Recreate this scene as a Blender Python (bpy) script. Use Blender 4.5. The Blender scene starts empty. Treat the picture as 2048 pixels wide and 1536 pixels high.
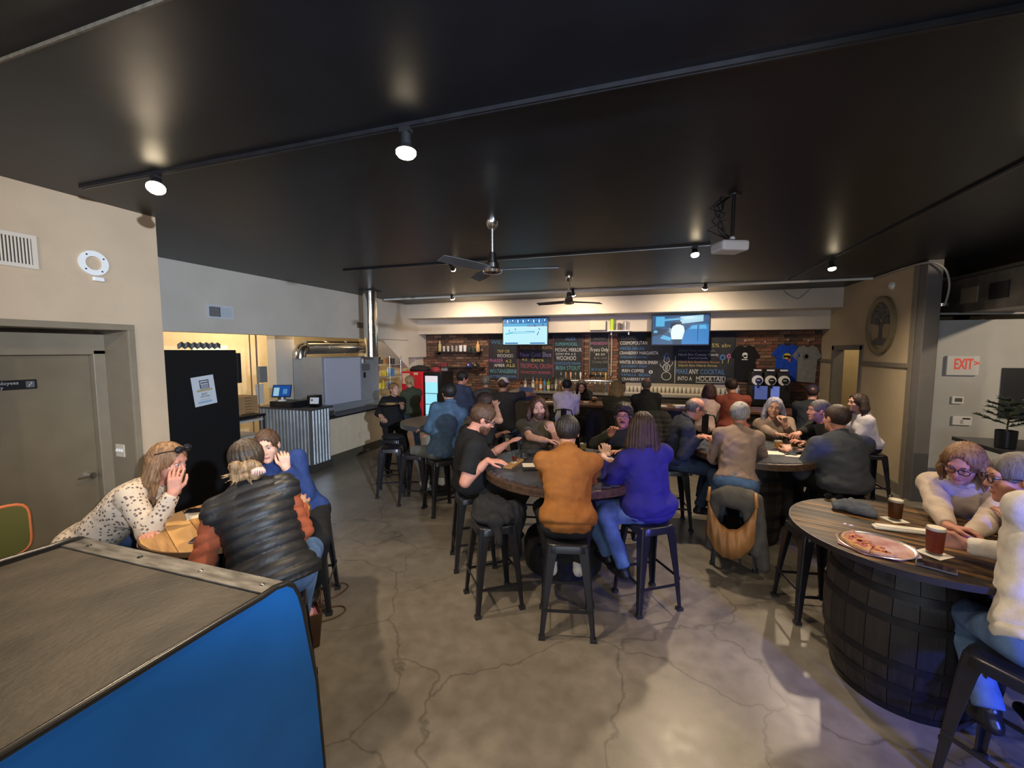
import bpy, bmesh, math, random
import numpy as np
from mathutils import Vector, Matrix, Euler
random.seed(7); np.random.seed(7)
SC = bpy.context.scene
COL = SC.collection
R_ = math.radians
PI = math.pi
# ------------------------------------------------------------------ camera
FPX = 840.0; CAMH = 2.1
PITCH = math.atan(68 / FPX)
YAW = math.atan(276 / (FPX / math.cos(PITCH)))
FW = np.array([-math.sin(YAW) * math.cos(PITCH), math.cos(YAW) * math.cos(PITCH), -math.sin(PITCH)])
RT = np.array([math.cos(YAW), math.sin(YAW), 0.0])
UPV = np.cross(RT, FW)
CAM = np.array([0, 0, CAMH])
def ray(x, y):
    return FW + RT * (x - 1024) / FPX + UPV * (768 - y) / FPX
def at(x, y, dep): return CAM + ray(x, y) * dep
def onz(x, y, z): d = ray(x, y); return CAM + d * ((z - CAMH) / d[2])
def onx(x, y, X): d = ray(x, y); return CAM + d * (X / d[0])
def ony(x, y, Y): d = ray(x, y); return CAM + d * (Y / d[1])
def proj(P):
    v = np.array(P) - CAM; k = v @ FW
    return 1024 + FPX * (v @ RT) / k, 768 - FPX * (v @ UPV) / k
cd = bpy.data.cameras.new('camera'); cam = bpy.data.objects.new('camera', cd); COL.objects.link(cam)
cd.sensor_width = 36; cd.lens = 36 * FPX / 2048; cd.clip_start = 0.02; cd.clip_end = 100
M = Matrix(((RT[0], UPV[0], -FW[0], 0), (RT[1], UPV[1], -FW[1], 0), (RT[2], UPV[2], -FW[2], CAMH), (0, 0, 0, 1)))
cam.matrix_world = M
SC.camera = cam
SC.view_settings.view_transform = 'Standard'; SC.view_settings.look = 'None'
SC.view_settings.gamma = 1; SC.view_settings.use_curve_mapping = False
SC.view_settings.exposure = -0.08
# ------------------------------------------------------------------ world
w = bpy.data.worlds.new('world'); SC.world = w; w.use_nodes = True
w.node_tree.nodes['Background'].inputs[0].default_value = (0.55, 0.65, 0.9, 1)
w.node_tree.nodes['Background'].inputs[1].default_value = 0.05
def area(name, loc, target, size, power, col, sy=None):
    l = bpy.data.lights.new(name, 'AREA'); l.energy = power; l.color = col; l.size = size
    if sy: l.shape = 'RECTANGLE'; l.size_y = sy
    o = bpy.data.objects.new(name, l); COL.objects.link(o); o.location = loc
    o.rotation_euler = (Vector(target) - Vector(loc)).to_track_quat('-Z', 'Y').to_euler()
    return o
# daylight of a blue dusk through the shop windows behind the camera, and the violet glow of the game corner
area('window_light', (1.0, -3.1, 1.7), (-1.0, 5.0, 1.3), 3.6, 120, (0.74, 0.84, 1.0), 1.9)
area('window_light_side', (-2.6, -3.1, 1.7), (-3.5, 5.0, 1.5), 1.8, 45, (0.74, 0.84, 1.0), 1.9)
def spot_at(name, loc, target, power, col, size, blend=.7, rad=.1):
    l = bpy.data.lights.new(name, 'SPOT'); l.energy = power; l.color = col; l.spot_size = R_(size); l.spot_blend = blend; l.shadow_soft_size = rad
    o = bpy.data.objects.new(name, l); COL.objects.link(o); o.location = loc
    o.rotation_euler = (Vector(target) - Vector(loc)).to_track_quat('-Z', 'Y').to_euler()
    return o
spot_at('blue_glow_light', (2.7, 0.3, 1.35), (1.75, 2.6, 0.85), 620, (0.08, 0.14, 1.0), 56)
spot_at('magenta_glow_light', (2.6, -0.4, 1.9), (-0.7, 4.3, 1.35), 170, (0.85, 0.16, 0.9), 26)
# ------------------------------------------------------------------ materials
MATS = {}
def mat(name, col, rough=.6, metal=0., var=0., vscale=8., bump=0., bscale=60., emit=None, es=1., trans=0., alpha=1., col2=None, stretch=None, coat=0., spec=.5, detail=4., ior=1.45, ramp=(.32, .68)):
    if name in MATS: return MATS[name]
    m = bpy.data.materials.new(name); m.use_nodes = True; MATS[name] = m
    nt = m.node_tree; b = nt.nodes['Principled BSDF']
    c = (*col, 1)
    b.inputs['Base Color'].default_value = c; b.inputs['Roughness'].default_value = rough
    b.inputs['Metallic'].default_value = metal; b.inputs['Specular IOR Level'].default_value = spec
    b.inputs['IOR'].default_value = ior
    if trans: b.inputs['Transmission Weight'].default_value = trans
    if alpha < 1: b.inputs['Alpha'].default_value = alpha
    if coat: b.inputs['Coat Weight'].default_value = coat
    if emit: b.inputs['Emission Color'].default_value = (*emit, 1); b.inputs['Emission Strength'].default_value = es
    if var or col2 or bump:
        tc = nt.nodes.new('ShaderNodeTexCoord'); src = tc.outputs['Object']
        if stretch:
            mp = nt.nodes.new('ShaderNodeMapping'); mp.inputs['Scale'].default_value = stretch
            nt.links.new(src, mp.inputs[0]); src = mp.outputs[0]
    if var or col2:
        n = nt.nodes.new('ShaderNodeTexNoise'); n.inputs['Scale'].default_value = vscale; n.inputs['Detail'].default_value = detail
        nt.links.new(src, n.inputs['Vector'])
        r = nt.nodes.new('ShaderNodeValToRGB'); e = r.color_ramp.elements
        c2 = col2 if col2 else tuple(min(1, x * (1 + var)) for x in col)
        c1 = col if col2 else tuple(x * (1 - var) for x in col)
        e[0].position = ramp[0]; e[0].color = (*c1, 1); e[1].position = ramp[1]; e[1].color = (*c2, 1)
        nt.links.new(n.outputs['Fac'], r.inputs[0]); nt.links.new(r.outputs[0], b.inputs['Base Color'])
    if bump:
        n2 = nt.nodes.new('ShaderNodeTexNoise'); n2.inputs['Scale'].default_value = bscale; n2.inputs['Detail'].default_value = 3
        nt.links.new(src, n2.inputs['Vector'])
        bp = nt.nodes.new('ShaderNodeBump'); bp.inputs['Strength'].default_value = bump; bp.inputs['Distance'].default_value = .01
        nt.links.new(n2.outputs['Fac'], bp.inputs['Height']); nt.links.new(bp.outputs[0], b.inputs['Normal'])
    return m
def nodes_of(m): return m.node_tree, m.node_tree.nodes['Principled BSDF']
# ------------------------------------------------------------------ mesh builder
class MB:
    def __init__(s): s.v = []; s.f = []; s.m = []; s.mi = 0
    def add(s, vs, fs):
        o = len(s.v); s.v += [tuple(map(float, v)) for v in vs]; s.f += [tuple(i + o for i in f) for f in fs]; s.m += [s.mi] * len(fs); return s
    def box(s, c, sz, rot=None):
        x, y, z = [k / 2 for k in sz]
        vs = [Vector((a * x, b * y, d * z)) for d in (-1, 1) for b in (-1, 1) for a in (-1, 1)]
        if rot is not None:
            Mx = rot if isinstance(rot, Matrix) else Euler(rot).to_matrix()
            vs = [Mx @ v for v in vs]
        vs = [v + Vector(c) for v in vs]
        return s.add(vs, [(0, 2, 3, 1), (4, 5, 7, 6), (0, 1, 5, 4), (2, 6, 7, 3), (0, 4, 6, 2), (1, 3, 7, 5)])
    def bb(s, lo, hi): return s.box([(a + b) / 2 for a, b in zip(lo, hi)], [abs(b - a) for a, b in zip(lo, hi)])
    def cone(s, p0, p1, r0, r1=None, n=16, cap=True):
        if r1 is None: r1 = r0
        p0 = Vector(p0); p1 = Vector(p1); d = (p1 - p0).normalized()
        a = d.orthogonal().normalized(); b = d.cross(a)
        vs = []
        for p, r in ((p0, r0), (p1, r1)):
            for i in range(n):
                t = 2 * PI * i / n; vs.append(p + (a * math.cos(t) + b * math.sin(t)) * r)
        fs = [(i, (i + 1) % n, n + (i + 1) % n, n + i) for i in range(n)]
        if cap: fs += [tuple(range(n))[::-1], tuple(range(n, 2 * n))]
        return s.add(vs, fs)
    def lathe(s, prof, n=24, c=(0, 0, 0), sx=1., sy=1.):
        vs = []; k = len(prof)
        for i in range(n):
            t = 2 * PI * i / n
            for r, z in prof: vs.append((c[0] + r * math.cos(t) * sx, c[1] + r * math.sin(t) * sy, c[2] + z))
        fs = []
        for i in range(n):
            j = (i + 1) % n
            for q in range(k - 1): fs.append((i * k + q, j * k + q, j * k + q + 1, i * k + q + 1))
        if prof[0][0] > 1e-6: fs.append(tuple(i * k for i in range(n))[::-1])
        if prof[-1][0] > 1e-6: fs.append(tuple(i * k + k - 1 for i in range(n)))
        return s.add(vs, fs)
    def tube(s, pts, r, n=8, closed=False):
        pts = [Vector(p) for p in pts]; k = len(pts); rs = r if isinstance(r, (list, tuple)) else [r] * k
        vs = []; prev = None
        for i, p in enumerate(pts):
            if closed: d = pts[(i + 1) % k] - pts[i - 1]
            else: d = pts[min(i + 1, k - 1)] - pts[max(i - 1, 0)]
            d.normalize()
            a = d.orthogonal().normalized() if prev is None else (prev - d * prev.dot(d)).normalized()
            prev = a; b = d.cross(a)
            for q in range(n):
                t = 2 * PI * q / n; vs.append(p + (a * math.cos(t) + b * math.sin(t)) * rs[i])
        fs = []
        for i in range(k if closed else k - 1):
            j = (i + 1) % k
            for q in range(n): fs.append((i * n + q, i * n + (q + 1) % n, j * n + (q + 1) % n, j * n + q))
        if not closed: fs += [tuple(range(n))[::-1], tuple(range((k - 1) * n, k * n))]
        return s.add(vs, fs)
    def prism(s, poly, z0, z1, f=None):
        n = len(poly)
        vs = [(x, y, z0) for x, y in poly] + [(x, y, z1) for x, y in poly]
        if f: vs = [f(*v) for v in vs]
        return s.add(vs, [tuple(range(n))[::-1], tuple(range(n, 2 * n))] + [(i, (i + 1) % n, n + (i + 1) % n, n + i) for i in range(n)])
    def ball(s, c, r, n=12, m=8):
        if not isinstance(r, (tuple, list)): r = (r, r, r)
        vs = [(c[0], c[1], c[2] - r[2])]
        for j in range(1, m):
            ph = -PI / 2 + PI * j / m
            for i in range(n):
                t = 2 * PI * i / n
                vs.append((c[0] + r[0] * math.cos(ph) * math.cos(t), c[1] + r[1] * math.cos(ph) * math.sin(t), c[2] + r[2] * math.sin(ph)))
        vs.append((c[0], c[1], c[2] + r[2])); e = len(vs) - 1; fs = []
        for i in range(n):
            fs.append((0, 1 + (i + 1) % n, 1 + i)); fs.append((e, e - n + i, e - n + (i + 1) % n))
            for j in range(m - 2):
                a = 1 + j * n; fs.append((a + i, a + (i + 1) % n, a + n + (i + 1) % n, a + n + i))
        return s.add(vs, fs)
    def mesh(s, name, mats):
        me = bpy.data.meshes.new(name); me.from_pydata(s.v, [], s.f)
        for m in (mats if isinstance(mats, (list, tuple)) else [mats]): me.materials.append(m)
        if any(s.m): me.polygons.foreach_set('material_index', s.m)
        return me
    def build(s, name, mats, parent=None, loc=None, smooth=None, bevel=0., rot=None):
        me = s.mesh(name, mats)
        if smooth is not None:
            me.shade_smooth() if smooth >= 180 else None
            if smooth < 180:
                me.shade_smooth()
                try: me.set_sharp_from_angle(angle=R_(smooth))
                except Exception: pass
        o = bpy.data.objects.new(name, me); COL.objects.link(o)
        if parent: o.parent = parent
        if loc is not None: o.location = loc
        if rot is not None: o.rotation_euler = rot
        if bevel:
            b = o.modifiers.new('bevel', 'BEVEL'); b.width = bevel; b.segments = 2; b.limit_method = 'ANGLE'; b.angle_limit = R_(40)
        return o
def thing(name, label, cat, loc=(0, 0, 0), rotz=0., group=None):
    o = bpy.data.objects.new(name, None); COL.objects.link(o); o.empty_display_size = .1
    o.location = loc; o.rotation_euler = (0, 0, rotz)
    return tag(o, label, cat, group)
def tag(o, label, cat, group=None):
    o['label'] = label; o['category'] = cat
    if group: o['group'] = group
    return o
def smoothpts(pts, n=5):
    P = [np.array(p, float) for p in pts]; P = [P[0]] + P + [P[-1]]; out = []
    for i in range(1, len(P) - 2):
        for k in range(n):
            t = k / n; a, b, c, d = P[i - 1:i + 3]; out.append(tuple(.5 * (2 * b + (c - a) * t + (2 * a - 5 * b + 4 * c - d) * t * t + (3 * b - a - 3 * c + d) * t ** 3)))
    return out + [tuple(P[-2])]
def struct(o): o['kind'] = 'structure'; return o
def stuff(o): o['kind'] = 'stuff'; return o
def dup(root, loc, rotz, label=None, group=None, parent=None):
    r = root.copy(); COL.objects.link(r); r.location = loc
    r.rotation_euler = (0, 0, rotz)
    if label: r['label'] = label
    if group: r['group'] = group
    for ch in root.children:
        c = ch.copy(); COL.objects.link(c); c.parent = r
        for g in ch.children:
            d = g.copy(); COL.objects.link(d); d.parent = c
    return r
def text(body, size, loc, m, parent, name='lettering', width=None, rot=(PI / 2, 0, 0), align='LEFT', ext=.0008, track=1.0, bold=0.):
    cu = bpy.data.curves.new(name, 'FONT'); cu.body = body; cu.size = size; cu.align_x = align; cu.extrude = ext; cu.space_character = track; cu.resolution_u = 2; cu.offset = bold
    t = bpy.data.objects.new(name, cu); COL.objects.link(t)
    dg = bpy.context.evaluated_depsgraph_get()
    me = bpy.data.meshes.new_from_object(t.evaluated_get(dg)); me.name = name
    COL.objects.unlink(t); bpy.data.objects.remove(t); bpy.data.curves.remove(cu)
    if width and len(me.vertices):
        xs = [v.co.x for v in me.vertices]; W = max(xs) - min(xs)
        if W > 0:
            k = width / W
            for v in me.vertices: v.co.x *= k
    me.materials.clear(); me.materials.append(m)
    o = bpy.data.objects.new(name, me); COL.objects.link(o); o.location = loc; o.rotation_euler = rot
    if parent: o.parent = parent
    return o
# ------------------------------------------------------------------ setting
CEIL = 3.3
def floor_mat():
    m = mat('concrete_floor', (.36, .33, .29), .38); nt, b = nodes_of(m); N = nt.nodes; L = nt.links
    tc = N.new('ShaderNodeTexCoord')
    n1 = N.new('ShaderNodeTexNoise'); n1.inputs['Scale'].default_value = .7; n1.inputs['Detail'].default_value = 6; n1.inputs['Roughness'].default_value = .65
    L.new(tc.outputs['Object'], n1.inputs['Vector'])
    r1 = N.new('ShaderNodeValToRGB'); e = r1.color_ramp.elements
    e[0].position = .3; e[0].color = (.125, .108, .086, 1); e[1].position = .72; e[1].color = (.255, .228, .190, 1)
    L.new(n1.outputs['Fac'], r1.inputs[0])
    n2 = N.new('ShaderNodeTexNoise'); n2.inputs['Scale'].default_value = 9; n2.inputs['Detail'].default_value = 8; L.new(tc.outputs['Object'], n2.inputs['Vector'])
    mx = N.new('ShaderNodeMix'); mx.data_type = 'RGBA'; mx.blend_type = 'OVERLAY'; mx.inputs[0].default_value = .35
    L.new(r1.outputs[0], mx.inputs[6]); L.new(n2.outputs['Fac'], mx.inputs[7])
    # cracks: distorted voronoi cell edges
    n3 = N.new('ShaderNodeTexNoise'); n3.inputs['Scale'].default_value = 2.2; n3.inputs['Detail'].default_value = 5; L.new(tc.outputs['Object'], n3.inputs['Vector'])
    sc = N.new('ShaderNodeVectorMath'); sc.operation = 'SCALE'; sc.inputs[3].default_value = .5; L.new(n3.outputs['Color'], sc.inputs[0])
    ad = N.new('ShaderNodeVectorMath'); ad.operation = 'ADD'; L.new(tc.outputs['Object'], ad.inputs[0]); L.new(sc.outputs[0], ad.inputs[1])
    vo = N.new('ShaderNodeTexVoronoi'); vo.feature = 'DISTANCE_TO_EDGE'; vo.inputs['Scale'].default_value = .95; L.new(ad.outputs[0], vo.inputs['Vector'])
    r2 = N.new('ShaderNodeValToRGB'); e = r2.color_ramp.elements; e[0].position = .0; e[0].color = (.0, .0, .0, 1); e[1].position = .011; e[1].color = (1, 1, 1, 1)
    L.new(vo.outputs['Distance'], r2.inputs[0])
    mm = N.new('ShaderNodeMix'); mm.data_type = 'RGBA'; mm.blend_type = 'MULTIPLY'; mm.inputs[0].default_value = .38
    L.new(mx.outputs[2], mm.inputs[6]); L.new(r2.outputs[0], mm.inputs[7]); L.new(mm.outputs[2], b.inputs['Base Color'])
    r3 = N.new('ShaderNodeMapRange'); r3.inputs[3].default_value = .22; r3.inputs[4].default_value = .5; L.new(n2.outputs['Fac'], r3.inputs[0]); L.new(r3.outputs[0], b.inputs['Roughness'])
    return m
WALL = mat('wall_paint_beige', (.50, .375, .25), .55, var=.05, vscale=3, bump=.06, bscale=90)
WALLK = mat('wall_paint_pale', (.60, .54, .46), .55, var=.05, vscale=2, bump=.05, bscale=90)
WALLR = mat('wall_paint_tan', (.46, .375, .25), .6, var=.06, vscale=3)
GREY = mat('wall_paint_grey', (.46, .46, .44), .55, var=.04, vscale=3, bump=.05, bscale=80)
TRIM = mat('trim_taupe', (.17, .15, .12), .5, var=.06)
PILL = mat('pillar_taupe_grey', (.115, .11, .105), .55, var=.05)
OLIVE = mat('door_olive_paint', (.17, .135, .085), .38, var=.08, vscale=4, bump=.04, bscale=40)
FRAME = mat('frame_olive_paint', (.21, .17, .115), .45, var=.05)
CEILM = mat('ceiling_black_paint', (.0085, .0105, .016), .40, var=.3, vscale=2.5, bump=.12, bscale=6, detail=7, spec=.38)
CEIL2 = mat('ceiling_dark_board', (.010, .010, .011), .6, var=.2)
WHITE = mat('white_plastic', (.75, .75, .72), .4)
BLACK = mat('black_metal', (.012, .012, .014), .32, metal=.0, var=.2, vscale=10)
STEEL = mat('brushed_steel', (.62, .60, .56), .22, metal=1.)
GALV = mat('galvanised_duct', (.72, .70, .66), .16, metal=1., bump=.25, bscale=9)
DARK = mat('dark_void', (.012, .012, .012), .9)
def S(name, m, *boxes, bevel=0):
    b = MB()
    for lo, hi in boxes: b.bb(lo, hi)
    return struct(b.build(name, m, bevel=bevel))
fl = S('floor', floor_mat(), ((-9, -3.5, -.2), (7, 13, 0)))
S('ceiling', CEILM, ((-9, 1.10, CEIL), (7, 13, CEIL + .2)))
S('ceiling_near', CEIL2, ((-9, -3.5, CEIL + .012), (7, 1.10, CEIL + .25)))
S('trim_1', mat('raw_board_edge', (.12, .10, .07), .8, var=.3, vscale=30), ((-4.3, 1.096, CEIL - .003), (7, 1.104, CEIL + .02)))
# left wall with the recessed staff door
DH = 2.29; DY0 = 1.30; DY1 = 2.46; LX = -4.3
wl = S('wall_left', WALL, ((LX - .45, -3.5, 0), (LX, DY0, CEIL)), ((LX - .45, DY1, 0), (LX, 2.72, CEIL)), ((LX - .45, DY0, DH), (LX, DY1, CEIL)), ((-6.3, 2.42, 0), (LX - .45, 2.72, CEIL)))
S('trim_2', FRAME, ((LX - .45, DY1 - .022, 0), (LX, DY1, DH - .022)), ((LX - .45, DY0, 0), (LX, DY0 + .022, DH - .022)), ((LX - .45, DY0, DH - .022), (LX, DY1, DH)),
  ((LX, DY1 - .022, 0), (LX + .014, DY1 + .028, DH - .022)), ((LX, DY0 - .028, 0), (LX + .014, DY0 + .022, DH - .022)), ((LX, DY0 - .028, DH - .022), (LX + .014, DY1 + .028, DH + .028)), bevel=.003)
d = struct(bpy.data.objects.new('door_1', None)); COL.objects.link(d); d.location = (LX - .4, DY0 + .05, 0)
b = MB().bb((-.02, .03, .01), (.03, 1.0, 2.06)); b.build('door_leaf', OLIVE, d, bevel=.004)
b = MB(); b.bb((-.03, 0, 0), (.09, .03, 2.1)); b.bb((-.03, 1.0, 0), (.09, 1.09, 2.1)); b.bb((-.03, 0, 2.06), (.09, 1.09, 2.24)); b.bb((-.04, 1.0, 0), (.03, 1.12, 2.24)); b.build('door_frame', FRAME, d, bevel=.006)
b = MB(); b.cone((.03, .94, 1.0), (.08, .94, 1.0), .028); b.cone((.07, .94, 1.0), (.07, .84, 1.0), .01); b.build('door_handle', STEEL, d, smooth=40)
# kitchen side: soffit, post, back wall
KX = -6.08
S('wall_kitchen', WALLK, ((KX - .2, 2.72, 2.35), (KX, 9.75, CEIL)))
S('wall_kitchen_end', WALLK, ((KX - .2, 9.75, 1.9), (KX, 10.9, CEIL)), ((KX - .35, 10.3, 0), (KX - .1, 10.9, 2.6)))
S('wall_kitchen_post', WALLK, ((KX - .82, 6.15, 0), (KX - .62, 6.60, CEIL)))
S('wall_kitchen_back', mat('kitchen_yellow_paint', (.62, .50, .32), .6, var=.05), ((-8.6, 2.4, 0), (-8.4, 11, CEIL)), ((-8.4, 10.7, 0), (-6.4, 10.9, CEIL)))
b = MB(); b.prism([(8.6, 2.36), (9.75, 2.36), (9.75, 1.62)], KX - .5, KX + .0, lambda a, z, x: (x, a, z)); struct(b.build('wall_stair_soffit', WALLK))
# back wall: mortar face, bricks, beams
BY = 10.70
wb = S('wall_back', mat('mortar', (.075, .055, .042), .9, var=.2, vscale=20), ((-6.45, BY, 0), (3.55, BY + .25, CEIL)))
S('trim_3', WALLK, ((-6.3, 9.72, 2.92), (3.5, BY, CEIL)), bevel=.004)
S('trim_4', WALLK, ((-6.2, 10.28, 2.53), (3.5, BY, 2.92)), bevel=.004)
BR = [mat('brick_%s' % n, c, .85, var=.25, vscale=14, bump=.5, bscale=50) for n, c in (('red', (.16, .062, .04)), ('brown', (.13, .072, .045)), ('dark', (.075, .045, .032)), ('tan', (.22, .125, .075)), ('rust', (.19, .085, .05)))]
def exposed(x, z):
    if z < .95 or z > 2.53: return False
    return x > 1.96 or -1.66 < x < -1.40 or -1.02 < x < -.66 or -6.3 < x < -4.1 or (z < 1.36 and x < -2.4) 
rb = random.Random(3); spots = []
rows = int((2.53 - .95) / .0745)
for r in range(rows):
    z = .95 + .0745 * (r + .5); off = .115 if r % 2 else 0
    x = -6.4 + off
    while x < 3.5:
        if exposed(x, z): spots.append((x, z))
        x += .23
spots.sort(key=lambda q: -q[0])
bm_ = MB().bb((-.109, -.016, -.0315), (.109, .01, .0315))
bmesh_ = [bm_.mesh('brick', m) for m in BR]
rest = [MB() for _ in BR]
for i, (x, z) in enumerate(spots):
    k = rb.choices(range(5), (3, 3, 2, 1.3, 2) if x > -3 else (.5, 3.4, 4, 1.8, .6))[0]; dy = rb.uniform(-.005, .004)
    if i < 300:
        o = bpy.data.objects.new('brick', bmesh_[k]); COL.objects.link(o); o.parent = wb; o.location = (x, BY + dy, z)
    else: rest[k].box((x, BY + dy - .003, z), (.218, .026, .063))
for k, q in enumerate(rest):
    if q.v: stuff(q.build('brickwork', BR[k], wb))
# right wall with doorway, panels, medallion wall, pillar, exit wall
RX = 3.5; FZ = 2.13
S('wall_right', WALLR, ((RX, 7.42, 0), (RX + .15, 8.86, CEIL)), ((RX, 10.04, 0), (RX + .15, BY, CEIL)), ((RX, 8.86, FZ), (RX + .15, 10.04, CEIL)))
S('trim_5', TRIM, ((RX - .02, 8.80, 0), (RX + .16, 8.90, FZ + .05)), ((RX - .02, 9.98, 0), (RX + .16, 10.08, FZ + .05)), ((RX - .02, 8.80, FZ - .03), (RX + .16, 10.08, FZ + .06)), bevel=.004)
S('trim_6', TRIM, ((RX - .03, 7.42, 1.84), (RX, 8.80, 1.91)), ((RX - .03, 10.08, 1.84), (RX, BY, 1.91)), bevel=.006)
S('baseboard_right', TRIM, ((RX - .02, 7.42, 0), (RX, 8.80, .16)), bevel=.005)
S('wall_pillar', PILL, ((RX, 7.16, 0), (RX + .17, 7.42, CEIL)), bevel=.006)
S('trim_7', TRIM, ((RX - .012, 7.34, 0), (RX + .0, 7.45, CEIL)), bevel=.003)
S('wall_passage', mat('passage_yellow_paint', (.62, .5, .3), .6, var=.04), ((RX + 1.5, 7.6, 0), (RX + 1.6, 11, CEIL)), ((RX + .15, 10.6, 0), (RX + 1.6, 10.8, CEIL)))
S('wall_exit', GREY, ((RX + .17, 7.45, 0), (7, 7.6, 2.51)))
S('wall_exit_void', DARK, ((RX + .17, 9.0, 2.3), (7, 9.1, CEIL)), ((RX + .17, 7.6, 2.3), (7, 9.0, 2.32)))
S('wall_far_right', mat('wall_dark_side', (.12, .11, .10), .7), ((6.6, -3.5, 0), (6.8, 7.45, CEIL)))
S('wall_behind', mat('wall_front_brown', (.22, .19, .16), .7), ((-4.3, -3.5, 0), (6.6, -3.3, .7)), ((-4.3, -3.5, 2.7), (6.6, -3.3, CEIL)), ((-4.3, -3.5, .7), (-3.6, -3.3, 2.7)), ((-1.7, -3.5, .7), (-.9, -3.3, 2.7)), ((2.9, -3.5, .7), (6.6, -3.3, 2.7)))
for k, (x0, x1) in enumerate(((-3.6, -1.7), (-.9, 2.9))):
    wn = struct(MB().bb((x0, -3.43, .7), (x1, -3.41, 2.7)).build('window_%d' % (k + 1), mat('window_glass', (.8, .85, .9), .02, trans=1.)))
    b = MB()
    for a in (x0, x1 - .05, (x0 + x1) / 2): b.bb((a, -3.46, .7), (a + .05, -3.36, 2.7))
    b.bb((x0, -3.46, .7), (x1, -3.36, .75)); b.bb((x0, -3.46, 2.65), (x1, -3.36, 2.7)); b.build('window_frame', BLACK, wn)
# raw joists in the gap over the exit wall
for k in range(5):
    o = MB().bb((3.75 + k * .62, 7.65, 2.40), (3.80 + k * .62, 8.9, 2.54)).build('joist', mat('raw_joist_wood', (.30, .18, .09), .8, var=.3, vscale=6)); struct(o); o.name = 'trim_joist'
# ------------------------------------------------------------------ signed-distance bodies
def nrm(v): v = np.asarray(v, float); return v / (np.linalg.norm(v) + 1e-12)
class Field:
    def __init__(s): s.p = []; s.subs = []; s.cuts = []
    def cap(s, a, b, ra, rb=None, k=.02, flat=False, flat0=False):
        rb = ra if rb is None else rb; a = np.array(a, float); b = np.array(b, float); ab = b - a; L2 = ab @ ab + 1e-12; L = math.sqrt(L2); u = ab / L
        def fn(P):
            q = P - a; t = np.clip(q @ ab / L2, 0, 1); d = np.linalg.norm(q - t[..., None] * ab, axis=-1) - (ra + (rb - ra) * t)
            if flat: d = np.maximum(d, q @ u - L)
            if flat0: d = np.maximum(d, -(q @ u))
            return d
        r = max(ra, rb); s.p.append((fn, np.minimum(a, b) - r, np.maximum(a, b) + r, k)); return s
    def ell(s, c, r, F=None, k=.02, sub=False, clip=None):
        c = np.array(c, float); r = np.array(r, float); F = np.eye(3) if F is None else np.array(F)   # rows: local axes
        def fn(P):
            q = (P - c) @ F.T; k0 = np.linalg.norm(q / r, axis=-1); k1 = np.linalg.norm(q / (r * r), axis=-1) + 1e-9
            dd = k0 * (k0 - 1) / k1
            return dd if clip is None else np.maximum(dd, (P - clip[0]) @ clip[1])
        ext = np.sqrt(((F * r[:, None]) ** 2).sum(0))
        (s.subs if sub else s.p).append((fn, c - ext, c + ext, k)); return s
    def cut(s, p, n): s.cuts.append((np.array(p, float), nrm(n))); return s      # keep the side the normal points away from
    def mesh(s, res):
        lo = np.min([q[1] for q in s.p], 0) - 3 * res; hi = np.max([q[2] for q in s.p], 0) + 3 * res
        n = np.ceil((hi - lo) / res).astype(int) + 1
        ax = [lo[i] + res * np.arange(n[i]) for i in range(3)]
        F = np.full(n, .08, np.float64)
        def sub(l, h, m):
            i0 = np.maximum(np.floor((l - m - lo) / res).astype(int), 0); i1 = np.minimum(np.ceil((h + m - lo) / res).astype(int) + 1, n)
            if (i1 <= i0).any(): return None, None
            sl = tuple(slice(a, b) for a, b in zip(i0, i1))
            P = np.stack(np.meshgrid(*[ax[i][sl[i]] for i in range(3)], indexing='ij'), -1)
            return sl, P
        for fn, l, h, k in s.p:
            sl, P = sub(l, h, k + 2 * res)
            if sl is None: continue
            d = fn(P); f = F[sl]; hh = np.maximum(k - np.abs(f - d), 0) / k
            F[sl] = np.minimum(f, d) - hh * hh * k * .25
        for fn, l, h, k in s.subs:
            sl, P = sub(l, h, k + 2 * res)
            if sl is None: continue
            d = -fn(P); f = F[sl]; hh = np.maximum(k - np.abs(f - d), 0) / k
            F[sl] = np.maximum(f, d) + hh * hh * k * .25
        if s.cuts:
            P = np.stack(np.meshgrid(*ax, indexing='ij'), -1)
            for p, nn in s.cuts: F = np.maximum(F, (P - p) @ nn)
        return nets(F, lo, res)
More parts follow.
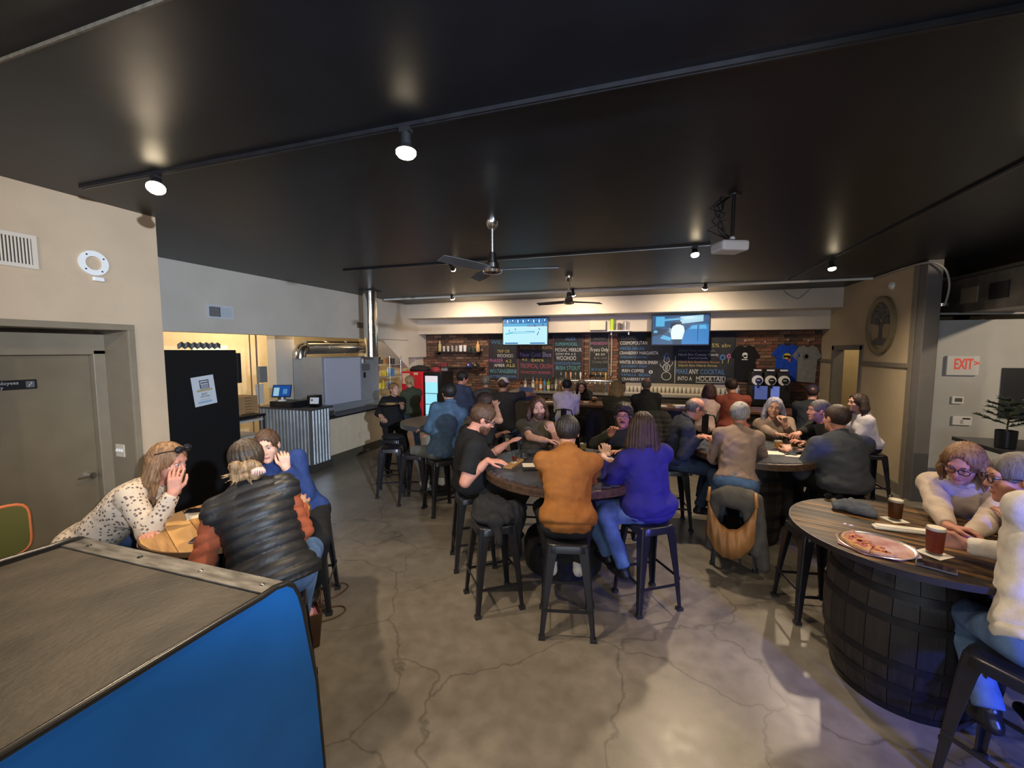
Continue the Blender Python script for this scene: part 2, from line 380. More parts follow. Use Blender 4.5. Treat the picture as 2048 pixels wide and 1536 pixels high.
def nets(F, lo, res):
    I = F < 0; n = np.array(F.shape)
    c = np.zeros(n - 1, int)
    offs = [(i, j, k) for i in (0, 1) for j in (0, 1) for k in (0, 1)]
    for i, j, k in offs: c += I[i:n[0] - 1 + i, j:n[1] - 1 + j, k:n[2] - 1 + k]
    act = np.argwhere((c > 0) & (c < 8))
    if len(act) == 0: return np.zeros((0, 3)), np.zeros((0, 4), int)
    vals = np.stack([F[act[:, 0] + i, act[:, 1] + j, act[:, 2] + k] for i, j, k in offs], 1)
    O = np.array(offs, float); acc = np.zeros((len(act), 3)); cnt = np.zeros(len(act))
    for a in range(8):
        for b in range(a + 1, 8):
            if np.abs(O[a] - O[b]).sum() != 1: continue
            va, vb = vals[:, a], vals[:, b]; m = (va < 0) != (vb < 0)
            t = np.where(m, va / np.where(m, va - vb, 1), 0)
            acc += np.where(m[:, None], O[a] + t[:, None] * (O[b] - O[a]), 0); cnt += m
    V = lo + res * (act + acc / cnt[:, None])
    idx = -np.ones(n - 1, int); idx[act[:, 0], act[:, 1], act[:, 2]] = np.arange(len(act))
    Q = []
    for ax in range(3):
        o = [0, 0, 0]; o[ax] = 1
        A = I[:n[0] - o[0], :n[1] - o[1], :n[2] - o[2]]; B = I[o[0]:, o[1]:, o[2]:]
        E = np.argwhere(A != B); u, v = [(1, 2), (2, 0), (0, 1)][ax]
        E = E[(E[:, u] > 0) & (E[:, v] > 0) & (E[:, u] < n[u] - 1) & (E[:, v] < n[v] - 1)]
        if not len(E): continue
        def id_(du, dv):
            q = E.copy(); q[:, u] += du; q[:, v] += dv; return idx[q[:, 0], q[:, 1], q[:, 2]]
        q = np.stack([id_(-1, -1), id_(0, -1), id_(0, 0), id_(-1, 0)], 1)
        ins = A[E[:, 0], E[:, 1], E[:, 2]]
        q[~ins] = q[~ins][:, ::-1]
        Q.append(q[(q >= 0).all(1)])
    return V, np.concatenate(Q)
def vnormals(V, Q):
    N = np.cross(V[Q[:, 2]] - V[Q[:, 0]], V[Q[:, 3]] - V[Q[:, 1]]); out = np.zeros_like(V)
    for k in range(4): np.add.at(out, Q[:, k], N)
    return out / (np.linalg.norm(out, axis=1)[:, None] + 1e-12)
def wob(P, f, seed):
    r = np.random.RandomState(seed); s = np.zeros(len(P))
    for _ in range(6):
        d = r.normal(size=3); d /= np.linalg.norm(d); s += np.sin((P @ d) * f * r.uniform(.6, 1.6) + r.uniform(0, 7) + 1.5 * np.sin((P @ r.normal(size=3)) * f * .5))
    return s / 6
def qmesh(name, VQ, m, parent, origin, split=None):
    V, Q = VQ
    me = bpy.data.meshes.new(name); V = V - np.asarray(origin)
    me.vertices.add(len(V)); me.vertices.foreach_set('co', V.astype(np.float32).ravel())
    me.loops.add(len(Q) * 4); me.loops.foreach_set('vertex_index', Q.astype(np.int32).ravel())
    me.polygons.add(len(Q)); me.polygons.foreach_set('loop_start', np.arange(0, len(Q) * 4, 4, dtype=np.int32)); me.polygons.foreach_set('loop_total', np.full(len(Q), 4, np.int32))
    me.update(calc_edges=True); me.validate()
    for mm in (m if isinstance(m, (list, tuple)) else [m]): me.materials.append(mm)
    if split is not None and len(me.polygons) == len(Q): me.polygons.foreach_set('material_index', split.astype(np.int32))
    me.shade_smooth()
    o = bpy.data.objects.new(name, me); COL.objects.link(o); o.parent = parent
    return o
def join(parts):
    V = []; Q = []; n = 0
    for v, q in parts:
        if len(v): V.append(v); Q.append(q + n); n += len(v)
    return np.concatenate(V), np.concatenate(Q)
def ik(a, b, l1, l2, hint):
    a = np.asarray(a, float); b = np.asarray(b, float); d = b - a; L = np.linalg.norm(d); u = d / (L + 1e-9)
    if L > (l1 + l2) * .995: b = a + u * (l1 + l2) * .995; L = (l1 + l2) * .995
    L = max(L, abs(l1 - l2) + .03)
    x = (l1 * l1 - l2 * l2 + L * L) / (2 * L); h = math.sqrt(max(l1 * l1 - x * x, 0)); hint = np.asarray(hint, float)
    hv = hint - u * (hint @ u); hv = nrm(hv) if np.linalg.norm(hv) > 1e-6 else nrm(np.cross(u, [0, 0, 1]))
    return a + u * x + hv * h, b
def hand(Fd, W, d, n, s, side, curl=.3, spread=.12):
    """palm, four unequal fingers and a thumb; d = finger direction, n = palm normal, side = thumb side (+1/-1 along cross)"""
    d = nrm(d); n = np.asarray(n, float); n = nrm(n - d * (n @ d)); t = np.cross(d, n) * side
    K = []
    for i, o in enumerate((.030, .010, -.010, -.029)):
        kn = W + d * (.088 - .004 * abs(i - 1)) * s + t * o * s
        Fd.cap(W + d * .005 * s + t * o * .62 * s, kn, .0135 * s, .0105 * s, k=.012 * s)
        ln = (.072, .081, .075, .058)[i]; dirv = nrm(d + t * spread * (o / .03)); p = kn
        for j, fr in enumerate((.46, .31, .25)):
            a = curl * (1.15, 1.35, 1.0)[j]; 
            dirv = nrm(dirv * math.cos(a) + n * math.sin(a)); nn = nrm(np.cross(np.cross(dirv, n), dirv)) if abs(dirv @ n) < .98 else -d
            q = p + dirv * ln * fr * s; Fd.cap(p, q, (.0092 - .0008 * j) * s, (.0084 - .0008 * j) * s, k=.003 * s); p = q; n_ = n
            if j == 0: n_keep = n
        K.append(p)
    b = W + d * .022 * s + t * .022 * s; m1 = b + nrm(d * .75 + t * .65 + n * .35) * .046 * s; m2 = m1 + nrm(d * .95 + t * .15 + n * (.25 + .5 * curl)) * .034 * s; m3 = m2 + nrm(d * .95 - t * .1 + n * (.2 + .8 * curl)) * .026 * s
    Fd.cap(b, m1, .0145 * s, .0115 * s, k=.01 * s); Fd.cap(m1, m2, .011 * s, .0095 * s, k=.003 * s); Fd.cap(m2, m3, .0095 * s, .008 * s, k=.003 * s)
    return K
def skin_mat(name, c): return mat(name, c, .5, var=.09, vscale=14, bump=.05, bscale=120, spec=.4)
SKIN = dict(fair=skin_mat('skin_fair', (.47, .26, .18)), pale=skin_mat('skin_pale', (.52, .31, .23)), tan=skin_mat('skin_tan', (.40, .215, .14)), olive=skin_mat('skin_olive', (.36, .205, .135)), ruddy=skin_mat('skin_ruddy', (.47, .215, .15)))
LIPS = mat('lips', (.36, .12, .11), .45)
EYEW = mat('eye_white', (.42, .38, .36), .3); IRIS = mat('iris_dark', (.03, .02, .015), .2)
def hair_mat(name, c, c2=None):
    return mat('hair_' + name, c, .52, col2=c2 or tuple(min(1, x * 1.9) for x in c), vscale=55, stretch=(1, 1, .12), bump=.5, bscale=160)
def cloth(name, c, var=.12, bump=.25, bscale=220, rough=.85, vscale=14): return mat('cloth_' + name, c, rough, var=var, vscale=vscale, bump=bump, bscale=bscale, spec=.25)
NP = [0]
def person(label, pel, head, yaw, hyaw=None, hpitch=0., htilt=0., tw=0., hands=(None, None), elb=(None, None), feet=(None, None), s=1., w=1., fem=False, belly=0.,
           top=None, sleeve='long', hem=.10, topk='plain', under=None, collar=None, pants=None, shoes=None, hair='short', hairm=None, skin='fair', beard=None, glasses=None, cap=None,
           curl=(.3, .3), hn=(None, None), hd=(None, None), res=None, wr=.0085, stand=False, hsize=1., hoodm=None, drape=.3, lower=True, group=None, puff=0., arms=True, hip=1., sleevem=None, knee=(None, None), face=True, hook=None, browm=None):
    NP[0] += 1; seed = NP[0]
    pel = np.array(pel, float); head = np.array(head, float)
    if hyaw is None: hyaw = yaw
    dep = (pel - CAM) @ FW
    rs = res or min(1.9, max(1., dep / 3.6))
    Z = np.array([0, 0, 1.])
    fwd = np.array([math.sin(R_(yaw)), math.cos(R_(yaw)), 0]); rgt = np.array([math.cos(R_(yaw)), -math.sin(R_(yaw)), 0])
    ys = yaw + tw; fs_ = np.array([math.sin(R_(ys)), math.cos(R_(ys)), 0]); rsh = np.array([math.cos(R_(ys)), -math.sin(R_(ys)), 0])
    # head frame
    hp = R_(hpitch); hy = R_(hyaw)
    hf = np.array([math.sin(hy) * math.cos(hp), math.cos(hy) * math.cos(hp), -math.sin(hp)]); hr = np.array([math.cos(hy), -math.sin(hy), 0]); hu = np.cross(hr, hf)
    ht = R_(htilt); hr, hu = hr * math.cos(ht) - hu * math.sin(ht), hu * math.cos(ht) + hr * math.sin(ht)
    HF = np.stack([hr, hf, hu]); hs = s * hsize
    H = lambda x, y, z: head + hs * (hr * x + hf * y + hu * z)
    neck = head - hu * .135 * hs - hf * .045 * hs - nrm(neckdir(pel, head)) * .02
    up = nrm(neck - pel); L = np.linalg.norm(neck - pel)
    ft = nrm(fwd - up * (fwd @ up)); rt_ = np.cross(ft, up); fsh = nrm(fs_ - up * (fs_ @ up)); rsh = np.cross(fsh, up)
    TF = np.stack([rt_, ft, up]); TS = np.stack([rsh, fsh, up]); PF = np.stack([rgt, fwd, Z])
    sw = (.172 if not fem else .150) * s * (.6 + .4 * w)
    shc = neck - up * .045 * s - fsh * .005
    sh = [shc - rsh * sw, shc + rsh * sw]      # left, right of the body
    sh = [q - up * .012 * s for q in sh]
    # arms
    el, wr_, hdir = [], [], []
    for i in (0, 1):
        sgn = -1 if i == 0 else 1
        tgt = hands[i]
        if tgt is None: tgt = sh[i] + fsh * .33 * s - Z * .28 * s - rsh * sgn * .08
        hint = elb[i] if elb[i] is not None else (rsh * sgn * .28 - Z - fsh * .25)
        e, wp = ik(sh[i], tgt, .285 * s, .25 * s, hint); el.append(e); wr_.append(wp)
        hdir.append(nrm(hd[i]) if hd[i] is not None else nrm(wp - e))
    # legs
    hipj = [pel - rgt * .088 * s * (.5 + .5 * w) - Z * .02, pel + rgt * .088 * s * (.5 + .5 * w) - Z * .02]
    kn, an = [], []
    for i in (0, 1):
        sgn = -1 if i == 0 else 1
        if feet[i] is not None: f = np.array(feet[i], float)
        elif stand: f = np.array([hipj[i][0], hipj[i][1], 0.]) + rgt * sgn * .03
        else: f = pel + fwd * .27 * s + rgt * sgn * .11; f[2] = .245
        f = f + Z * .075 * s
        hint = knee[i] if knee[i] is not None else fwd + Z * .4 + rgt * sgn * .3
        k_, a_ = ik(hipj[i], f, .43 * s, .42 * s, hint); kn.append(k_); an.append(a_)
    org = np.array([pel[0], pel[1], 0.])
    o = thing('person', label, 'person', org, 0, group)
    sk = SKIN[skin]
    def torso(Fd, t, low=True):
        wc = w
        if low: Fd.ell(pel + Z * .0, (.168 * s * wc * hip + t, .125 * s * wc + t, .112 * s + t), PF, k=.05)
        Fd.ell(pel + up * .30 * L + ft * (.012 + belly * .5), (.142 * s * wc + t + (0 if not fem else -.008), .108 * s * wc + t + belly, .17 * s + t), TF, k=.06)
        Fd.ell(pel + up * .64 * L - fsh * .005, (.160 * s * (.45 + .55 * wc) * (1 if not fem else .9) + t, .112 * s * (.5 + .5 * wc) + t, .19 * s + t), TS, k=.06)
        Fd.cap(sh[0] - up * .01, sh[1] - up * .01, .060 * s + t, k=.05)
        Fd.cap(neck + up * .005 * s - fsh * .01, (sh[0] + neck) / 2 - up * .012, .046 * s + t, .046 * s + t, k=.045); Fd.cap(neck + up * .005 * s - fsh * .01, (sh[1] + neck) / 2 - up * .012, .046 * s + t, .046 * s + t, k=.045)
        if fem:
            for sg in (-1, 1): Fd.ell(pel + up * .66 * L + fsh * .085 * s + rsh * sg * .072 * s, (.066 * s + t, .062 * s + t, .066 * s + t), TS, k=.04)
    # --- skin
    B = Field(); torso(B, -.004)
    for i in (0, 1):
        if arms:
            B.cap(sh[i], el[i], .050 * s * (.5 + .5 * w), .041 * s * (.6 + .4 * w), k=.03); B.cap(el[i], wr_[i], .042 * s * (.6 + .4 * w), .029 * s, k=.015)
        if lower: B.cap(hipj[i], kn[i], .068 * s, .052 * s, k=.03); B.cap(kn[i], an[i], .055 * s, .036 * s, k=.02)
    parts = [B.mesh(.0135 * rs)]
    Hd = Field()
    Hd.cap(neck - up * .02, H(0, -.02, -.05), (.055 if not fem else .047) * s * (.7 + .3 * w), (.052 if not fem else .044) * s, k=.03)
    Hd.ell(H(0, -.012, .032), np.array((.074, .094, .086)) * hs, HF, k=.03)
    Hd.ell(H(0, .022, -.042), np.array((.058 + .010 * (w - 1), .066, .072)) * hs, HF, k=.03)
    if face:
        Hd.ell(H(0, .070, -.094), np.array((.024, .018, .018)) * hs, HF, k=.025)
        Hd.cap(H(-.035, .076, .030), H(.035, .076, .030), .013 * hs, k=.02)
        for sg in (-1, 1):
            Hd.ell(H(sg * .042, .058, -.022), np.array((.020, .020, .022)) * hs, HF, k=.02)
            Hd.ell(H(sg * .030, .0965, .008), np.array((.016, .0175, .0085)) * hs, HF, k=.012, sub=True)
        Hd.cap(H(0, .084, .014), H(0, .104, -.024), .0085 * hs, .0115 * hs, k=.012)
        for sg in (-1, 1): Hd.ell(H(sg * .011, .093, -.028), np.array((.009, .010, .008)) * hs, HF, k=.006)
        Hd.ell(H(0, .086, -.060), np.array((.022, .009, .009)) * hs, HF, k=.006)
    for sg in (-1, 1):
        Hd.ell(H(sg * .077, -.006, -.002), np.array((.010, .019, .031)) * hs, HF, k=.006)
    hv, hq = Hd.mesh(.0058 * rs if face else .009 * rs)
    if arms:
        for i in (0, 1):
            Hn = Field(); nn = hn[i] if hn[i] is not None else -Z + .25 * fsh
            Hn.cap(el[i] * .35 + wr_[i] * .65, wr_[i], .035 * s * (.6 + .4 * w), .027 * s, k=.012)
            hand(Hn, wr_[i], hdir[i], nn, s * .98, (1 if i == 0 else -1), curl[i]); parts.append(Hn.mesh(.0052 * min(rs, 1.45)))
    if face:   # lips by region
        fc = hv[hq].mean(1); q = (fc - head) @ HF.T / hs
        lip = ((np.abs(q[:, 0]) < .021) & (np.abs(q[:, 2] + .060) < .0085 - .12 * np.abs(q[:, 0])) & (q[:, 1] > .07))
    bv, bq = join(parts)
    V = np.concatenate([bv, hv]); Q = np.concatenate([bq, hq + len(bv)])
    sp = np.zeros(len(Q), int)
    if face: sp[len(bq):] = lip
    qmesh('body', (V, Q), [sk, LIPS], o, org, sp)
    if face:
        for sg in (-1, 1):
            e1 = MB(); e1.ball(tuple(H(sg * .0300, .0745, .0095) - org), .0115 * hs, 10, 8); eo = e1.build('eye', EYEW, o, smooth=180)
            e1 = MB(); e1.ball(tuple(H(sg * .0300, .0815, .0095) - org), .0064 * hs, 8, 6); e1.build('iris', IRIS, eo, smooth=180)
            br = Field(); br.cap(H(sg * .016, .0885, .0285), H(sg * .033, .085, .0335), .0042 * hs, .0048 * hs, k=.004); br.cap(H(sg * .033, .085, .0335), H(sg * .047, .073, .029), .0046 * hs, .003 * hs, k=.004)
            qmesh('eyebrow', br.mesh(.0045), browm or hairm, o, org)
    # --- top
    t = .014
    def arm_sleeve(Fd, i, tt):
        if sleeve == 'none': Fd.cap(sh[i], sh[i] * .8 + el[i] * .2, .054 * s * (.5 + .5 * w) + tt, .052 * s + tt, k=.03, flat=True)
        elif sleeve == 'short':
            e = sh[i] + (el[i] - sh[i]) * .72
            Fd.cap(sh[i], e, .053 * s * (.5 + .5 * w) + tt, .054 * s * (.5 + .5 * w) + tt + .006, k=.035, flat=True)
        elif sleeve == 'elbow':
            Fd.cap(sh[i], el[i], .053 * s * (.5 + .5 * w) + tt, .048 * s + tt, k=.035); Fd.cap(el[i], el[i] + (wr_[i] - el[i]) * .45, .046 * s + tt, .042 * s + tt, k=.02, flat=True)
        else:
            cf = wr_[i] - nrm(wr_[i] - el[i]) * .012
            Fd.cap(sh[i], el[i], .052 * s * (.5 + .5 * w) + tt, .045 * s * (.5 + .5 * w) + tt, k=.035); Fd.cap(el[i], cf, .046 * s * (.5 + .5 * w) + tt, .031 * s + tt * .8, k=.025, flat=True)
    T = Field(); torso(T, t + puff)
    if topk in ('sweater', 'hoodie'):
        T.ell(pel + Z * .055 - ft * .01, (.172 * s * w * hip + t, .128 * s * w + t, .06 * s), PF, k=.06)
    if arms:
        for i in (0, 1): arm_sleeve(T, i, t if sleevem is None else t - .004)
    T.cut(pel - up * hem, -up) if not stand else T.cut(pel - Z * hem, -Z)
    # neck opening
    nk = Field()
    T.subs.append(((lambda P: np.linalg.norm((P - (neck + up * .03)) - ((P - (neck + up * .03)) @ nrm(head - hu * .05 - neck))[..., None] * nrm(head - hu * .05 - neck), axis=-1) - .060 * s * (.8 + .2 * w)), neck + up * .005 - .12, neck + up * .16 + .12, .012)) if False else None
    T.ell(neck + up * .075 * s + fsh * .022 * s, (.062 * s, .066 * s, .062 * s), TS, k=.012, sub=True)
    tv, tq = T.mesh(.0105 * rs)
    N = vnormals(tv, tq); q = (tv - pel)
    h = q @ up / max(L, .1)
    fold = wob(tv * np.array([1, 1, 1.6]), 34, seed) * wr * (1.15 - .5 * np.clip(h, 0, 1)) + wob(tv, 75, seed + 50) * wr * .25
    if topk == 'quilt':
        ph = (q @ up) / .062; fold = .011 * (np.abs(np.sin(PI * ph)) ** .6 - .6) * (np.abs(h - .45) < .62) + wob(tv, 40, seed) * .003
    if topk in ('sweater', 'hoodie'):   # ribbed band at the hem pulls in
        fold += -.010 * np.exp(-((q @ up + hem - .055) / .012) ** 2)
    tv = tv + N * fold[:, None]
    spm = None; tm = [top]
    if sleevem is not None:
        fc = tv[tq].mean(1); da = np.full(len(fc), 9.)
        for i in (0, 1):
            u_ = nrm(el[i] - sh[i]); a_ = (fc - sh[i]) @ u_
            dd = np.linalg.norm(fc - sh[i] - np.clip(a_, 0, .285 * s)[:, None] * u_, axis=1); dd[a_ < .02] = 9; da = np.minimum(da, dd)
            u_ = nrm(wr_[i] - el[i]); a_ = (fc - el[i]) @ u_; dd = np.linalg.norm(fc - el[i] - np.clip(a_, 0, .25 * s)[:, None] * u_, axis=1); da = np.minimum(da, dd)
        core = np.abs((fc - pel) @ rsh) > sw * .93
        spm = ((da < .075 * s) & core).astype(int); tm = [top, sleevem]
    qmesh({'plain': 'shirt', 'sweater': 'sweater', 'hoodie': 'hoodie', 'quilt': 'quilted_vest', 'jacket': 'jacket'}[topk], (tv, tq), tm, o, org, spm)
    if collar is not None:
        Cc = Field(); P0 = neck + up * .012; pts = [P0 + rsh * math.cos(a) * .064 * s + fsh * (.014 + math.sin(a) * .062) * s + up * (.028 - .030 * math.sin(a)) * s for a in np.linspace(0, 2 * PI, 15)]
        for a, b in zip(pts[:-1], pts[1:]): Cc.cap(a, b, collar, k=.01)
        qmesh('collar', Cc.mesh(.008 * rs), top, o, org)
    if topk == 'hoodie':
        Hh = Field(); P0 = neck - fsh * .045 * s - up * .005
        for a in np.linspace(-1.5, 1.5, 9):
            Hh.ell(P0 + rsh * math.sin(a) * .088 * s + fsh * (1 - math.cos(a)) * .065 * s + up * (.012 - .05 * math.cos(a)) * s, (.036 * s, .034 * s, .05 * s * (.6 + .5 * math.cos(a))), TS, k=.04)
        Hh.ell(neck - fsh * .085 * s - up * .075 * s, (.085 * s, .036 * s, .085 * s), TS, k=.05)
        vv, qq = Hh.mesh(.010 * rs); vv = vv + vnormals(vv, qq) * (wob(vv, 45, seed + 9) * .006)[:, None]
        qmesh('hood', (vv, qq), hoodm or top, o, org)
    # --- trousers and shoes
    if lower:
        Pn = Field(); cl = (pel + up * (.04 - hem), up); Pn.ell(pel, (.166 * s * w * hip + .003, .124 * s * w + .003, .112 * s + .002), PF, k=.05, clip=cl)
        if hem < .06: Pn.ell(pel + up * .10 * L, (.140 * s * w, .104 * s * w, .07 * s), TF, k=.05, clip=cl)
        for i in (0, 1):
            Pn.cap(hipj[i] + Z * .0, kn[i], .088 * s * (.4 + .6 * w), .066 * s, k=.045); Pn.cap(kn[i], an[i] + Z * .015, .065 * s, .056 * s, k=.025, flat=True)
        pv, pq = Pn.mesh(.0125 * rs); pv = pv + vnormals(pv, pq) * (wob(pv, 38, seed + 5) * .006)[:, None]
        qmesh('trousers', (pv, pq), pants, o, org)
        for i in (0, 1):
            fd = nrm(np.array([kn[i][0] - hipj[i][0], kn[i][1] - hipj[i][1], 0]) * .4 + fwd * .6) if not stand else fwd
            a = an[i]; Fs = Field(); zb = -.048 * s
            Fs.cap(a + Z * zb - fd * .03 * s, a + Z * zb + fd * .07 * s, .034 * s, .038 * s, k=.03); Fs.cap(a + Z * zb + fd * .07 * s, a + Z * (zb - .005) + fd * .145 * s, .038 * s, .030 * s, k=.03); Fs.cap(a + Z * .01, a + Z * zb, .042 * s, .036 * s, k=.03)
            Fs.cut(a - Z * .073 * s, -Z); qmesh('shoe', Fs.mesh(.010 * rs), shoes or BLACK, o, org)
    # --- hair
    hairpiece(o, org, H, HF, head, hs, hr, hf, hu, hair, hairm, drape, rs, seed, Z, up, cap)
    if beard is not None:
        Bd = Field(); kind, bmat = beard
        if kind == 'full':
            Bd.ell(H(0, .026, -.058), np.array((.064, .069, .062)) * hs, HF, k=.02); Bd.ell(H(0, .066, -.100), np.array((.034, .024, .026)) * hs, HF, k=.03)
            Bd.ell(H(0, .112, -.008), np.array((.060, .045, .040)) * hs, HF, k=.01, sub=True); Bd.ell(H(0, .098, -.060), np.array((.020, .02, .008)) * hs, HF, k=.006, sub=True); Bd.cut(H(0, 0, -.020), hu + hf * .25); Bd.cut(H(0, -.012, 0), -hf)
        Bd.cap(H(-.024, .089, -.053), H(0, .097, -.045), .0068 * hs, k=.006); Bd.cap(H(.024, .089, -.053), H(0, .097, -.045), .0068 * hs, k=.006)
        qmesh('beard' if kind == 'full' else 'moustache', Bd.mesh(.0055 * rs), bmat, o, org)
    if glasses is not None:
        g = MB(); P = lambda x, y, z: tuple(H(x, y, z) - org)
        for sg in (-1, 1):
            rr = [(.026, .019)] if glasses[1] != 'round' else [(.0245, .0235)]
            pts = [P(sg * .032 + rr[0][0] * math.cos(a), .101 - .10 * abs(math.cos(a)) ** 2 * .03, .008 + rr[0][1] * math.sin(a)) for a in np.linspace(0, 2 * PI, 17)[:-1]]
            g.tube(pts, .0026 * hs, 6, closed=True); g.tube([P(sg * .057, .098, .014), P(sg * .078, .06, .014), P(sg * .080, -.005, .012)], .0024 * hs, 6)
        g.tube([P(-.007, .102, .012), P(0, .106, .014), P(.007, .102, .012)], .0022 * hs, 6)
        g.build('glasses', glasses[0], o, smooth=180)
    if hook: hook(dict(o=o, org=org, H=H, head=head, neck=neck, pel=pel, up=up, L=L, sh=sh, el=el, wr=wr_, rsh=rsh, fsh=fsh, hs=hs, HF=HF, s=s, kn=kn, hr=hr, hf=hf, hu=hu, an=an))
    return o
def neckdir(pel, head): return head - pel
def hairpiece(o, org, H, HF, head, hs, hr, hf, hu, style, m, drape, rs, seed, Z, up, cap):
    A = lambda *r: np.array(r) * hs
    if cap is not None:
        cm, bm = cap[0], cap[1]; C = Field(); C.ell(H(0, -.010, .046), A(.087, .104, .088), HF, k=.01); C.cut(H(0, 0, .036), -hu + hf * .12); qv = C.mesh(.008 * rs)
        c = qmesh('cap_crown', qv, cm, o, org); Bf = Field(); Bf.ell(H(0, .105, .040), A(.074, .075, .013), HF, k=.01); Bf.cut(H(0, .045, 0), -hf)
        qmesh('cap_brim', Bf.mesh(.007 * rs), bm, o, org)
    if style == 'none': return
    F = Field()
    if style in ('short', 'crop', 'curly', 'slick'):
        th = {'short': .014, 'crop': .007, 'curly': .026, 'slick': .014}[style]
        F.ell(H(0, -.016, .036), A(.076 + th, .097 + th, .087 + th), HF, k=.02)
        F.ell(H(0, .150, -.034), A(.105, .098, .127), HF, k=.015, sub=True)
        for sg in (-1, 1): F.ell(H(sg * .095, .012, -.030), A(.034, .045, .050), HF, k=.012, sub=True)
        F.cut(H(0, -.05, -.055), -hu + hf * .25)
        if style == 'curly': F.ell(H(0, .05, .105), A(.06, .045, .03), HF, k=.03)
    elif style == 'balding':
        F.ell(H(0, -.016, .020), A(.0795, .0995, .089), HF, k=.02); F.ell(H(0, .150, -.020), A(.12, .115, .14), HF, k=.015, sub=True); F.ell(H(0, .03, .125), A(.085, .12, .075), HF, k=.02, sub=True)
        for sg in (-1, 1): F.ell(H(sg * .095, .012, -.030), A(.034, .045, .050), HF, k=.012, sub=True)
        F.cut(H(0, -.05, -.055), -hu + hf * .25)
    elif style == 'bun':
        F.ell(H(0, -.014, .034), A(.088, .107, .098), HF, k=.02); F.ell(H(0, .150, -.045), A(.105, .098, .125), HF, k=.015, sub=True); F.cut(H(0, -.05, -.075), -hu + hf * .25)
        Bn = Field(); r = random.Random(seed)
        for _ in range(16):
            a = r.uniform(0, 2 * PI); q = r.uniform(.015, .055); Bn.ell(H(-.025 + q * math.cos(a) * 1.25, -.118 - .012 * r.random(), -.030 + q * math.sin(a)), A(.030, .024, .026), HF, k=.012)
        for _ in range(22):
            a = r.uniform(1.2, 5.4); p0 = H(-.025 + .05 * math.cos(a), -.12, -.03 + .04 * math.sin(a)); p1 = H(-.025 + (.085 + .05 * r.random()) * math.cos(a), -.125 - .03 * r.random(), -.03 + (.06 + .04 * r.random()) * math.sin(a)); Bn.cap(p0, p1, .0065 * hs, .0022 * hs, k=.006)
        bv, bq = Bn.mesh(.0062); bv = bv + vnormals(bv, bq) * (.005 * wob(bv, 120, seed))[:, None]; qmesh('hair_bun', (bv, bq), hair_mat('bun_blonde', (.09, .05, .022), (.34, .21, .10)), o, org)
    elif style == 'tied':
        F.ell(H(0, -.016, .036), A(.084, .104, .095), HF, k=.02); F.ell(H(0, .150, -.022), A(.105, .104, .132), HF, k=.015, sub=True); F.cut(H(0, -.05, -.055), -hu + hf * .25)
        F.ell(H(0, -.118, .03), A(.034, .03, .036), HF, k=.02); b = H(0, -.125, .0); F.cap(b, b - Z * .13 * hs - hf * .03, .026 * hs, .012 * hs, k=.02)
    else:   # long hair that falls by gravity
        F.ell(H(0, -.018, .036), A(.092, .110, .100), HF, k=.02)
        F.ell(H(0, .148, -.055), A(.088, .105, .125), HF, k=.012, sub=False) if False else None
        n = 19
        for i in range(n):
            a = PI * (.0 + 1.0 * i / (n - 1)); x = math.cos(a) * .080; y = -.012 - math.sin(a) * .085
            if math.sin(a) < 0: y = .012 + (-math.sin(a)) * .10
            p0 = H(x, y, .015); r = random.Random(seed * 31 + i); ln = drape * (.70 + .42 * r.random())
            out = (hr * math.cos(a) * .12 + (-hf) * max(math.sin(a), 0) * .12); out[2] = 0
            p1 = p0 - Z * ln * .5 + out * ln; p2 = p0 - Z * ln + out * ln * .75 + np.array([r.uniform(-.01, .01), r.uniform(-.01, .01), 0])
            F.cap(p0, p1, .026 * hs, .024 * hs, k=.014); F.cap(p1, p2, .024 * hs, .007 * hs, k=.010)
        F.ell(H(0, .146, -.022), A(.074, .116, .146), HF, k=.010, sub=True)
        if style == 'part': F.ell(H(0, .11, .075), A(.006, .05, .05), HF, k=.01, sub=True)
    hv, hq = F.mesh(.0068 * rs)
    if not len(hv): return
    N = vnormals(hv, hq); q = (hv - head) @ HF.T; ang = np.arctan2(q[:, 0], -q[:, 1])
    if style == 'curly': dsp = .007 * wob(hv, 130, seed)
    elif style == 'crop': dsp = .0012 * wob(hv, 220, seed)
    elif style in ('bun', 'tied'): dsp = .0035 * np.sin(ang * 26 + q[:, 2] * 60 + 2 * wob(hv, 30, seed)) + .003 * wob(hv, 90, seed)
    elif style in ('short', 'balding', 'slick'): dsp = .0026 * np.sin(ang * 34 + 3 * wob(hv, 40, seed)) + .0028 * wob(hv, 120, seed)
    else: dsp = .0042 * np.sin(ang * 30 + 3 * wob(hv * np.array([1, 1, .25]), 30, seed)) + .004 * wob(hv * np.array([1, 1, .15]), 90, seed)
    qmesh('hair', (hv + N * dsp[:, None], hq), m, o, org)
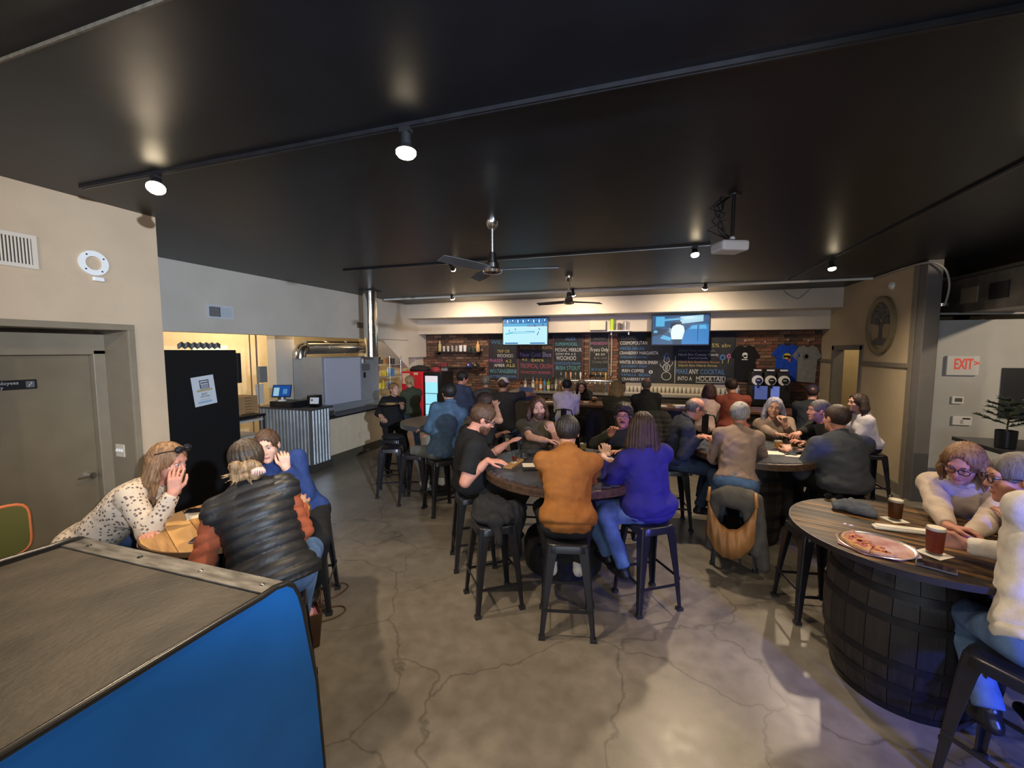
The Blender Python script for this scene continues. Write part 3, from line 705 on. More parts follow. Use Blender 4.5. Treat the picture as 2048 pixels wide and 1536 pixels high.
# ------------------------------------------------------------------ furniture
def wood(name, c, c2, rough=.45, stretch=(1, 14, 14), vs=3., bump=.15, ramp=(.32, .68)):
    return mat(name, c, rough, col2=c2, vscale=vs, stretch=stretch, bump=bump, bscale=12, detail=6, ramp=ramp)
STOOLM = mat('stool_black_metal', (.013, .013, .016), .28, var=.15)
RUB = mat('rubber_foot', (.02, .02, .02), .8)
SH = .70
def stool_meshes():
    h = SH; parts = []
    # seat: crowned rounded square with a skirt and a grip slot
    n = 40; rings = []
    def sq(r, e=5.):
        out = []
        for i in range(n):
            t = 2 * PI * i / n; c, s_ = math.cos(t), math.sin(t); k = (abs(c) ** e + abs(s_) ** e) ** (-1 / e); out.append((c * k * r, s_ * k * r))
        return out
    b = MB(); zs = [(.02, h - .004), (.10, h - .001), (.145, h), (.156, h - .006), (.160, h - .016), (.166, h - .06), (.164, h - .062), (.155, h - .02), (.02, h - .014)]
    vs = []
    for r, z in zs: vs += [(x, y, z) for x, y in sq(r)]
    fs = []
    for q in range(len(zs) - 1):
        for i in range(n): j = (i + 1) % n; fs.append((q * n + i, q * n + j, (q + 1) * n + j, (q + 1) * n + i))
    b.add(vs, fs); parts.append(('seat', b, 40))
    for sx in (-1, 1):
        for sy in (-1, 1):
            b = MB(); sec = []
            for z, off, w_ in ((h - .012, .150, .085), (h - .10, .160, .074), (h * .45, .182, .050), (.04, .200, .034), (.015, .203, .032)):
                c = off; t = .012
                pl = [(c - w_, c), (c - .012, c), (c - .004, c - .004), (c, c - .012), (c, c - w_), (c - t, c - w_), (c - t, c - t), (c - w_, c - t)]
                sec.append([(x * sx, y * sy, z) for x, y in pl])
            vs = [p for q in sec for p in q]; m = 8; fs = []
            flip = sx * sy < 0
            for q in range(len(sec) - 1):
                for i in range(m):
                    j = (i + 1) % m; f = (q * m + i, (q + 1) * m + i, (q + 1) * m + j, q * m + j); fs.append(f[::-1] if flip else f)
            fs += [tuple(range(m)), tuple(range((len(sec) - 1) * m, len(sec) * m))[::-1]]
            b.add(vs, fs); parts.append(('leg', b, None))
            b = MB().box((.186 * sx, .186 * sy, .012), (.046, .046, .024)); parts.append(('foot_cap', b, None))
    for i, z in enumerate((.22, .22, .26, .26)):
        a = .188; b = MB()
        if i < 2: b.box((0, (-1) ** i * a, z), (.36, .006, .022))
        else: b.box(((-1) ** i * a, 0, z), (.006, .36, .022))
        parts.append(('rail', b, None))
    return parts
_sm = [(n, b.mesh(n, RUB if n == 'foot_cap' else STOOLM), sm) for n, b, sm in stool_meshes()]
for n, me, sm in _sm:
    if sm: me.shade_smooth(); me.set_sharp_from_angle(angle=R_(sm))
def stool(x, y, rot, label, group=None, back=False):
    o = thing('bar_stool', label, 'stool', (x, y, 0), R_(rot), group)
    for n, me, sm in _sm:
        p = bpy.data.objects.new(n, me); COL.objects.link(p); p.parent = o
    if back:
        b = MB(); pts = [(-.15, -.15, SH - .05), (-.17, -.19, SH + .20), (-.13, -.21, SH + .33), (0, -.215, SH + .35), (.13, -.21, SH + .33), (.17, -.19, SH + .20), (.15, -.15, SH - .05)]
        b.tube(pts, .013, 8); b.build('back_frame', STOOLM, o, smooth=60)
        MB().box((0, -.192, SH + .16), (.10, .006, .36), (R_(9), 0, 0)).build('back_slat', STOOLM, o)
    return o
def disc(r, n=48): return [(r * math.cos(2 * PI * i / n), r * math.sin(2 * PI * i / n)) for i in range(n)]
def sawblade(r, n=44):
    pl = []
    for i in range(n):
        a = 2 * PI * i / n; da = 2 * PI / n
        pl += [(r * math.cos(a), r * math.sin(a)), ((r - .035) * math.cos(a + da * .12), (r - .035) * math.sin(a + da * .12)), ((r - .03) * math.cos(a + da * .45), (r - .03) * math.sin(a + da * .45))]
    return pl
DW = wood('table_dark_wood', (.035, .02, .012), (.085, .05, .03), .38)
SAW = mat('saw_blade_steel', (.085, .094, .115), .34, metal=.5, var=.4, vscale=6)
def barrel_staves(o, r0, rb, h, n=22, z0=0.):
    WS = [wood('barrel_stave_%d' % k, c, c2, .55, (14, 14, 1), 2.) for k, (c, c2) in enumerate((((.009, .007, .006), (.022, .017, .014)), ((.006, .005, .004), (.015, .012, .010)), ((.015, .012, .010), (.033, .027, .024))))]
    rg = random.Random(5); me = {}
    for i in range(n):
        k = rg.randrange(3); b = MB(); a0 = -PI / n * .97; a1 = PI / n * .97; vs = []; m = 9
        for j in range(m):
            t = j / (m - 1); r = r0 + (rb - r0) * (1 - (2 * t - 1) ** 2); z = z0 + h * t
            for a, rr in ((a0, r), (a1, r), (a1, r - .02), (a0, r - .02)): vs.append((rr * math.cos(a), rr * math.sin(a), z))
        fs = []
        for j in range(m - 1):
            for q in range(4): fs.append((j * 4 + q, j * 4 + (q + 1) % 4, j * 4 + 4 + (q + 1) % 4, j * 4 + 4 + q))
        fs += [(3, 2, 1, 0), tuple(range(4 * m - 4, 4 * m))]
        if k not in me: b.add(vs, fs); me[k] = b.mesh('stave', WS[k])
        p = bpy.data.objects.new('stave', me[k]); COL.objects.link(p); p.parent = o; p.rotation_euler = (0, 0, 2 * PI * i / n)
    hm = mat('hoop_iron', (.02, .019, .02), .5, metal=.6, var=.3)
    for t, hw in ((.02, .05), (.20, .045), (.36, .042), (.64, .042), (.80, .045), (.98, .05)):
        f = lambda u: r0 + (rb - r0) * (1 - (2 * u - 1) ** 2) + .004
        z = z0 + h * t; dz = hw / 2; u0 = max(0, t - dz / h); u1 = min(1, t + dz / h)
        MB().lathe([(f(u0) - .006, z0 + h * u0), (f(u0), z0 + h * u0), (f(u1), z0 + h * u1), (f(u1) - .006, z0 + h * u1)], 44).build('hoop', hm, o, smooth=40)
    MB().prism(disc(r0 - .015, 36), z0 + .04, z0 + h - .03).build('barrel_core', mat('barrel_inside', (.015, .012, .01), .9), o)
def plank_top(o, r, z, th, n, mats, ang=0., gap=.003):
    w_ = 2 * r / n; ca, sa = math.cos(ang), math.sin(ang); rg = random.Random(n)
    for i in range(n):
        y0 = -r + i * w_ + gap / 2; y1 = y0 + w_ - gap; pl = []
        ys = np.linspace(y0, y1, 6)
        for y in ys: pl.append((math.sqrt(max(r * r - y * y, 1e-5)), y))
        for y in ys[::-1]: pl.append((-math.sqrt(max(r * r - y * y, 1e-5)), y))
        pl = [(x * ca - y * sa, x * sa + y * ca) for x, y in pl]
        MB().prism(pl, z - th, z + rg.uniform(-.0008, .0008)).build('plank', mats[i % len(mats)], o)
TZ = 1.0
# sawblade table in the middle
CT = (-.76, 3.94)
o = thing('sawblade_table', 'round dark wood table with a big toothed saw blade top on a drum foot', 'table', (*CT, 0))
MB().prism(disc(.775), TZ - .075, TZ - .006).build('table_top', DW, o, bevel=.008)
MB().prism(sawblade(.74, 52), TZ - .006, TZ).build('saw_blade', SAW, o)
MB().lathe([(.30, 0), (.37, .03), (.385, .10), (.385, .24), (.36, .31), (.16, .33)], 40).build('drum_foot', mat('tyre_black', (.012, .011, .011), .75, var=.3, bump=.3, bscale=30), o, smooth=50)
MB().box((0, 0, .63), (.20, .20, .62)).build('post', DW, o, bevel=.01)
for a in (0, PI / 2):
    MB().box((0, 0, TZ - .115), (.9, .09, .08), (0, 0, a + .3)).build('cleat', DW, o)
# right-hand table: saw blade on a barrel
RTB = (1.12, 5.22)
o = thing('sawblade_table', 'dark toothed saw blade table on an oak barrel below the t-shirts', 'table', (*RTB, 0))
MB().prism(disc(.635), TZ - .075, TZ - .006).build('table_top', DW, o, bevel=.008)
MB().prism(sawblade(.62), TZ - .006, TZ).build('saw_blade', SAW, o)
barrel_staves(o, .27, .33, TZ - .075)
# near barrel table, planked top with an iron rim
NT = (1.55, 3.15); NZ = .97
o = thing('barrel_table', 'oak barrel table with streaky planked round top holding pizza and beers', 'table', (*NT, 0))
PM = [wood('plank_streaky_%d' % k, c, c2, .42, (1., 13, 13), 2.2, ramp=(.44, .66)) for k, (c, c2) in enumerate((((.012, .008, .006), (.24, .12, .035)), ((.010, .007, .005), (.12, .06, .022)), ((.014, .009, .006), (.19, .095, .03))))]
for m_ in PM: m_.node_tree.nodes['Principled BSDF'].inputs['Specular IOR Level'].default_value = .18
plank_top(o, .612, NZ, .03, 9, PM, R_(0))
o2 = [c for c in o.children if c.name.startswith('plank')]
for c in o2: c.rotation_euler = (0, 0, R_(-22))
MB().lathe([(.613, NZ - .034), (.622, NZ - .034), (.622, NZ + .001), (.613, NZ + .001), (.613, NZ - .034)], 64).build('rim', mat('rim_iron', (.03, .025, .022), .4, metal=.5), o, smooth=40)
MB().prism(disc(.56), NZ - .06, NZ - .032).build('under_board', DW, o)
barrel_staves(o, .335, .405, NZ - .06)
# light wooden table on the left
LT = (-2.64, 2.02); LTZ = .97
o = thing('wooden_table', 'round light honey wood table with burnt streaks where three women sit', 'table', (*LT, 0))
LM = [wood('plank_honey_%d' % k, c, c2, .35, (1, 10, 10), 2.2) for k, (c, c2) in enumerate((((.16, .075, .02), (.52, .29, .10)), ((.50, .28, .10), (.56, .33, .13)), ((.10, .045, .014), (.50, .27, .09))))]
plank_top(o, .47, LTZ, .028, 7, LM, 0)
for c in o.children: c.rotation_euler = (0, 0, R_(-25))
MB().lathe([(.471, LTZ - .03), (.478, LTZ - .03), (.478, LTZ - .002), (.471, LTZ - .002), (.471, LTZ - .03)], 56).build('rim', mat('rim_dark_wood', (.09, .045, .018), .5), o, smooth=40)
barrel_staves(o, .26, .32, LTZ - .03, n=18)
# far left high table with a metal band
FT = (-2.95, 5.55)
o = thing('high_table', 'round brown high table with a steel band, beside the empty stools', 'table', (*FT, 0))
MB().prism(disc(.56), 1.0, 1.05).build('table_top', wood('table_brown', (.12, .085, .055), (.20, .15, .10), .3), o, bevel=.004)
MB().lathe([(.561, .985), (.572, .985), (.572, 1.048), (.561, 1.048), (.561, .985)], 48).build('steel_band', mat('band_steel', (.2, .22, .26), .35, metal=.8), o, smooth=40)
MB().box((0, 0, .52), (.16, .16, .96)).build('post', DW, o, bevel=.01); MB().prism(disc(.3, 24), 0, .06).build('foot_plate', BLACK, o)
# stools
G = 'black metal bar stools'
stool(-1.20, 3.16, 38, 'black metal stool with a black jacket thrown over it', G)
stool(-3.88, 5.72, 12, 'empty black stool with a folded jacket at the brown high table, farthest back', G)
stool(-3.55, 5.18, 28, 'empty black stool in the middle of three at brown high table', G)
stool(-3.02, 4.98, 12, 'empty black stool tucked closest under the brown high table', G)
stool(1.28, 3.82, 10, 'empty black stool pushed under the pizza table beside the barrel', G)
# arcade cabinet at the lower left
o = thing('arcade_cabinet', 'big blue sided game cabinet with worn black top and metal strip', 'cabinet', (-1.5, 1.40, 0))
BLUE = mat('cabinet_blue_laminate', (.010, .125, .42), .42, var=.08, vscale=3, spec=.35)
prof = [(-1.5, 0), (.16, 0), (.13, .50), (.065, .90), (.045, .98), (.02, 1.035), (-.015, 1.065), (-.07, 1.078), (-.14, 1.075), (-.30, 1.082), (-1.5, 1.105)]
for nm, x0, x1 in (('side_panel', -.022, 0), ('side_panel', -1.46, -1.438)):
    MB().prism(prof, x0, x1, lambda a, z, x: (x, a, z)).build(nm, BLUE if x0 > -1 else mat('edge_black', (.016, .015, .014), .3), o, bevel=.002)
    MB().tube([((x0 + x1) / 2, a, z) for a, z in prof[1:]], .0145, 8).build('edge_moulding', mat('edge_black', (.016, .015, .014), .3), o, smooth=60)
MB().add([(-1.44, -1.5, 1.088), (-.022, -1.5, 1.088), (-.022, -.10, 1.058), (-1.44, -.10, 1.058), (-1.44, -1.5, 1.05), (-.022, -1.5, 1.05), (-.022, -.10, 1.02), (-1.44, -.10, 1.02)], [(0, 1, 2, 3), (7, 6, 5, 4), (3, 2, 6, 7), (1, 0, 4, 5)]).build('top_board', mat('worn_black_board', (.028, .023, .017), .6, col2=(.068, .056, .041), vscale=3.5, stretch=(1.6, 1, 1), bump=.35, bscale=30, detail=12), o)
MB().box((-.731, -.052, 1.063), (1.414, .10, .006), (R_(-1), 0, 0)).build('metal_strip', mat('scuffed_strip', (.10, .092, .08), .45, metal=.5, col2=(.26, .245, .22), vscale=4, stretch=(2, 9, 1)), o)
for x in (-.10, -.48, -.9, -1.30):
    MB().lathe([(.013, 0), (.011, .004), (0, .006)], 12, (x, -.055, 1.066)).build('bolt', STEEL if x > -.6 else BLACK, o, smooth=60)
MB().bb((-1.438, .02, .02), (-.022, .04, 1.0)).build('front_board', BLACK, o)
MB().bb((-1.438, -1.48, .02), (-.022, -1.46, 1.05)).build('back_board', BLACK, o)
# olive and orange chair by the door
o = thing('chair', 'olive chair with an orange edged rounded back beside the staff door', 'chair', (-3.80, 1.43, 0), R_(95))
OLV = mat('olive_plastic', (.10, .10, .03), .4); ORG = mat('orange_edge', (.55, .16, .06), .4)
pl = []
for i in range(48):
    t = 2 * PI * i / 48; c, s_ = math.cos(t), math.sin(t); k = (abs(c) ** 5 + abs(s_) ** 5) ** -.2; pl.append((c * k * .21, s_ * k * .17))
MB().prism(pl, -.010, .010, lambda x, z, y: (x, .2 + y, .90 + z)).build('backrest', OLV, o, bevel=.004)
MB().tube([(x * 1.02, .2, .90 + z * 1.02) for x, z in pl], .012, 6, closed=True).build('edge_band', ORG, o, smooth=80)
MB().bb((-.22, -.2, .45), (.22, .2, .48)).build('seat', OLV, o, bevel=.012)
for sx in (-1, 1):
    MB().cone((sx * .19, -.18, .45), (sx * .21, -.2, 0), .014).build('leg', BLACK, o); MB().tube([(sx * .21, .22, 0), (sx * .19, .2, .46), (sx * .17, .215, .80)], .014).build('leg', BLACK, o)
# ------------------------------------------------------------------ ceiling things and lamps
BULB = mat('bulb_glow', (1, .9, .7), .3, emit=(1, .80, .52), es=28)
def track(name, label, p0, p1, m=None):
    o = thing(name, label, 'track', (*p0, 0)); v = np.array(p1) - np.array(p0); L = np.linalg.norm(v); a = math.atan2(v[1], v[0]); o.rotation_euler = (0, 0, a)
    MB().bb((0, -.018, CEIL - .02), (L, .018, CEIL)).build('rail', BLACK, o); MB().bb((0, -.004, CEIL - .024), (L, .004, CEIL - .02)).build('slot', m or STEEL, o)
track('light_track', 'black ceiling light track crossing above the game cabinet', (-4.0, 2.05), (4.0, 2.05), BLACK)
track('light_track', 'black ceiling light track between the two ceiling fans', (-4.4, 5.32), (.62, 5.32))
track('light_track', 'black ceiling light track running toward the medallion wall', (2.22, 3.2), (2.22, 8.35), BLACK)
def lamp(x, y, z, tgt, power, label, size=125, rad=.05, col=(1, .79, .55), lit=True, r=.034):
    o = thing('track_light', label, 'lamp', (x, y, CEIL), 0, 'ceiling track spotlights')
    d = np.array(tgt, float) - np.array((x, y, z)); d = nrm(d); c = np.array((0, 0, z - CEIL)); B_ = mat('lamp_black', (.014, .014, .015), .35)
    MB().bb((-.03, -.02, -.045), (.03, .02, -.02)).build('adapter', B_, o)
    MB().tube([(0, 0, -.04), (0, 0, (z - CEIL) * .5), tuple(c - d * .10)], .008, 6).build('arm', B_, o)
    MB().cone(tuple(c - d * .11), tuple(c - d * .03), .026, .030, 18).build('lamp_body', B_, o, smooth=40)
    MB().cone(tuple(c - d * .03), tuple(c + d * .004), .030, r, 18).build('lamp_collar', B_, o, smooth=40)
    pr = [(r * .97, 0), (r * .97, .012), (r * .8, .024), (r * .4, .032), (0, .034)]
    q = Vector(d).to_track_quat('Z', 'Y'); b = MB().lathe(pr, 18); b.v = [tuple(q @ Vector(v) + Vector(c + d * .003)) for v in b.v]; b.build('bulb', BULB if lit else B_, o, smooth=180)
    if lit:
        l = bpy.data.lights.new('lamp_light', 'SPOT'); l.energy = power; l.color = col; l.spot_size = R_(size); l.spot_blend = .85; l.shadow_soft_size = rad
        lo = bpy.data.objects.new('lamp_light', l); COL.objects.link(lo); lo.parent = o; lo.location = tuple(c + d * .06); lo.rotation_euler = Vector(d).to_track_quat('-Z', 'Y').to_euler()
    return o
L1 = ony(312, 374, 2.05); L2 = ony(812, 302, 2.05); L3 = ony(906, 538, 5.32); L4 = ony(1390, 508, 5.32); L5 = onx(1664, 536, 2.22)
lamp(L1[0], 2.05, L1[2], (-2.4, 1.3, 1.2), 200, 'glaring spotlight on the track above the women at the wooden table', 150, r=.055)
lamp(L2[0], 2.05, L2[2], (-1.15, 1.9, 1.0), 190, 'spotlight hanging straight down on the track above the game cabinet', 150, r=.055)
lamp(L3[0], 5.32, L3[2], (-2.9, 8.0, 2.0), 60, 'small dark spotlight turned toward the bar, behind the big fan', 110)
lamp(L4[0], 5.32, L4[2], (.75, 4.4, 0), 230, 'spotlight on the middle track below the projector', 140, r=.045)
lamp(2.22, L5[1], L5[2], (2.5, 6.0, 0), 260, 'spotlight on the track beside the medallion wall', 160, r=.045)
lamp(2.22, 3.45, 3.10, (1.7, 3.0, 0), 80, 'spotlight on the side track above the pizza table', 130, r=.045)
lamp(1.9, 2.05, 3.10, (.4, 3.2, 0), 80, 'spotlight on the game cabinet track over the pizza table side', 130)
for px, py, lb in ((905, 597, 'bare bright spotlight on the white conduit near the brick shelves'), (1146, 590, 'bright spotlight on the white conduit behind the far fan'), (1410, 577, 'bright spotlight on the white conduit above the car television')):
    P = ony(px, py, 8.52); lamp(P[0], 8.52, P[2] + .01, (P[0] - .1, 9.6, 1.9), 190, lb, 150, r=.05)
lamp(-2.6, -1.2, 3.10, (-4.3, 1.4, 1.2), 125, 'spotlight behind the game cabinet shining on the staff door', 130)
lamp(5.5, 4.4, 3.08, (4.4, 7.4, 1.7), 230, 'added unseen spotlight that brightens the grey wall', 120)  # extra lamp out of view, added to brighten the exit wall
lamp(2.7, -1.2, 3.0, (-6.1, 5.8, 2.15), 2700, 'cool spotlight above the entrance shining toward the kitchen soffit', 46, col=(.70, .82, 1.0))
lamp(.8, -1.2, 3.10, (.2, 1.6, 0), 60, 'spotlight over the entrance floor', 130)
# white conduit
P = [ony(768, 597, 8.5), ony(1230, 577, 8.5), ony(1420, 568, 8.5), ony(1640, 559, 8.5)]
b = MB().tube([(p[0], 8.5, CEIL - .03) for p in P] + [(3.44, 8.5, CEIL - .03)], .022, 8); tag(b.build('conduit', WHITE, smooth=60), 'white painted conduit along the ceiling before the bar beam', 'conduit')
b = MB().tube(smoothpts([(3.46, 8.5, CEIL - .04), (3.46, 7.9, CEIL - .02), (3.46, 7.3, CEIL - .03), (3.54, 7.12, CEIL - .05), (3.66, 7.10, CEIL - .16), (3.72, 7.12, CEIL - .36), (3.76, 7.25, 2.72)]), .012, 8)
tag(b.build('cable', mat('grey_cable', (.4, .4, .38), .5), smooth=60), 'grey cable looping from the medallion wall over the pillar', 'cable')
b = MB().tube([(3.7, 7.40, 2.60), (4.6, 7.38, 2.585), (6.5, 7.38, 2.58)], .015, 8); tag(b.build('pipe', mat('grey_cable', (.4, .4, .38), .5), smooth=60), 'thin grey pipe running along the top of the exit wall', 'pipe')
b = MB().tube([tuple(ony(x, y, 9.69)) for x, y in ((1564, 574), (1572, 586), (1583, 593), (1596, 598), (1604, 592), (1614, 584), (1626, 573))], .005, 5); tag(b.build('wire', mat('thin_wire', (.12, .10, .08), .6)), 'thin wire drooping on the pale beam above the t-shirts', 'wire')
# fans
CHR = mat('fan_chrome', (.72, .70, .68), .14, metal=1.)
def fan(x, y, zm, rot, label, L=.62):
    o = thing('ceiling_fan', label, 'fan', (x, y, CEIL), R_(rot), 'steel ceiling fans'); d = zm - CEIL
    MB().lathe([(.062, 0), (.062, -.02), (.050, -.06), (.030, -.085), (.02, -.09), (0.0, -.09)], 28).build('canopy', CHR, o, smooth=40)
    MB().cone((0, 0, -.08), (0, 0, d + .10), .012).build('rod', mat('fan_rod_steel', (.6, .56, .5), .3, metal=.9), o, smooth=40)
    MB().lathe([(.0, d + .14), (.030, d + .14), (.046, d + .05), (.062, d + .04), (.066, d - .0), (.095, d - .02), (.085, d - .045), (.03, d - .06), (0, d - .06)][::-1], 32).build('motor', CHR, o, smooth=35)
    for k in range(3):
        b = MB(); vs = []
        for j, (r, w_) in enumerate(((.06, .035), (.16, .05), (L * .6, .062), (L, .045))):
            for s_ in (-1, 1):
                for t in (-.003, .003): vs.append((r, s_ * w_, d - .012 + s_ * .016 + t))
        fs = []
        for j in range(3): a = j * 4; fs += [(a, a + 4, a + 6, a + 2), (a + 1, a + 3, a + 7, a + 5), (a, a + 1, a + 5, a + 4), (a + 2, a + 6, a + 7, a + 3)]
        fs += [(0, 2, 3, 1), (12, 13, 15, 14)]; b.add(vs, fs); b.build('blade', mat('fan_blade_grey', (.16, .16, .17), .4, metal=.6), o, rot=(0, 0, 2 * PI * k / 3))
fan(-1.41, 3.72, 2.86, 128, 'big brushed steel ceiling fan hanging on a long rod over the tables')
fan(-1.28, 6.90, 2.90, 160, 'smaller looking steel ceiling fan in front of the bar beam')
# projector
o = thing('projector', 'white ceiling projector on a black pole with tangled cables', 'projector', (.57, 3.72, CEIL), R_(24))
MB().bb((-.11, -.09, -.44), (.11, .09, -.36)).build('case', mat('projector_white', (.62, .62, .66), .4), o, bevel=.02)
MB().bb((-.03, -.05, -.36), (.03, .03, -.35)).build('label_plate', BLACK, o); MB().cone((.03, .09, -.40), (.03, .115, -.40), .03).build('lens', BLACK, o)
MB().cone((.02, 0, -.35), (.02, 0, -.01), .013).build('pole', BLACK, o); MB().lathe([(.045, -.012), (.05, 0), (0, 0)], 20, (.02, 0, 0)).build('mount', BLACK, o); MB().ball((.02, 0, -.335), .022).build('joint', WHITE, o, smooth=180)
for k in range(5):
    r = random.Random(k); pts = [(-.09 + .02 * k, .0, -.02)] + [(-.10 + r.uniform(-.07, .07), r.uniform(-.06, .06), -.1 - .055 * j) for j in range(4)] + [(-.05 + .02 * k, -.02, -.36)]
    MB().tube(pts, .005, 5).build('cable', BLACK, o, smooth=180)
# ducts upper right
o = thing('air_duct', 'dark grimy rectangular air duct beyond the pillar with grilles', 'duct', (3.98, 3.5, 0))
MB().bb((0, 0, 2.60), (.6, 4.6, 3.06)).build('duct_body', mat('duct_grimy', (.14, .13, .115), .45, metal=.5, var=.5, vscale=3), o, bevel=.01)
MB().bb((-.02, 0, 3.06), (.62, 4.6, 3.10)).build('flange', mat('duct_flange', (.10, .095, .085), .5, metal=.6), o)
for y in (3.05, 3.55): MB().bb((-.012, y, 2.72), (0, y + .30, 2.92)).build('grille', mat('grille_tan', (.20, .17, .12), .6) if y > 3.2 else BLACK, o)
MB().lathe([(.10, 0), (.10, .04)], 24, (-.17, 3.95, 2.7)).build('collar', STEEL, o)
# ------------------------------------------------------------------ left wall things
def vent(px, loc, w_, h_, face, label, slats=9, half=False, m=None, vert=False):
    o = thing('air_vent', label, 'vent', loc); o.rotation_euler = (0, 0, face)
    fm = m or mat('vent_cream', (.60, .52, .42), .5)
    b = MB(); t = .028
    for lo, hi in (((-w_ / 2, -.012, -h_ / 2), (w_ / 2, 0, -h_ / 2 + t)), ((-w_ / 2, -.012, h_ / 2 - t), (w_ / 2, 0, h_ / 2)), ((-w_ / 2, -.012, -h_ / 2 + t), (-w_ / 2 + t, 0, h_ / 2 - t)), ((w_ / 2 - t, -.012, -h_ / 2 + t), (w_ / 2, 0, h_ / 2 - t))): b.bb(lo, hi)
    b.build('frame', fm, o); MB().bb((-w_ / 2 + t, -.003, -h_ / 2 + t), (w_ / 2 - t, 0, h_ / 2 - t)).build('backing', mat('vent_shadow', (.05, .04, .03), .8), o)
    if half: MB().bb((.0, -.010, -h_ / 2 + t), (w_ / 2 - t, -.003, h_ / 2 - t)).build('damper', mat('damper_pale', (.5, .55, .6), .4), o)
    for k in range(slats):
        if vert: MB().box((-w_ / 2 + t + (w_ - 2 * t) * (k + .5) / slats, -.007, 0), (.004, .010, h_ - 2 * t), (0, 0, R_(30))).build('slat', fm, o); continue
        z = -h_ / 2 + t + (h_ - 2 * t) * (k + .5) / slats; MB().box((0 if not half else -w_ / 4, -.007, z), ((w_ - 2 * t) * (1 if not half else .5), .010, .003), (R_(30), 0, 0)).build('slat', fm, o)
vent(0, (LX, 1.70, 2.81), .42, .24, PI / 2, 'cream air vent on the beige wall above the staff door', 20, vert=True)
vent(0, (KX, 4.64, 2.66), .40, .20, PI / 2, 'half shut air vent on the pale soffit above the black fridge', 8, True, mat('vent_white', (.6, .62, .64), .4))
vent(0, (KX, 7.81, 2.64), .28, .18, PI / 2, 'small air vent on the soffit beside the shiny duct', 6)
o = thing('mounting_ring', 'white ring shaped mounting plate screwed to the beige wall', 'ring', (LX, 2.24, 2.80), PI / 2)
f = lambda x, z, y: (x, -y, z)
b = MB(); n = 40; vs = []; 
for r, y in ((.055, 0), (.055, .012), (.098, .012), (.098, 0)): vs += [(r * math.cos(2 * PI * i / n), -y, r * math.sin(2 * PI * i / n)) for i in range(n)]
b.add(vs, [(q * n + i, q * n + (i + 1) % n, (q + 1) % 4 * n + (i + 1) % n, (q + 1) % 4 * n + i) for q in range(4) for i in range(n)]); b.build('ring', WHITE, o)
for a in (.6, 2.2, 3.9, 5.4): MB().cone((.077 * math.cos(a), -.012, .077 * math.sin(a)), (.077 * math.cos(a), -.016, .077 * math.sin(a)), .006, n=8).build('screw', BLACK, o)
MB().box((.02, -.012, -.125), (.075, .024, .034)).build('sensor', WHITE, o, bevel=.006)
# sign, switch
o = thing('door_sign', 'black staff only plate with raised lettering on the olive door', 'sign', (LX - .37 + .0005, 1.87, 1.83), PI / 2)
MB().box((0, -.004, 0), (.27, .008, .075)).build('plate', BLACK, o, bevel=.004)
LET = mat('sign_letter_grey', (.42, .42, .40), .5)
text('Employees', .036, (-.125, -.0085, .004), LET, o); text('Only', .036, (-.125, -.0085, -.029), LET, o)
MB().box((.095, -.0088, 0), (.05, .001, .05)).build('pictogram', mat('pictogram_grey', (.10, .10, .10), .5), o); MB().tube([(.085, -.010, -.018), (.094, -.010, .0), (.105, -.010, .008), (.098, -.010, .02)], .003, 5).build('figure', LET, o)
o = thing('switch_plate', 'cream triple light switch plate on the door reveal', 'switch', (LX - .20, DY1 - .022, 1.20))
MB().box((0, -.004, 0), (.115, .008, .115)).build('plate', mat('switch_cream', (.55, .48, .38), .4), o, bevel=.003)
for x in (-.032, 0, .032): MB().box((x, -.012, .004), (.012, .016, .024), (R_(-20), 0, 0)).build('toggle', WHITE, o)
# ------------------------------------------------------------------ kitchen
o = thing('fridge', 'tall matte black fridge with a taped poster, beside the beige wall', 'fridge', (-5.2, 3.24, 0))
FB = mat('fridge_black', (.008, .008, .009), .45)
MB().bb((-.75, 0, .06), (0, .92, 2.10)).build('body', FB, o, bevel=.01); MB().bb((-.7, .02, 0), (-.03, .9, .06)).build('plinth', FB, o); MB().bb((-.06, .92, 1.66), (0, .985, 2.06)).build('hinge_box', FB, o, bevel=.01)
pw = [onx(383, 760, -5.19), onx(427, 751, -5.19), onx(434, 803, -5.19), onx(391, 811, -5.19)]
o = thing('poster', 'white flyer with a beer drawing taped to the black fridge', 'poster', (-5.196, *(np.mean(pw, 0)[1:])), PI / 2)
cx = np.mean(pw, 0); W_ = .275; H_ = .36
MB().box((0, 0, 0), (W_, .002, H_), (0, R_(-6), 0)).build('paper', mat('poster_white', (.62, .65, .68), .6), o)
def pst(lo, hi, m, nm='print'): MB().box(((lo[0] + hi[0]) / 2, -.0025, (lo[1] + hi[1]) / 2), (hi[0] - lo[0], .001, hi[1] - lo[1]), (0, R_(-6), 0)).build(nm, m, o)
ink = mat('ink_dark', (.07, .07, .09), .7); yel = mat('ink_straw', (.45, .36, .16), .7); gr = mat('ink_grey', (.28, .30, .34), .7)
pst((-.05, .02), (.05, .08), gr); pst((-.04, .09), (.045, .105), ink); pst((-.055, .03), (-.045, .13), ink); pst((.05, .03), (.06, .13), ink); pst((-.05, .12), (.055, .132), ink); pst((-.09, -.005), (.10, .018), yel)
text('BEST', .034, (-.035, -.003, -.055), ink, o, rot=(PI / 2, R_(-6), 0)); text('WESTERN', .026, (-.05, -.003, -.085), ink, o, rot=(PI / 2, R_(-6), 0)); pst((-.06, -.11), (.07, -.105), gr); pst((-.08, -.15), (.09, -.125), mat('ink_blue', (.3, .42, .58), .7))
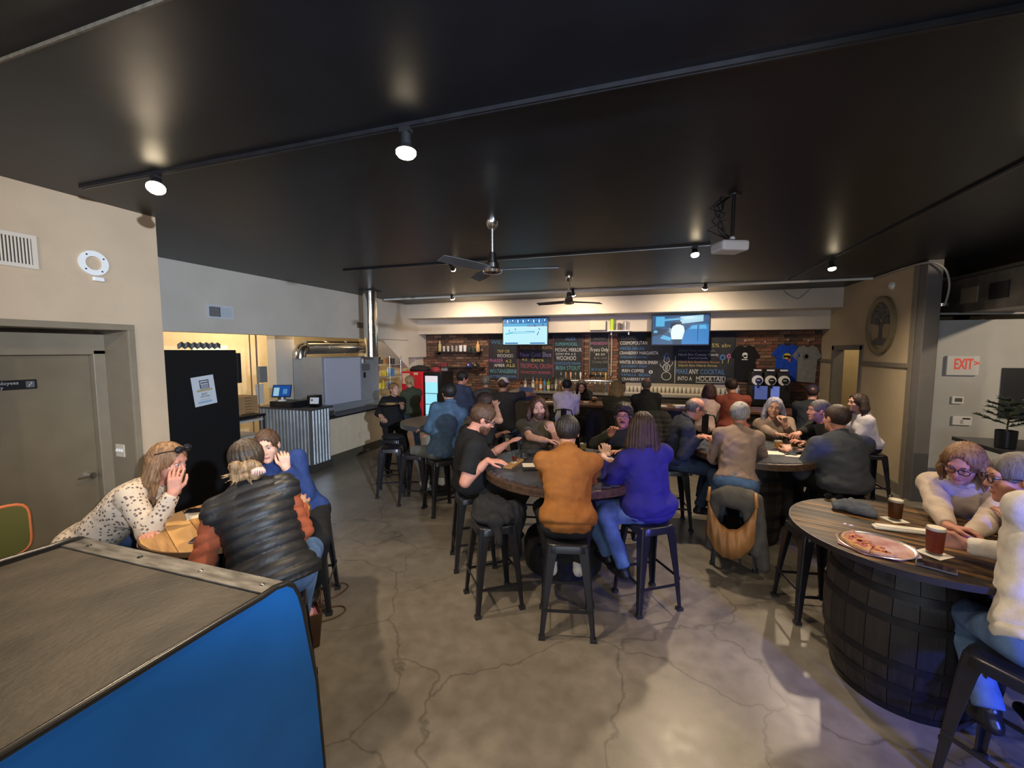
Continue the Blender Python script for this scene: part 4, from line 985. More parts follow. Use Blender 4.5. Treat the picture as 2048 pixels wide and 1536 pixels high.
# things on the fridge
for k in range(7):
    b = MB(); r = random.Random(k); 
    for j in range(3): b.tube([(-.03, 0, .02 + .02 * j), (.0, .03, .05 + .02 * j), (.05, .02, .03 + .02 * j)], .012, 6)
    tag(b.build('wire_whisk', mat('dull_metal', (.25, .24, .22), .4, metal=.8), loc=(-5.45, 3.62 + k * .075, 2.10), smooth=60), 'bundled dull metal whisk lying in the row on the fridge', 'utensil', 'utensils in a row on the fridge')
# corrugated counter
o = thing('corrugated_counter', 'order counter clad in corrugated galvanised sheet with dark top', 'counter', (-5.42, 5.62, 0))
def corr(L, n, z0, z1, fmap, nm):
    b = MB(); vs = []; N_ = n * 8
    for i in range(N_ + 1):
        x = L * i / N_; y = -.012 * math.cos(2 * PI * i / 8)
        for z in (z0, z1): vs.append(fmap(x, y, z))
    b.add(vs, [(2 * i, 2 * i + 2, 2 * i + 3, 2 * i + 1) for i in range(N_)]); return b.build(nm, mat('corrugated_zinc', (.55, .60, .64), .3, metal=.85, var=.15, vscale=4), o, smooth=180)
corr(1.12, 15, .14, 1.08, lambda x, y, z: (-x, y, z), 'front_sheet'); corr(.42, 6, .14, 1.08, lambda x, y, z: (-y, x, z), 'side_sheet')
MB().bb((-1.11, .015, 0), (-.015, .45, 1.08)).build('carcass', mat('carcass_dark', (.05, .04, .035), .7), o); MB().bb((-1.14, -.03, 0), (.03, .45, .14)).build('plinth', mat('plinth_dark', (.04, .036, .03), .6), o)
MB().bb((-1.16, -.05, 1.08), (.06, .47, 1.115)).build('worktop', mat('worktop_dark', (.05, .05, .05), .35), o, bevel=.004)
for x in (-.01,): MB().bb((x - .02, -.018, .14), (x + .02, .02, 1.08)).build('corner_strip', mat('strip_zinc', (.3, .32, .34), .4, metal=.8), o)
# register: drawer, screen, printer, card
o = thing('cash_drawer', 'flat black cash drawer on the corrugated counter', 'drawer', (-6.02, 5.72, 1.115)); MB().bb((-.22, -.16, 0), (.26, .2, .10)).build('body', FB, o, bevel=.005); MB().bb((-.20, -.166, .012), (.24, -.16, .088)).build('front', mat('drawer_front', (.015, .015, .017), .4), o); MB().cone((-.04, -.166, .05), (-.04, -.172, .05), .008).build('lock', STEEL, o)
o = thing('register_screen', 'lit touchscreen till tilted on a stand above the cash drawer', 'screen', (-6.08, 5.66, 1.215), R_(24))
MB().cone((0, .02, 0), (0, .02, .02), .07, .06, 20).build('stand_foot', WHITE, o); MB().cone((0, .03, .02), (0, .04, .12), .02, n=12).build('stand', WHITE, o)
tr = (R_(-22), 0, 0); Mx = Euler(tr).to_matrix()
def tb(c, sz, m, nm): MB().box(Mx @ Vector(c) + Vector((0, .03, .17)), sz, Mx).build(nm, m, o, bevel=0)
tb((0, 0, 0), (.31, .02, .22), BLACK, 'bezel'); E_ = lambda n, c, s_: mat(n, (0, 0, 0), .3, emit=c, es=s_)
tb((0, -.0105, 0), (.29, .001, .20), E_('till_blue', (.02, .10, .42), .7), 'display'); tb((-.085, -.0115, -.015), (.09, .001, .15), E_('till_pale', (.35, .62, .72), .9), 'panel'); tb((.06, -.0115, -.01), (.07, .001, .09), E_('till_mid', (.10, .30, .6), .8), 'keypad')
o = thing('receipt_printer', 'small black receipt printer behind the lit till', 'printer', (-5.64, 5.95, 1.115)); MB().bb((-.08, -.09, 0), (.09, .09, .19)).build('body', FB, o, bevel=.008); MB().bb((-.05, -.092, .12), (.06, -.09, .13)).build('slot', DARK, o)
o = thing('card_stand', 'clear stand with a small white card on the order counter', 'card', (-5.50, 5.80, 1.115), R_(20)); MB().box((0, 0, .11), (.15, .003, .11), (R_(-12), 0, 0)).build('card', mat('card_white', (.62, .66, .7), .5), o); MB().box((-.04, -.004, .12), (.03, .001, .035), (R_(-12), 0, 0)).build('emblem', mat('emblem_brown', (.16, .08, .06), .6), o); MB().bb((-.08, -.06, 0), (.08, .05, .006)).build('base', mat('clear_acrylic', (.8, .8, .8), .05, trans=1.), o); MB().bb((-.07, .0, .006), (.07, .006, .06)).build('upright', mat('clear_acrylic', (.8, .8, .8), .05, trans=1.), o)
# pizza boxes behind the counter on a rack
o = thing('rack', 'black wire rack with white trays behind the fridge', 'rack', (-6.1, 4.75, 0))
for z in (.25, .5, .75, 1.0): MB().bb((-.3, -.3, z), (.3, .3, z + .03)).build('shelf', mat('tray_white', (.45, .44, .42), .5) , o)
for sx in (-.3, .3):
    for sy in (-.3, .3): MB().cone((sx, sy, 0), (sx, sy, 1.08), .015).build('upright', BLACK, o)
MB().bb((-.32, -.32, 1.06), (.32, .32, 1.10)).build('top', BLACK, o)
KB = mat('cardboard', (.36, .21, .09), .8, var=.15, vscale=10)
for st, (x, y, n) in enumerate(((-6.12, 4.62, 6), (-6.2, 4.98, 6))):
    for k in range(n):
        o = thing('pizza_box', 'flat brown pizza box, stacked on the black rack' if st == 0 else 'flat brown pizza box in the stack nearer the corrugated counter', 'box', (x, y, 1.10 + k * .045), R_(random.Random(k + st * 9).uniform(-3, 3)), 'pizza boxes on the rack' if st == 0 else 'pizza boxes by the counter')
        MB().bb((-.17, -.17, 0), (.17, .17, .040)).build('tray', KB, o); MB().bb((-.172, -.172, .022), (.172, .172, .0435)).build('lid', KB, o); MB().bb((.1722, -.05, .010), (.1727, .05, .026)).build('stamp', mat('print_brown', (.2, .09, .04), .8), o)
# white counter with black top
o = thing('prep_counter', 'low cream painted counter with black top under the oven', 'counter', (-5.50, 6.11, 0))
MB().bb((-.36, 0, .16), (0, 1.75, .85)).build('body', mat('counter_cream', (.60, .50, .36), .6, var=.05), o); MB().bb((-.36, -.005, 0), (.012, 1.75, .17)).build('plinth', mat('plinth_olive', (.075, .065, .045), .5), o)
MB().bb((-.385, -.02, .85), (.05, 1.78, .885)).build('worktop', mat('worktop_black', (.012, .012, .014), .3), o, bevel=.004); MB().bb((0, .80, .34), (.008, .87, .45)).build('outlet', mat('outlet_cream', (.5, .43, .32), .5), o)
o = thing('tray_stack', 'stack of round aluminium pizza pans on the black counter top', 'pans', (-5.68, 6.28, .885))
for k in range(5): MB().lathe([(.0, 0), (.13, 0), (.15, .02), (.147, .02), (.127, .004), (0, .004)], 28, (0, 0, k * .022)).build('pan', mat('aluminium', (.55, .54, .5), .35, metal=.9), o, smooth=50)
# pizza oven
OV = mat('oven_steel_grey', (.30, .32, .35), .42, metal=.35, var=.05)
o = thing('pizza_oven', 'big grey steel deck oven standing behind the cream counter', 'oven', (-5.90, 6.45, 0))
MB().bb((-.7, 0, .62), (0, 1.75, 1.96)).build('body', OV, o, bevel=.01); MB().bb((0, .05, 1.03), (.02, 1.08, 1.94)).build('door_panel', mat('oven_panel_pale_lit', (.54, .56, .68), .4, metal=.25), o, bevel=.004); MB().bb((0, 1.10, 1.0), (.016, 1.72, 1.94)).build('side_door', OV, o, bevel=.004)  # pale door panel; its lavender tint puts the cool light into the colour
MB().bb((.016, 1.12, 1.66), (.05, 1.36, 1.80)).build('control_box', mat('control_dark', (.12, .12, .13), .4), o, bevel=.004); MB().bb((.016, 1.16, 1.82), (.04, 1.22, 1.92)).build('gauge', STEEL, o); MB().bb((.016, 1.18, 1.50), (.03, 1.24, 1.62)).build('tag_strip', BLACK, o)
for x in (-.6, -.1):
    for y in (.1, 1.65): MB().bb((x - .04, y - .04, 0), (x + .04, y + .04, .62)).build('leg', BLACK, o)
# ducts over the oven
o = thing('flue_duct', 'shiny horizontal galvanised flue above the oven with elbow', 'duct', (-6.45, 6.6, 2.14))
MB().cone((0, 0, 0), (.1, 1.6, .02), .135, n=28).build('pipe', GALV, o, smooth=40); MB().tube([(0, .0, .0), (-.02, -.06, -.02), (-.02, -.10, -.10), (-.02, -.10, -.20)], .12, 20).build('elbow', GALV, o, smooth=60)
for y in (.5, 1.05): MB().cone((y * .0625, y, .012), (y * .0625 + .002, y + .03, .012), .139, n=28).build('seam_band', GALV, o, smooth=40)
o = thing('chimney_duct', 'tall mirror bright round vertical flue reaching the ceiling', 'duct', (-5.42, 7.30, 1.96))
MB().cone((0, 0, 0), (0, 0, CEIL - 1.96), .135, n=32).build('pipe', GALV, o, smooth=40)
for z in (.02, .55, 1.1): MB().cone((0, 0, z), (0, 0, z + .03), .14, n=32).build('seam_band', GALV, o, smooth=40)
MB().cone((0, .0, .17), (-.95, .85, .2), .12, n=24).build('side_branch', GALV, o, smooth=40)
MB().bb((-.16, -.16, CEIL - 1.96 - .02), (.16, .16, CEIL - 1.96)).build('ceiling_plate', mat('plate_dark', (.03, .03, .03), .6), o)
# kitchen back details
kl = thing('kitchen_lamp', 'warm bare ceiling lamp inside the kitchen above the flue', 'lamp', (-7.0, 6.6, 2.9)); MB().ball((0, 0, 0), .06).build('globe', BULB, kl, smooth=180); MB().cone((0, 0, .05), (0, 0, .40), .012).build('stem', WHITE, kl)
l = bpy.data.lights.new('kitchen_light', 'POINT'); l.energy = 150; l.color = (1, .80, .52); l.shadow_soft_size = .08; lo = bpy.data.objects.new('kitchen_light', l); COL.objects.link(lo); lo.parent = kl; lo.location = (0, 0, -.12)
kl = thing('kitchen_lamp', 'warm bare ceiling lamp inside the kitchen behind the fridge', 'lamp', (-7.3, 4.3, 2.9)); MB().ball((0, 0, 0), .06).build('globe', BULB, kl, smooth=180); MB().cone((0, 0, .05), (0, 0, .40), .012).build('stem', WHITE, kl)
l = bpy.data.lights.new('kitchen_light', 'POINT'); l.energy = 70; l.color = (1, .84, .6); l.shadow_soft_size = .08; lo = bpy.data.objects.new('kitchen_light', l); COL.objects.link(lo); lo.parent = kl; lo.location = (0, 0, -.12)
o = thing('wall_cabinet', 'pale lit hatch shelf seen in the kitchen beside the fridge', 'shelf', (-8.38, 6.15, 1.75)); MB().bb((0, -.35, 0), (.02, .35, .45)).build('backing', mat('hatch_pale', (.62, .72, .62), .5), o); MB().bb((.02, -.35, -.02), (.25, .35, 0)).build('board', WHITE, o)
for k, (y, c) in enumerate(((-.2, (.25, .3, .3)), (-.02, (.5, .65, .7)), (.16, (.6, .6, .55)))): tag(MB().lathe([(.05, 0), (.055, .14), (.05, .16), (.03, .17), (0, .17)], 16).build('canister', mat('canister_%d' % k, c, .4), loc=(-8.26, 6.15 + y, 1.75), smooth=40), ('dull grey', 'pale blue', 'off white')[k] + ' canister on the lit kitchen hatch shelf', 'canister')
o = thing('conduit_run', 'rust coloured conduit with grey junction box on the kitchen post', 'conduit', (KX - .24, 5.42, 0)); MB().cone((0, 0, .3), (0, 0, 2.35), .013).build('pipe', mat('pipe_rust', (.25, .11, .06), .5), o); MB().cone((0, -.12, .3), (0, -.12, 2.35), .010).build('pipe', mat('pipe_rust', (.25, .11, .06), .5), o); MB().bb((.0, -.02, 1.55), (.08, .12, 1.82)).build('junction_box', mat('jbox_grey', (.2, .2, .19), .5), o); MB().bb((.005, -.06, 1.18), (.01, .10, 1.52)).build('notice', mat('paper_white', (.6, .55, .46), .7), o)
o = thing('kitchen_shelf', 'steel kitchen shelving crowded with bottles and tubs behind staff', 'shelf', (-6.75, 9.15, 0), 0)
for z in (.75, 1.10, 1.42, 1.72): MB().bb((-.7, -.25, z), (.68, .25, z + .03)).build('board', mat('shelf_dull', (.3, .27, .22), .5), o)
for x in (-.68, .66):
    for y in (-.24, .24): MB().cone((x, y, 0), (x, y, 1.95), .014).build('upright', STEEL, o)
rg = random.Random(11); cols = [('yellow', (.70, .55, .05)), ('brown', (.25, .12, .05)), ('white', (.6, .58, .52)), ('blue', (.05, .18, .38)), ('black', (.03, .03, .03)), ('tan', (.45, .30, .15))]
for z in (.78, 1.13, 1.45, 1.75):
    x = -.2
    while x < .66:
        nme, c = rg.choice(cols); h_ = rg.uniform(.12, .24); wd = rg.uniform(.035, .06); x += wd
        kind = rg.choice(('bottle', 'tub', 'box')); mm = mat('goods_' + nme, c, .45)
        b = MB()
        if kind == 'bottle': b.lathe([(wd, 0), (wd, h_ * .6), (wd * .4, h_ * .8), (wd * .35, h_), (0, h_)], 14)
        elif kind == 'tub': b.lathe([(wd * .9, 0), (wd, h_ * .85), (wd * 1.06, h_ * .86), (wd * 1.06, h_), (0, h_)], 14)
        else: b.bb((-wd, -wd, 0), (wd, wd, h_ * .8)); b.bb((-wd * 1.01, -wd * .2, h_ * .8), (wd * 1.01, wd * .2, h_ * .8 + .002))
        tag(b.build('kitchen_' + kind, mm, loc=(-6.75 + x, 9.02, z), smooth=40), '%s %s in the row on the kitchen shelving' % (nme, kind), kind, 'goods on the kitchen shelving'); x += wd + .01
# red cooler and lit display cooler
o = thing('red_cooler', 'red drinks cooler with a bottle silhouette on its side', 'cooler', (-5.88, 9.50, 0)); RED = mat('cooler_red', (.55, .02, .03), .35)
MB().bb((-.30, 0, .05), (.34, .75, 1.54)).build('body', RED, o, bevel=.01); MB().bb((-.28, .02, 0), (.32, .73, .05)).build('plinth', BLACK, o); CRM = mat('cooler_cream', (.62, .45, .28), .5); MB().bb((-.24, -.004, 1.22), (-.02, 0, 1.50)).build('notice', CRM, o); MB().bb((.10, -.004, 1.46), (.22, 0, 1.52)).build('notice', CRM, o)
b = MB(); b.prism([(-.09, .35), (.11, .35), (.12, .55), (.10, .62), (.13, .72), (.10, .88), (.05, 1.0), (.045, 1.14), (-.02, 1.14), (-.025, 1.0), (-.07, .88), (-.10, .72), (-.08, .62), (-.10, .55)], -.004, 0, lambda x, z, y: (x + .02, y, z)); b.build('bottle_print', CRM, o)
o = thing('display_cooler', 'glowing glass door drinks cooler beside the red cooler', 'cooler', (-5.28, 9.50, 0)); MB().bb((-.24, .05, .0), (.26, .75, 1.54)).build('body', BLACK, o, bevel=.01)
MB().bb((-.19, .035, .15), (.16, .045, 1.44)).build('door_glow', mat('cooler_glow', (.1, .2, .25), .3, emit=(.30, .72, .88), es=1.1), o); MB().bb((-.19, .03, 1.28), (.16, .0345, 1.44)).build('header', mat('cooler_header', (.3, .3, .3), .3, emit=(.75, .7, .8), es=.8), o)
for z in (.42, .70, .98): MB().bb((-.19, .03, z), (.16, .034, z + .02)).build('shelf_edge', mat('cooler_edge', (.15, .3, .35), .3), o)
MB().bb((.15, .02, .6), (.17, .04, 1.0)).build('handle', STEEL, o)
b = MB(); b.lathe([(.0, 0), (.22, 0), (.24, .05), (.18, .12), (.05, .16), (0, .16)], 20, sx=1.2); tag(b.build('dark_bag', mat('bag_black', (.012, .012, .014), .6), loc=(-5.8, 9.85, 1.54), smooth=60), 'black bag slumped on top of the red cooler', 'bag')
b = MB(); b.lathe([(.0, 0), (.13, 0), (.14, .05), (.08, .11), (0, .12)], 18); tag(b.build('red_cloth', mat('cloth_dkred', (.22, .02, .03), .7), loc=(-5.33, 9.85, 1.54), smooth=60), 'dark red cloth bundle on the display cooler', 'cloth')
# ------------------------------------------------------------------ bar
YB = 10.66
def glassm(): return mat('clear_glass', (.9, .92, .92), .04, trans=1., ior=1.15, spec=.5)
o = thing('bar_counter', 'long bar with brown wood top and black plank front', 'bar', (-2.35, 8.12, 0))
BW = wood('bar_top_wood', (.07, .03, .014), (.16, .075, .035), .3, (1, 10, 10))
BK = wood('bar_front_black', (.012, .011, .011), (.03, .027, .025), .55, (10, 10, 1))
MB().bb((0, -.06, 1.0), (5.45, .62, 1.05)).build('bar_top', BW, o, bevel=.008); MB().bb((.06, .08, 0), (5.4, .5, 1.0)).build('carcass', BLACK, o)
for k in range(38): MB().bb((.06 + k * .1408, .055, .1), (.06 + k * .1408 + .134, .08, 1.0)).build('plank', BK, o)
MB().bb((.05, .04, .78), (5.41, .055, .80)).build('ledge', mat('ledge_grey', (.06, .06, .06), .4), o); MB().tube([(.1, -.12, .2), (5.3, -.12, .2)], .022, 10).build('foot_rail', mat('rail_dark', (.08, .07, .06), .35, metal=.8), o, smooth=60)
for x in (.2, 1.9, 3.6, 5.2): MB().bb((x, -.12, .18), (x + .03, .06, .22)).build('rail_bracket', BLACK, o)
# back bar
o = thing('back_bar', 'low dark back bar cabinet under the bottles and glasses', 'cabinet', (-3.35, 10.1, 0))
MB().bb((0, .02, 0), (5.3, .54, 1.03)).build('body', wood('back_bar_wood', (.03, .018, .012), (.07, .04, .025), .5), o); MB().bb((-.02, -.02, 1.03), (5.32, .56, 1.07)).build('top', mat('backbar_steel', (.4, .38, .35), .35, metal=.7), o)
for k in range(8): MB().bb((.03 + k * .66, 0, .08), (.03 + k * .66 + .63, .02, .98)).build('door', BK, o, bevel=.004)
# bottles
LABW = mat('bottle_label', (.55, .52, .45), .6)
rg = random.Random(4)
bc = [('dark red', (.06, .004, .008), .15), ('clear', (.55, .58, .58), .7), ('dark', (.03, .02, .015), .2), ('clear', (.6, .62, .62), .7), ('amber', (.50, .20, .05), .4), ('amber', (.42, .15, .03), .4), ('blue', (.05, .30, .55), .4), ('green', (.22, .42, .04), .4), ('dark', (.06, .03, .05), .2), ('clear', (.55, .56, .55), .7), ('amber', (.35, .16, .05), .4), ('clear', (.6, .6, .6), .7), ('red', (.5, .08, .03), .4)]
for k, (n, c, tr) in enumerate(bc):
    x = ony(1043 + k * 7.7, 778, 10.45)[0]; h_ = rg.uniform(.29, .36); r = rg.uniform(.034, .042)
    o = thing('bottle', '%s liquor bottle with steel pourer standing on the back bar' % n, 'bottle', (x, 10.45, 1.07), 0, 'liquor bottles on the back bar')
    MB().lathe([(r * .9, 0), (r, .01), (r, h_ * .58), (r * .8, h_ * .66), (.013, h_ * .76), (.012, h_ * .92), (0, h_ * .92)], 18).build('glass_body', mat('bottle_glass_' + n.replace(' ', '_'), c, .12, trans=tr), o, smooth=40)
    MB().lathe([(r * 1.01, h_ * .14), (r * 1.01, h_ * .46)], 18).build('label', LABW if k % 2 else mat('label_dark', (.12, .10, .08), .6), o); MB().cone((0, 0, h_ * .92), (.012, -.01, h_ * 1.12), .008, .004, 8).build('pourer', STEEL, o)
# beer tower
o = thing('beer_tower', 'polished steel pipe beer tower with a row of tap handles', 'beer tower', (-1.47, 10.22, 1.35))
MB().cone((-.68, 0, 0), (.68, 0, 0), .052, n=24).build('pipe', mat('polished_steel', (.8, .78, .74), .12, metal=1.), o, smooth=40)
for x in (-.5, .5): MB().cone((x, 0, -.28), (x, 0, 0), .04, n=18).build('column', STEEL, o, smooth=40)
hc = [STEEL, mat('tap_wood', (.35, .18, .08), .5), mat('tap_flesh', (.6, .32, .2), .5), STEEL, mat('tap_white', (.65, .65, .62), .4), STEEL, BLACK, STEEL, STEEL, mat('tap_gold', (.5, .36, .1), .4), STEEL]
for k in range(11):
    x = -.60 + k * .12; t = MB().lathe([(.008, .04), (.010, .07), (.020, .10), (.024, .17), (.016, .21), (0, .215)], 12, (x, -.01, 0)).build('tap_handle', hc[k], o, smooth=50); MB().tube([(x, -.04, .01), (x, -.09, -.01), (x, -.10, -.07)], .010, 8).build('spout', STEEL, o, smooth=60)
# glasses row on a shelf under the long board
o = thing('glass_shelf', 'lit wall shelf for rows of upturned glasses under the long chalkboard', 'shelf', (-.55, 10.50, 1.10)); MB().bb((0, -.1, -.03), (2.5, .19, 0)).build('board', mat('shelf_pale', (.45, .40, .32), .5), o); MB().bb((0, .15, 0), (2.5, .19, .20)).build('back_strip', mat('strip_pale', (.34, .30, .24), .5), o)
gl = MB().lathe([(.034, 0), (.036, .002), (.042, .14), (.039, .14), (.032, .006), (0, .006)], 14).mesh('upturned_glass', mat('shelf_glass', (.72, .68, .58), .12, trans=.45, ior=1.2))
gl.shade_smooth()
for k in range(27):
    for r in range(2):
        g = bpy.data.objects.new('pint_glass', gl); COL.objects.link(g); g.location = (-.49 + k * .0905 + r * .04, 10.44 + r * .085, 1.10); tag(g, 'clear pint glass in the rows on the shelf under the long chalkboard', 'glass', 'clear glasses on the bar shelf')
# wall shelves with bottles and caps
def wshelf(x0, x1, z, label, m=None):
    o = thing('wall_shelf', label, 'shelf', (x0, YB + .02, z)); MB().bb((0, -.20, -.025), (x1 - x0, 0, 0)).build('board', m or mat('shelf_black', (.03, .025, .02), .5), o)
    for x in (.06, x1 - x0 - .09): MB().bb((x, -.18, -.10), (x + .03, 0, -.025)).build('bracket', BLACK, o)
wshelf(-5.72, -4.35, 2.06, 'upper dark shelf of bottles and mugs on the brick'); wshelf(-5.72, -4.25, 1.64, 'lower dark shelf of caps on the brick')
it = [('tall pale bottle', (.45, .38, .18), .045, .30), ('small clear glass', (.5, .48, .42), .04, .15), ('small clear glass', (.5, .48, .42), .04, .15), ('grey tumbler', (.32, .32, .30), .04, .16), ('grey tumbler', (.32, .32, .30), .04, .16), ('white mug', (.75, .74, .70), .055, .17), ('white mug', (.75, .74, .70), .05, .17), ('dark growler', (.05, .05, .05), .045, .14), ('dark green growler', (.03, .08, .06), .045, .14), ('tan bottle', (.62, .36, .14), .055, .28)]
for k, (n, c, r, h_) in enumerate(it):
    b = MB(); b.lathe([(r * .9, 0), (r, .01), (r, h_ * .62), (r * .45, h_ * .8), (r * .4, h_), (0, h_)] if h_ > .2 or 'growler' in n else [(r * .8, 0), (r, h_), (r * .92, h_), (r * .74, .01), (0, .01)], 16)
    tag(b.build(n.split()[-1], mat('sh_' + n.replace(' ', '_'), c, .3), loc=(-5.58 + k * .128, 10.56, 2.06), smooth=40), n + ' on the upper dark shelf against the brick', n.split()[-1], 'things on the upper brick shelf')
for k in range(3): tag(MB().box((0, 0, .05), (.075, .10, .10)).build('small_box', mat('box_maroon', (.18, .03, .05), .6), loc=(-5.58 + k * .09, 10.56, 1.64), bevel=.004), 'small maroon box with pale lid on the lower brick shelf', 'box', 'maroon boxes on the lower brick shelf')
for k, (n, c, x) in enumerate((('navy', (.02, .03, .16), -4.68), ('black', (.015, .015, .015), -4.48))):
    o = thing('ball_cap', '%s baseball cap resting on the lower brick shelf' % n, 'cap', (x, 10.56, 1.64)); b = MB().lathe([(.085, 0), (.085, .05), (.06, .10), (.02, .12), (0, .12)], 18); b.build('crown', mat('cap_' + n, c, .8), o, smooth=60); MB().lathe([(.0, .0), (.07, .0), (.07, .012), (0, .012)], 18, (0, -.09, 0)).build('brim', mat('cap_' + n, c, .8), o); MB().cone((0, -.087, .06), (0, -.094, .06), .022, n=12).build('badge', WHITE if k == 0 else mat('badge_yellow', (.5, .45, .1), .5), o)
MB_ = MB().bb((-.10, -.004, -.085), (.10, 0, .085)).build('notice', mat('paper_white2', (.66, .66, .62), .7), loc=(-5.50, YB, 1.52)); tag(MB_, 'blank white notice pinned on the brick under the caps', 'notice')
# ------------------------------------------------------------------ chalkboards
CH = mat('chalkboard', (.018, .020, .024), .75, var=.3, vscale=3)
def chalk(n, c): return mat('chalk_' + n, c, .9, var=.25, vscale=120)
CK = dict(w=chalk('white', (.55, .55, .53)), b=chalk('blue', (.08, .20, .42)), t=chalk('teal', (.10, .32, .36)), r=chalk('red', (.32, .07, .10)), y=chalk('yellow', (.42, .36, .10)), p=chalk('pink', (.38, .12, .26)), o=chalk('orange', (.38, .18, .06)), d=chalk('dim', (.16, .16, .16)), l=chalk('lilac', (.26, .22, .44)))
def board(x0, x1, z0, z1, label, lines, frame=None):
    o = thing('chalkboard', label, 'chalkboard', (x0, YB, z0)); W_ = x1 - x0
    MB().bb((0, -.0, 0), (W_, .02, z1 - z0)).build('panel', CH, o)
    if frame:
        b = MB(); 
        for a in ((0, 0, 0), (W_ - .012, 0, 0)): MB().bb((a[0], -.006, 0), (a[0] + .012, 0, z1 - z0)).build('frame_strip', frame, o)
    for tx, col, zt, h_, xa, xb in lines:
        text(tx, h_ * 1.38, (W_ * xa, -.004, (z1 - z0) * zt), CK[col], o, width=W_ * (xb - xa))
    return o
RS = mat('strip_maroon', (.14, .03, .05), .6)
board(-4.17, -3.32, 1.30, 2.50, 'chalkboard beer list reading WU-TANGERINE beside the brick shelves', [('WILD', 'b', .80, .10, .1, .6), ('TRIP OR', 'y', .605, .085, .3, .72), ('WOOHOO', 'w', .50, .10, .30, .84), ('PHASER', 'p', .39, .10, .04, .5), ('4.2', 'y', .39, .08, .58, .78), ('AMBER', 'w', .29, .085, .2, .56), ('ALE', 'y', .29, .085, .6, .9), ('WU-TANGERINE', 't', .15, .11, .05, .96), ('BUTTERNUT BROWN', 'b', .045, .075, .06, .93)], RS)
board(-3.32, -2.37, 1.30, 2.50, 'chalkboard beer list behind and below the hockey television', [('MAGNETIC', 'r', .80, .10, .45, .97), ('PAINTED DAWN', 'o', .68, .095, .05, .96), ('New Cold Shot', 'l', .52, .12, .05, .94), ('6.2', 'y', .44, .07, .12, .26), ('Extra', 'y', .42, .09, .38, .72), ('TROPICAL CRUSH', 'r', .27, .12, .06, .97), ('TOASTED BARREL', 'r', .15, .07, .07, .95)], RS)
board(-2.37, -1.61, 1.38, 2.50, 'chalkboard beer list ending in IRISH STOUT above the beer taps', [('ALES', 'b', .86, .09, .4, .75), ('SUPERMODEL', 't', .74, .085, .06, .82), ('MOSAIC MIRROR', 'w', .605, .10, .06, .95), ('DDH IPA 6.2', 'w', .53, .055, .08, .75), ('WOOHOO', 'w', .41, .115, .10, .78), ('CHOCOLATE DRAMA', 'b', .31, .07, .04, .93), ('IRISH STOUT', 't', .19, .105, .08, .92)], RS)
board(-1.44, -.97, 1.46, 2.50, 'narrow grey chalkboard between brick strips by the white pipe', [('Sundowner', 'd', .87, .06, .2, .8), ('WEDNESDAY', 'p', .74, .075, .04, .96), ('Fryers Only', 'w', .58, .10, .05, .96), ('$5.50', 'w', .49, .05, .3, .8), ('$4.00', 'd', .40, .05, .2, .9), ('Crowns $40', 'd', .30, .07, .15, .95), ('BUCKETS', 'b', .12, .06, .1, .9), ('SELTZER', 'o', .03, .06, .1, .95)], mat('strip_grey', (.2, .2, .2), .6))
b5 = board(-.74, 1.83, 1.30, 2.50, 'long chalkboard of cocktails with a drawn snowman under the car television', [('CLASSIC', 'd', .88, .08, .02, .15), ('COSMOPOLITAN', 'w', .775, .085, .015, .26), ('WINTER SANGRIA', 'b', .665, .08, .015, .24), ('CRANBERRY MARGARITA', 'w', .575, .08, .012, .36), ('MARGARITA ROCKS', 'b', .50, .055, .02, .26), ('WINTER BOURBON SMASH', 'w', .385, .085, .012, .355), ('BLACKBERRY SYRUP', 'b', .315, .055, .03, .26), ('IRISH COFFEE', 'w', .215, .08, .035, .235), ('VANILLA', 'b', .14, .06, .03, .17), ('BEAN', 'b', .14, .06, .19, .29), ('CRANBERRY MULE', 'w', .045, .075, .04, .29),
    ('5% abv', 'y', .72, .09, .81, .965), ('Hard Owl Lemonade', 'd', .635, .055, .54, .84), ('Hard Arc Cotton Candy', 'w', .555, .06, .535, .87), ('Lemonade', 'w', .495, .05, .62, .78), ('Hard Arc Southern Sweet', 'o', .415, .05, .54, .88), ('Hard Arc Hard Arnie', 'y', .345, .055, .54, .86), ('MAKE', 'b', .20, .12, .52, .62), ('ANY', 'w', .20, .12, .63, .71), ('COCKTAIL', 'b', .20, .12, .725, .925), ('INTO A', 'w', .07, .10, .535, .655), ('MOCKTAIL!', 'w', .065, .115, .69, .93)])
# snowman, cones, mug drawn in chalk
def line(pts, m, r=.007, closed=False, nm='chalk_line'): MB().tube([(x, -.004, z) for x, z in pts], r, 5, closed=closed).build(nm, CK[m], b5)
def circ(cx, cz, r, rz=None, n=22): return [(cx + r * math.cos(2 * PI * i / n), cz + (rz or r) * math.sin(2 * PI * i / n)) for i in range(n)]
sx = 2.57 * .437
line(circ(sx, .18, .105, .095), 'w', closed=True); line(circ(sx, .385, .075, .09), 'w', closed=True); line(circ(sx, .56, .062, .062), 'w', closed=True)
line([(sx - .065, .62), (sx, .73), (sx + .055, .62), (sx - .065, .62)], 'b', .012); line([(sx - .07, .37), (sx - .13, .42), (sx - .15, .47)], 'w', .006); line([(sx + .07, .40), (sx + .12, .45), (sx + .14, .52)], 'w', .006)
for q in (-.02, 0, .02): line([(sx + q, .32), (sx + q * 1.3, .45)], 'w', .005)
line([(sx - .02, .57), (sx - .005, .56), (sx + .02, .58)], 'w', .006); line([(2.57 * .512, .02), (2.57 * .512, .66)], 'w', .007); line([(2.57 * .725, .185), (2.57 * .925, .185)], 'w'); line([(2.57 * .69, .05), (2.57 * .93, .05)], 'w')
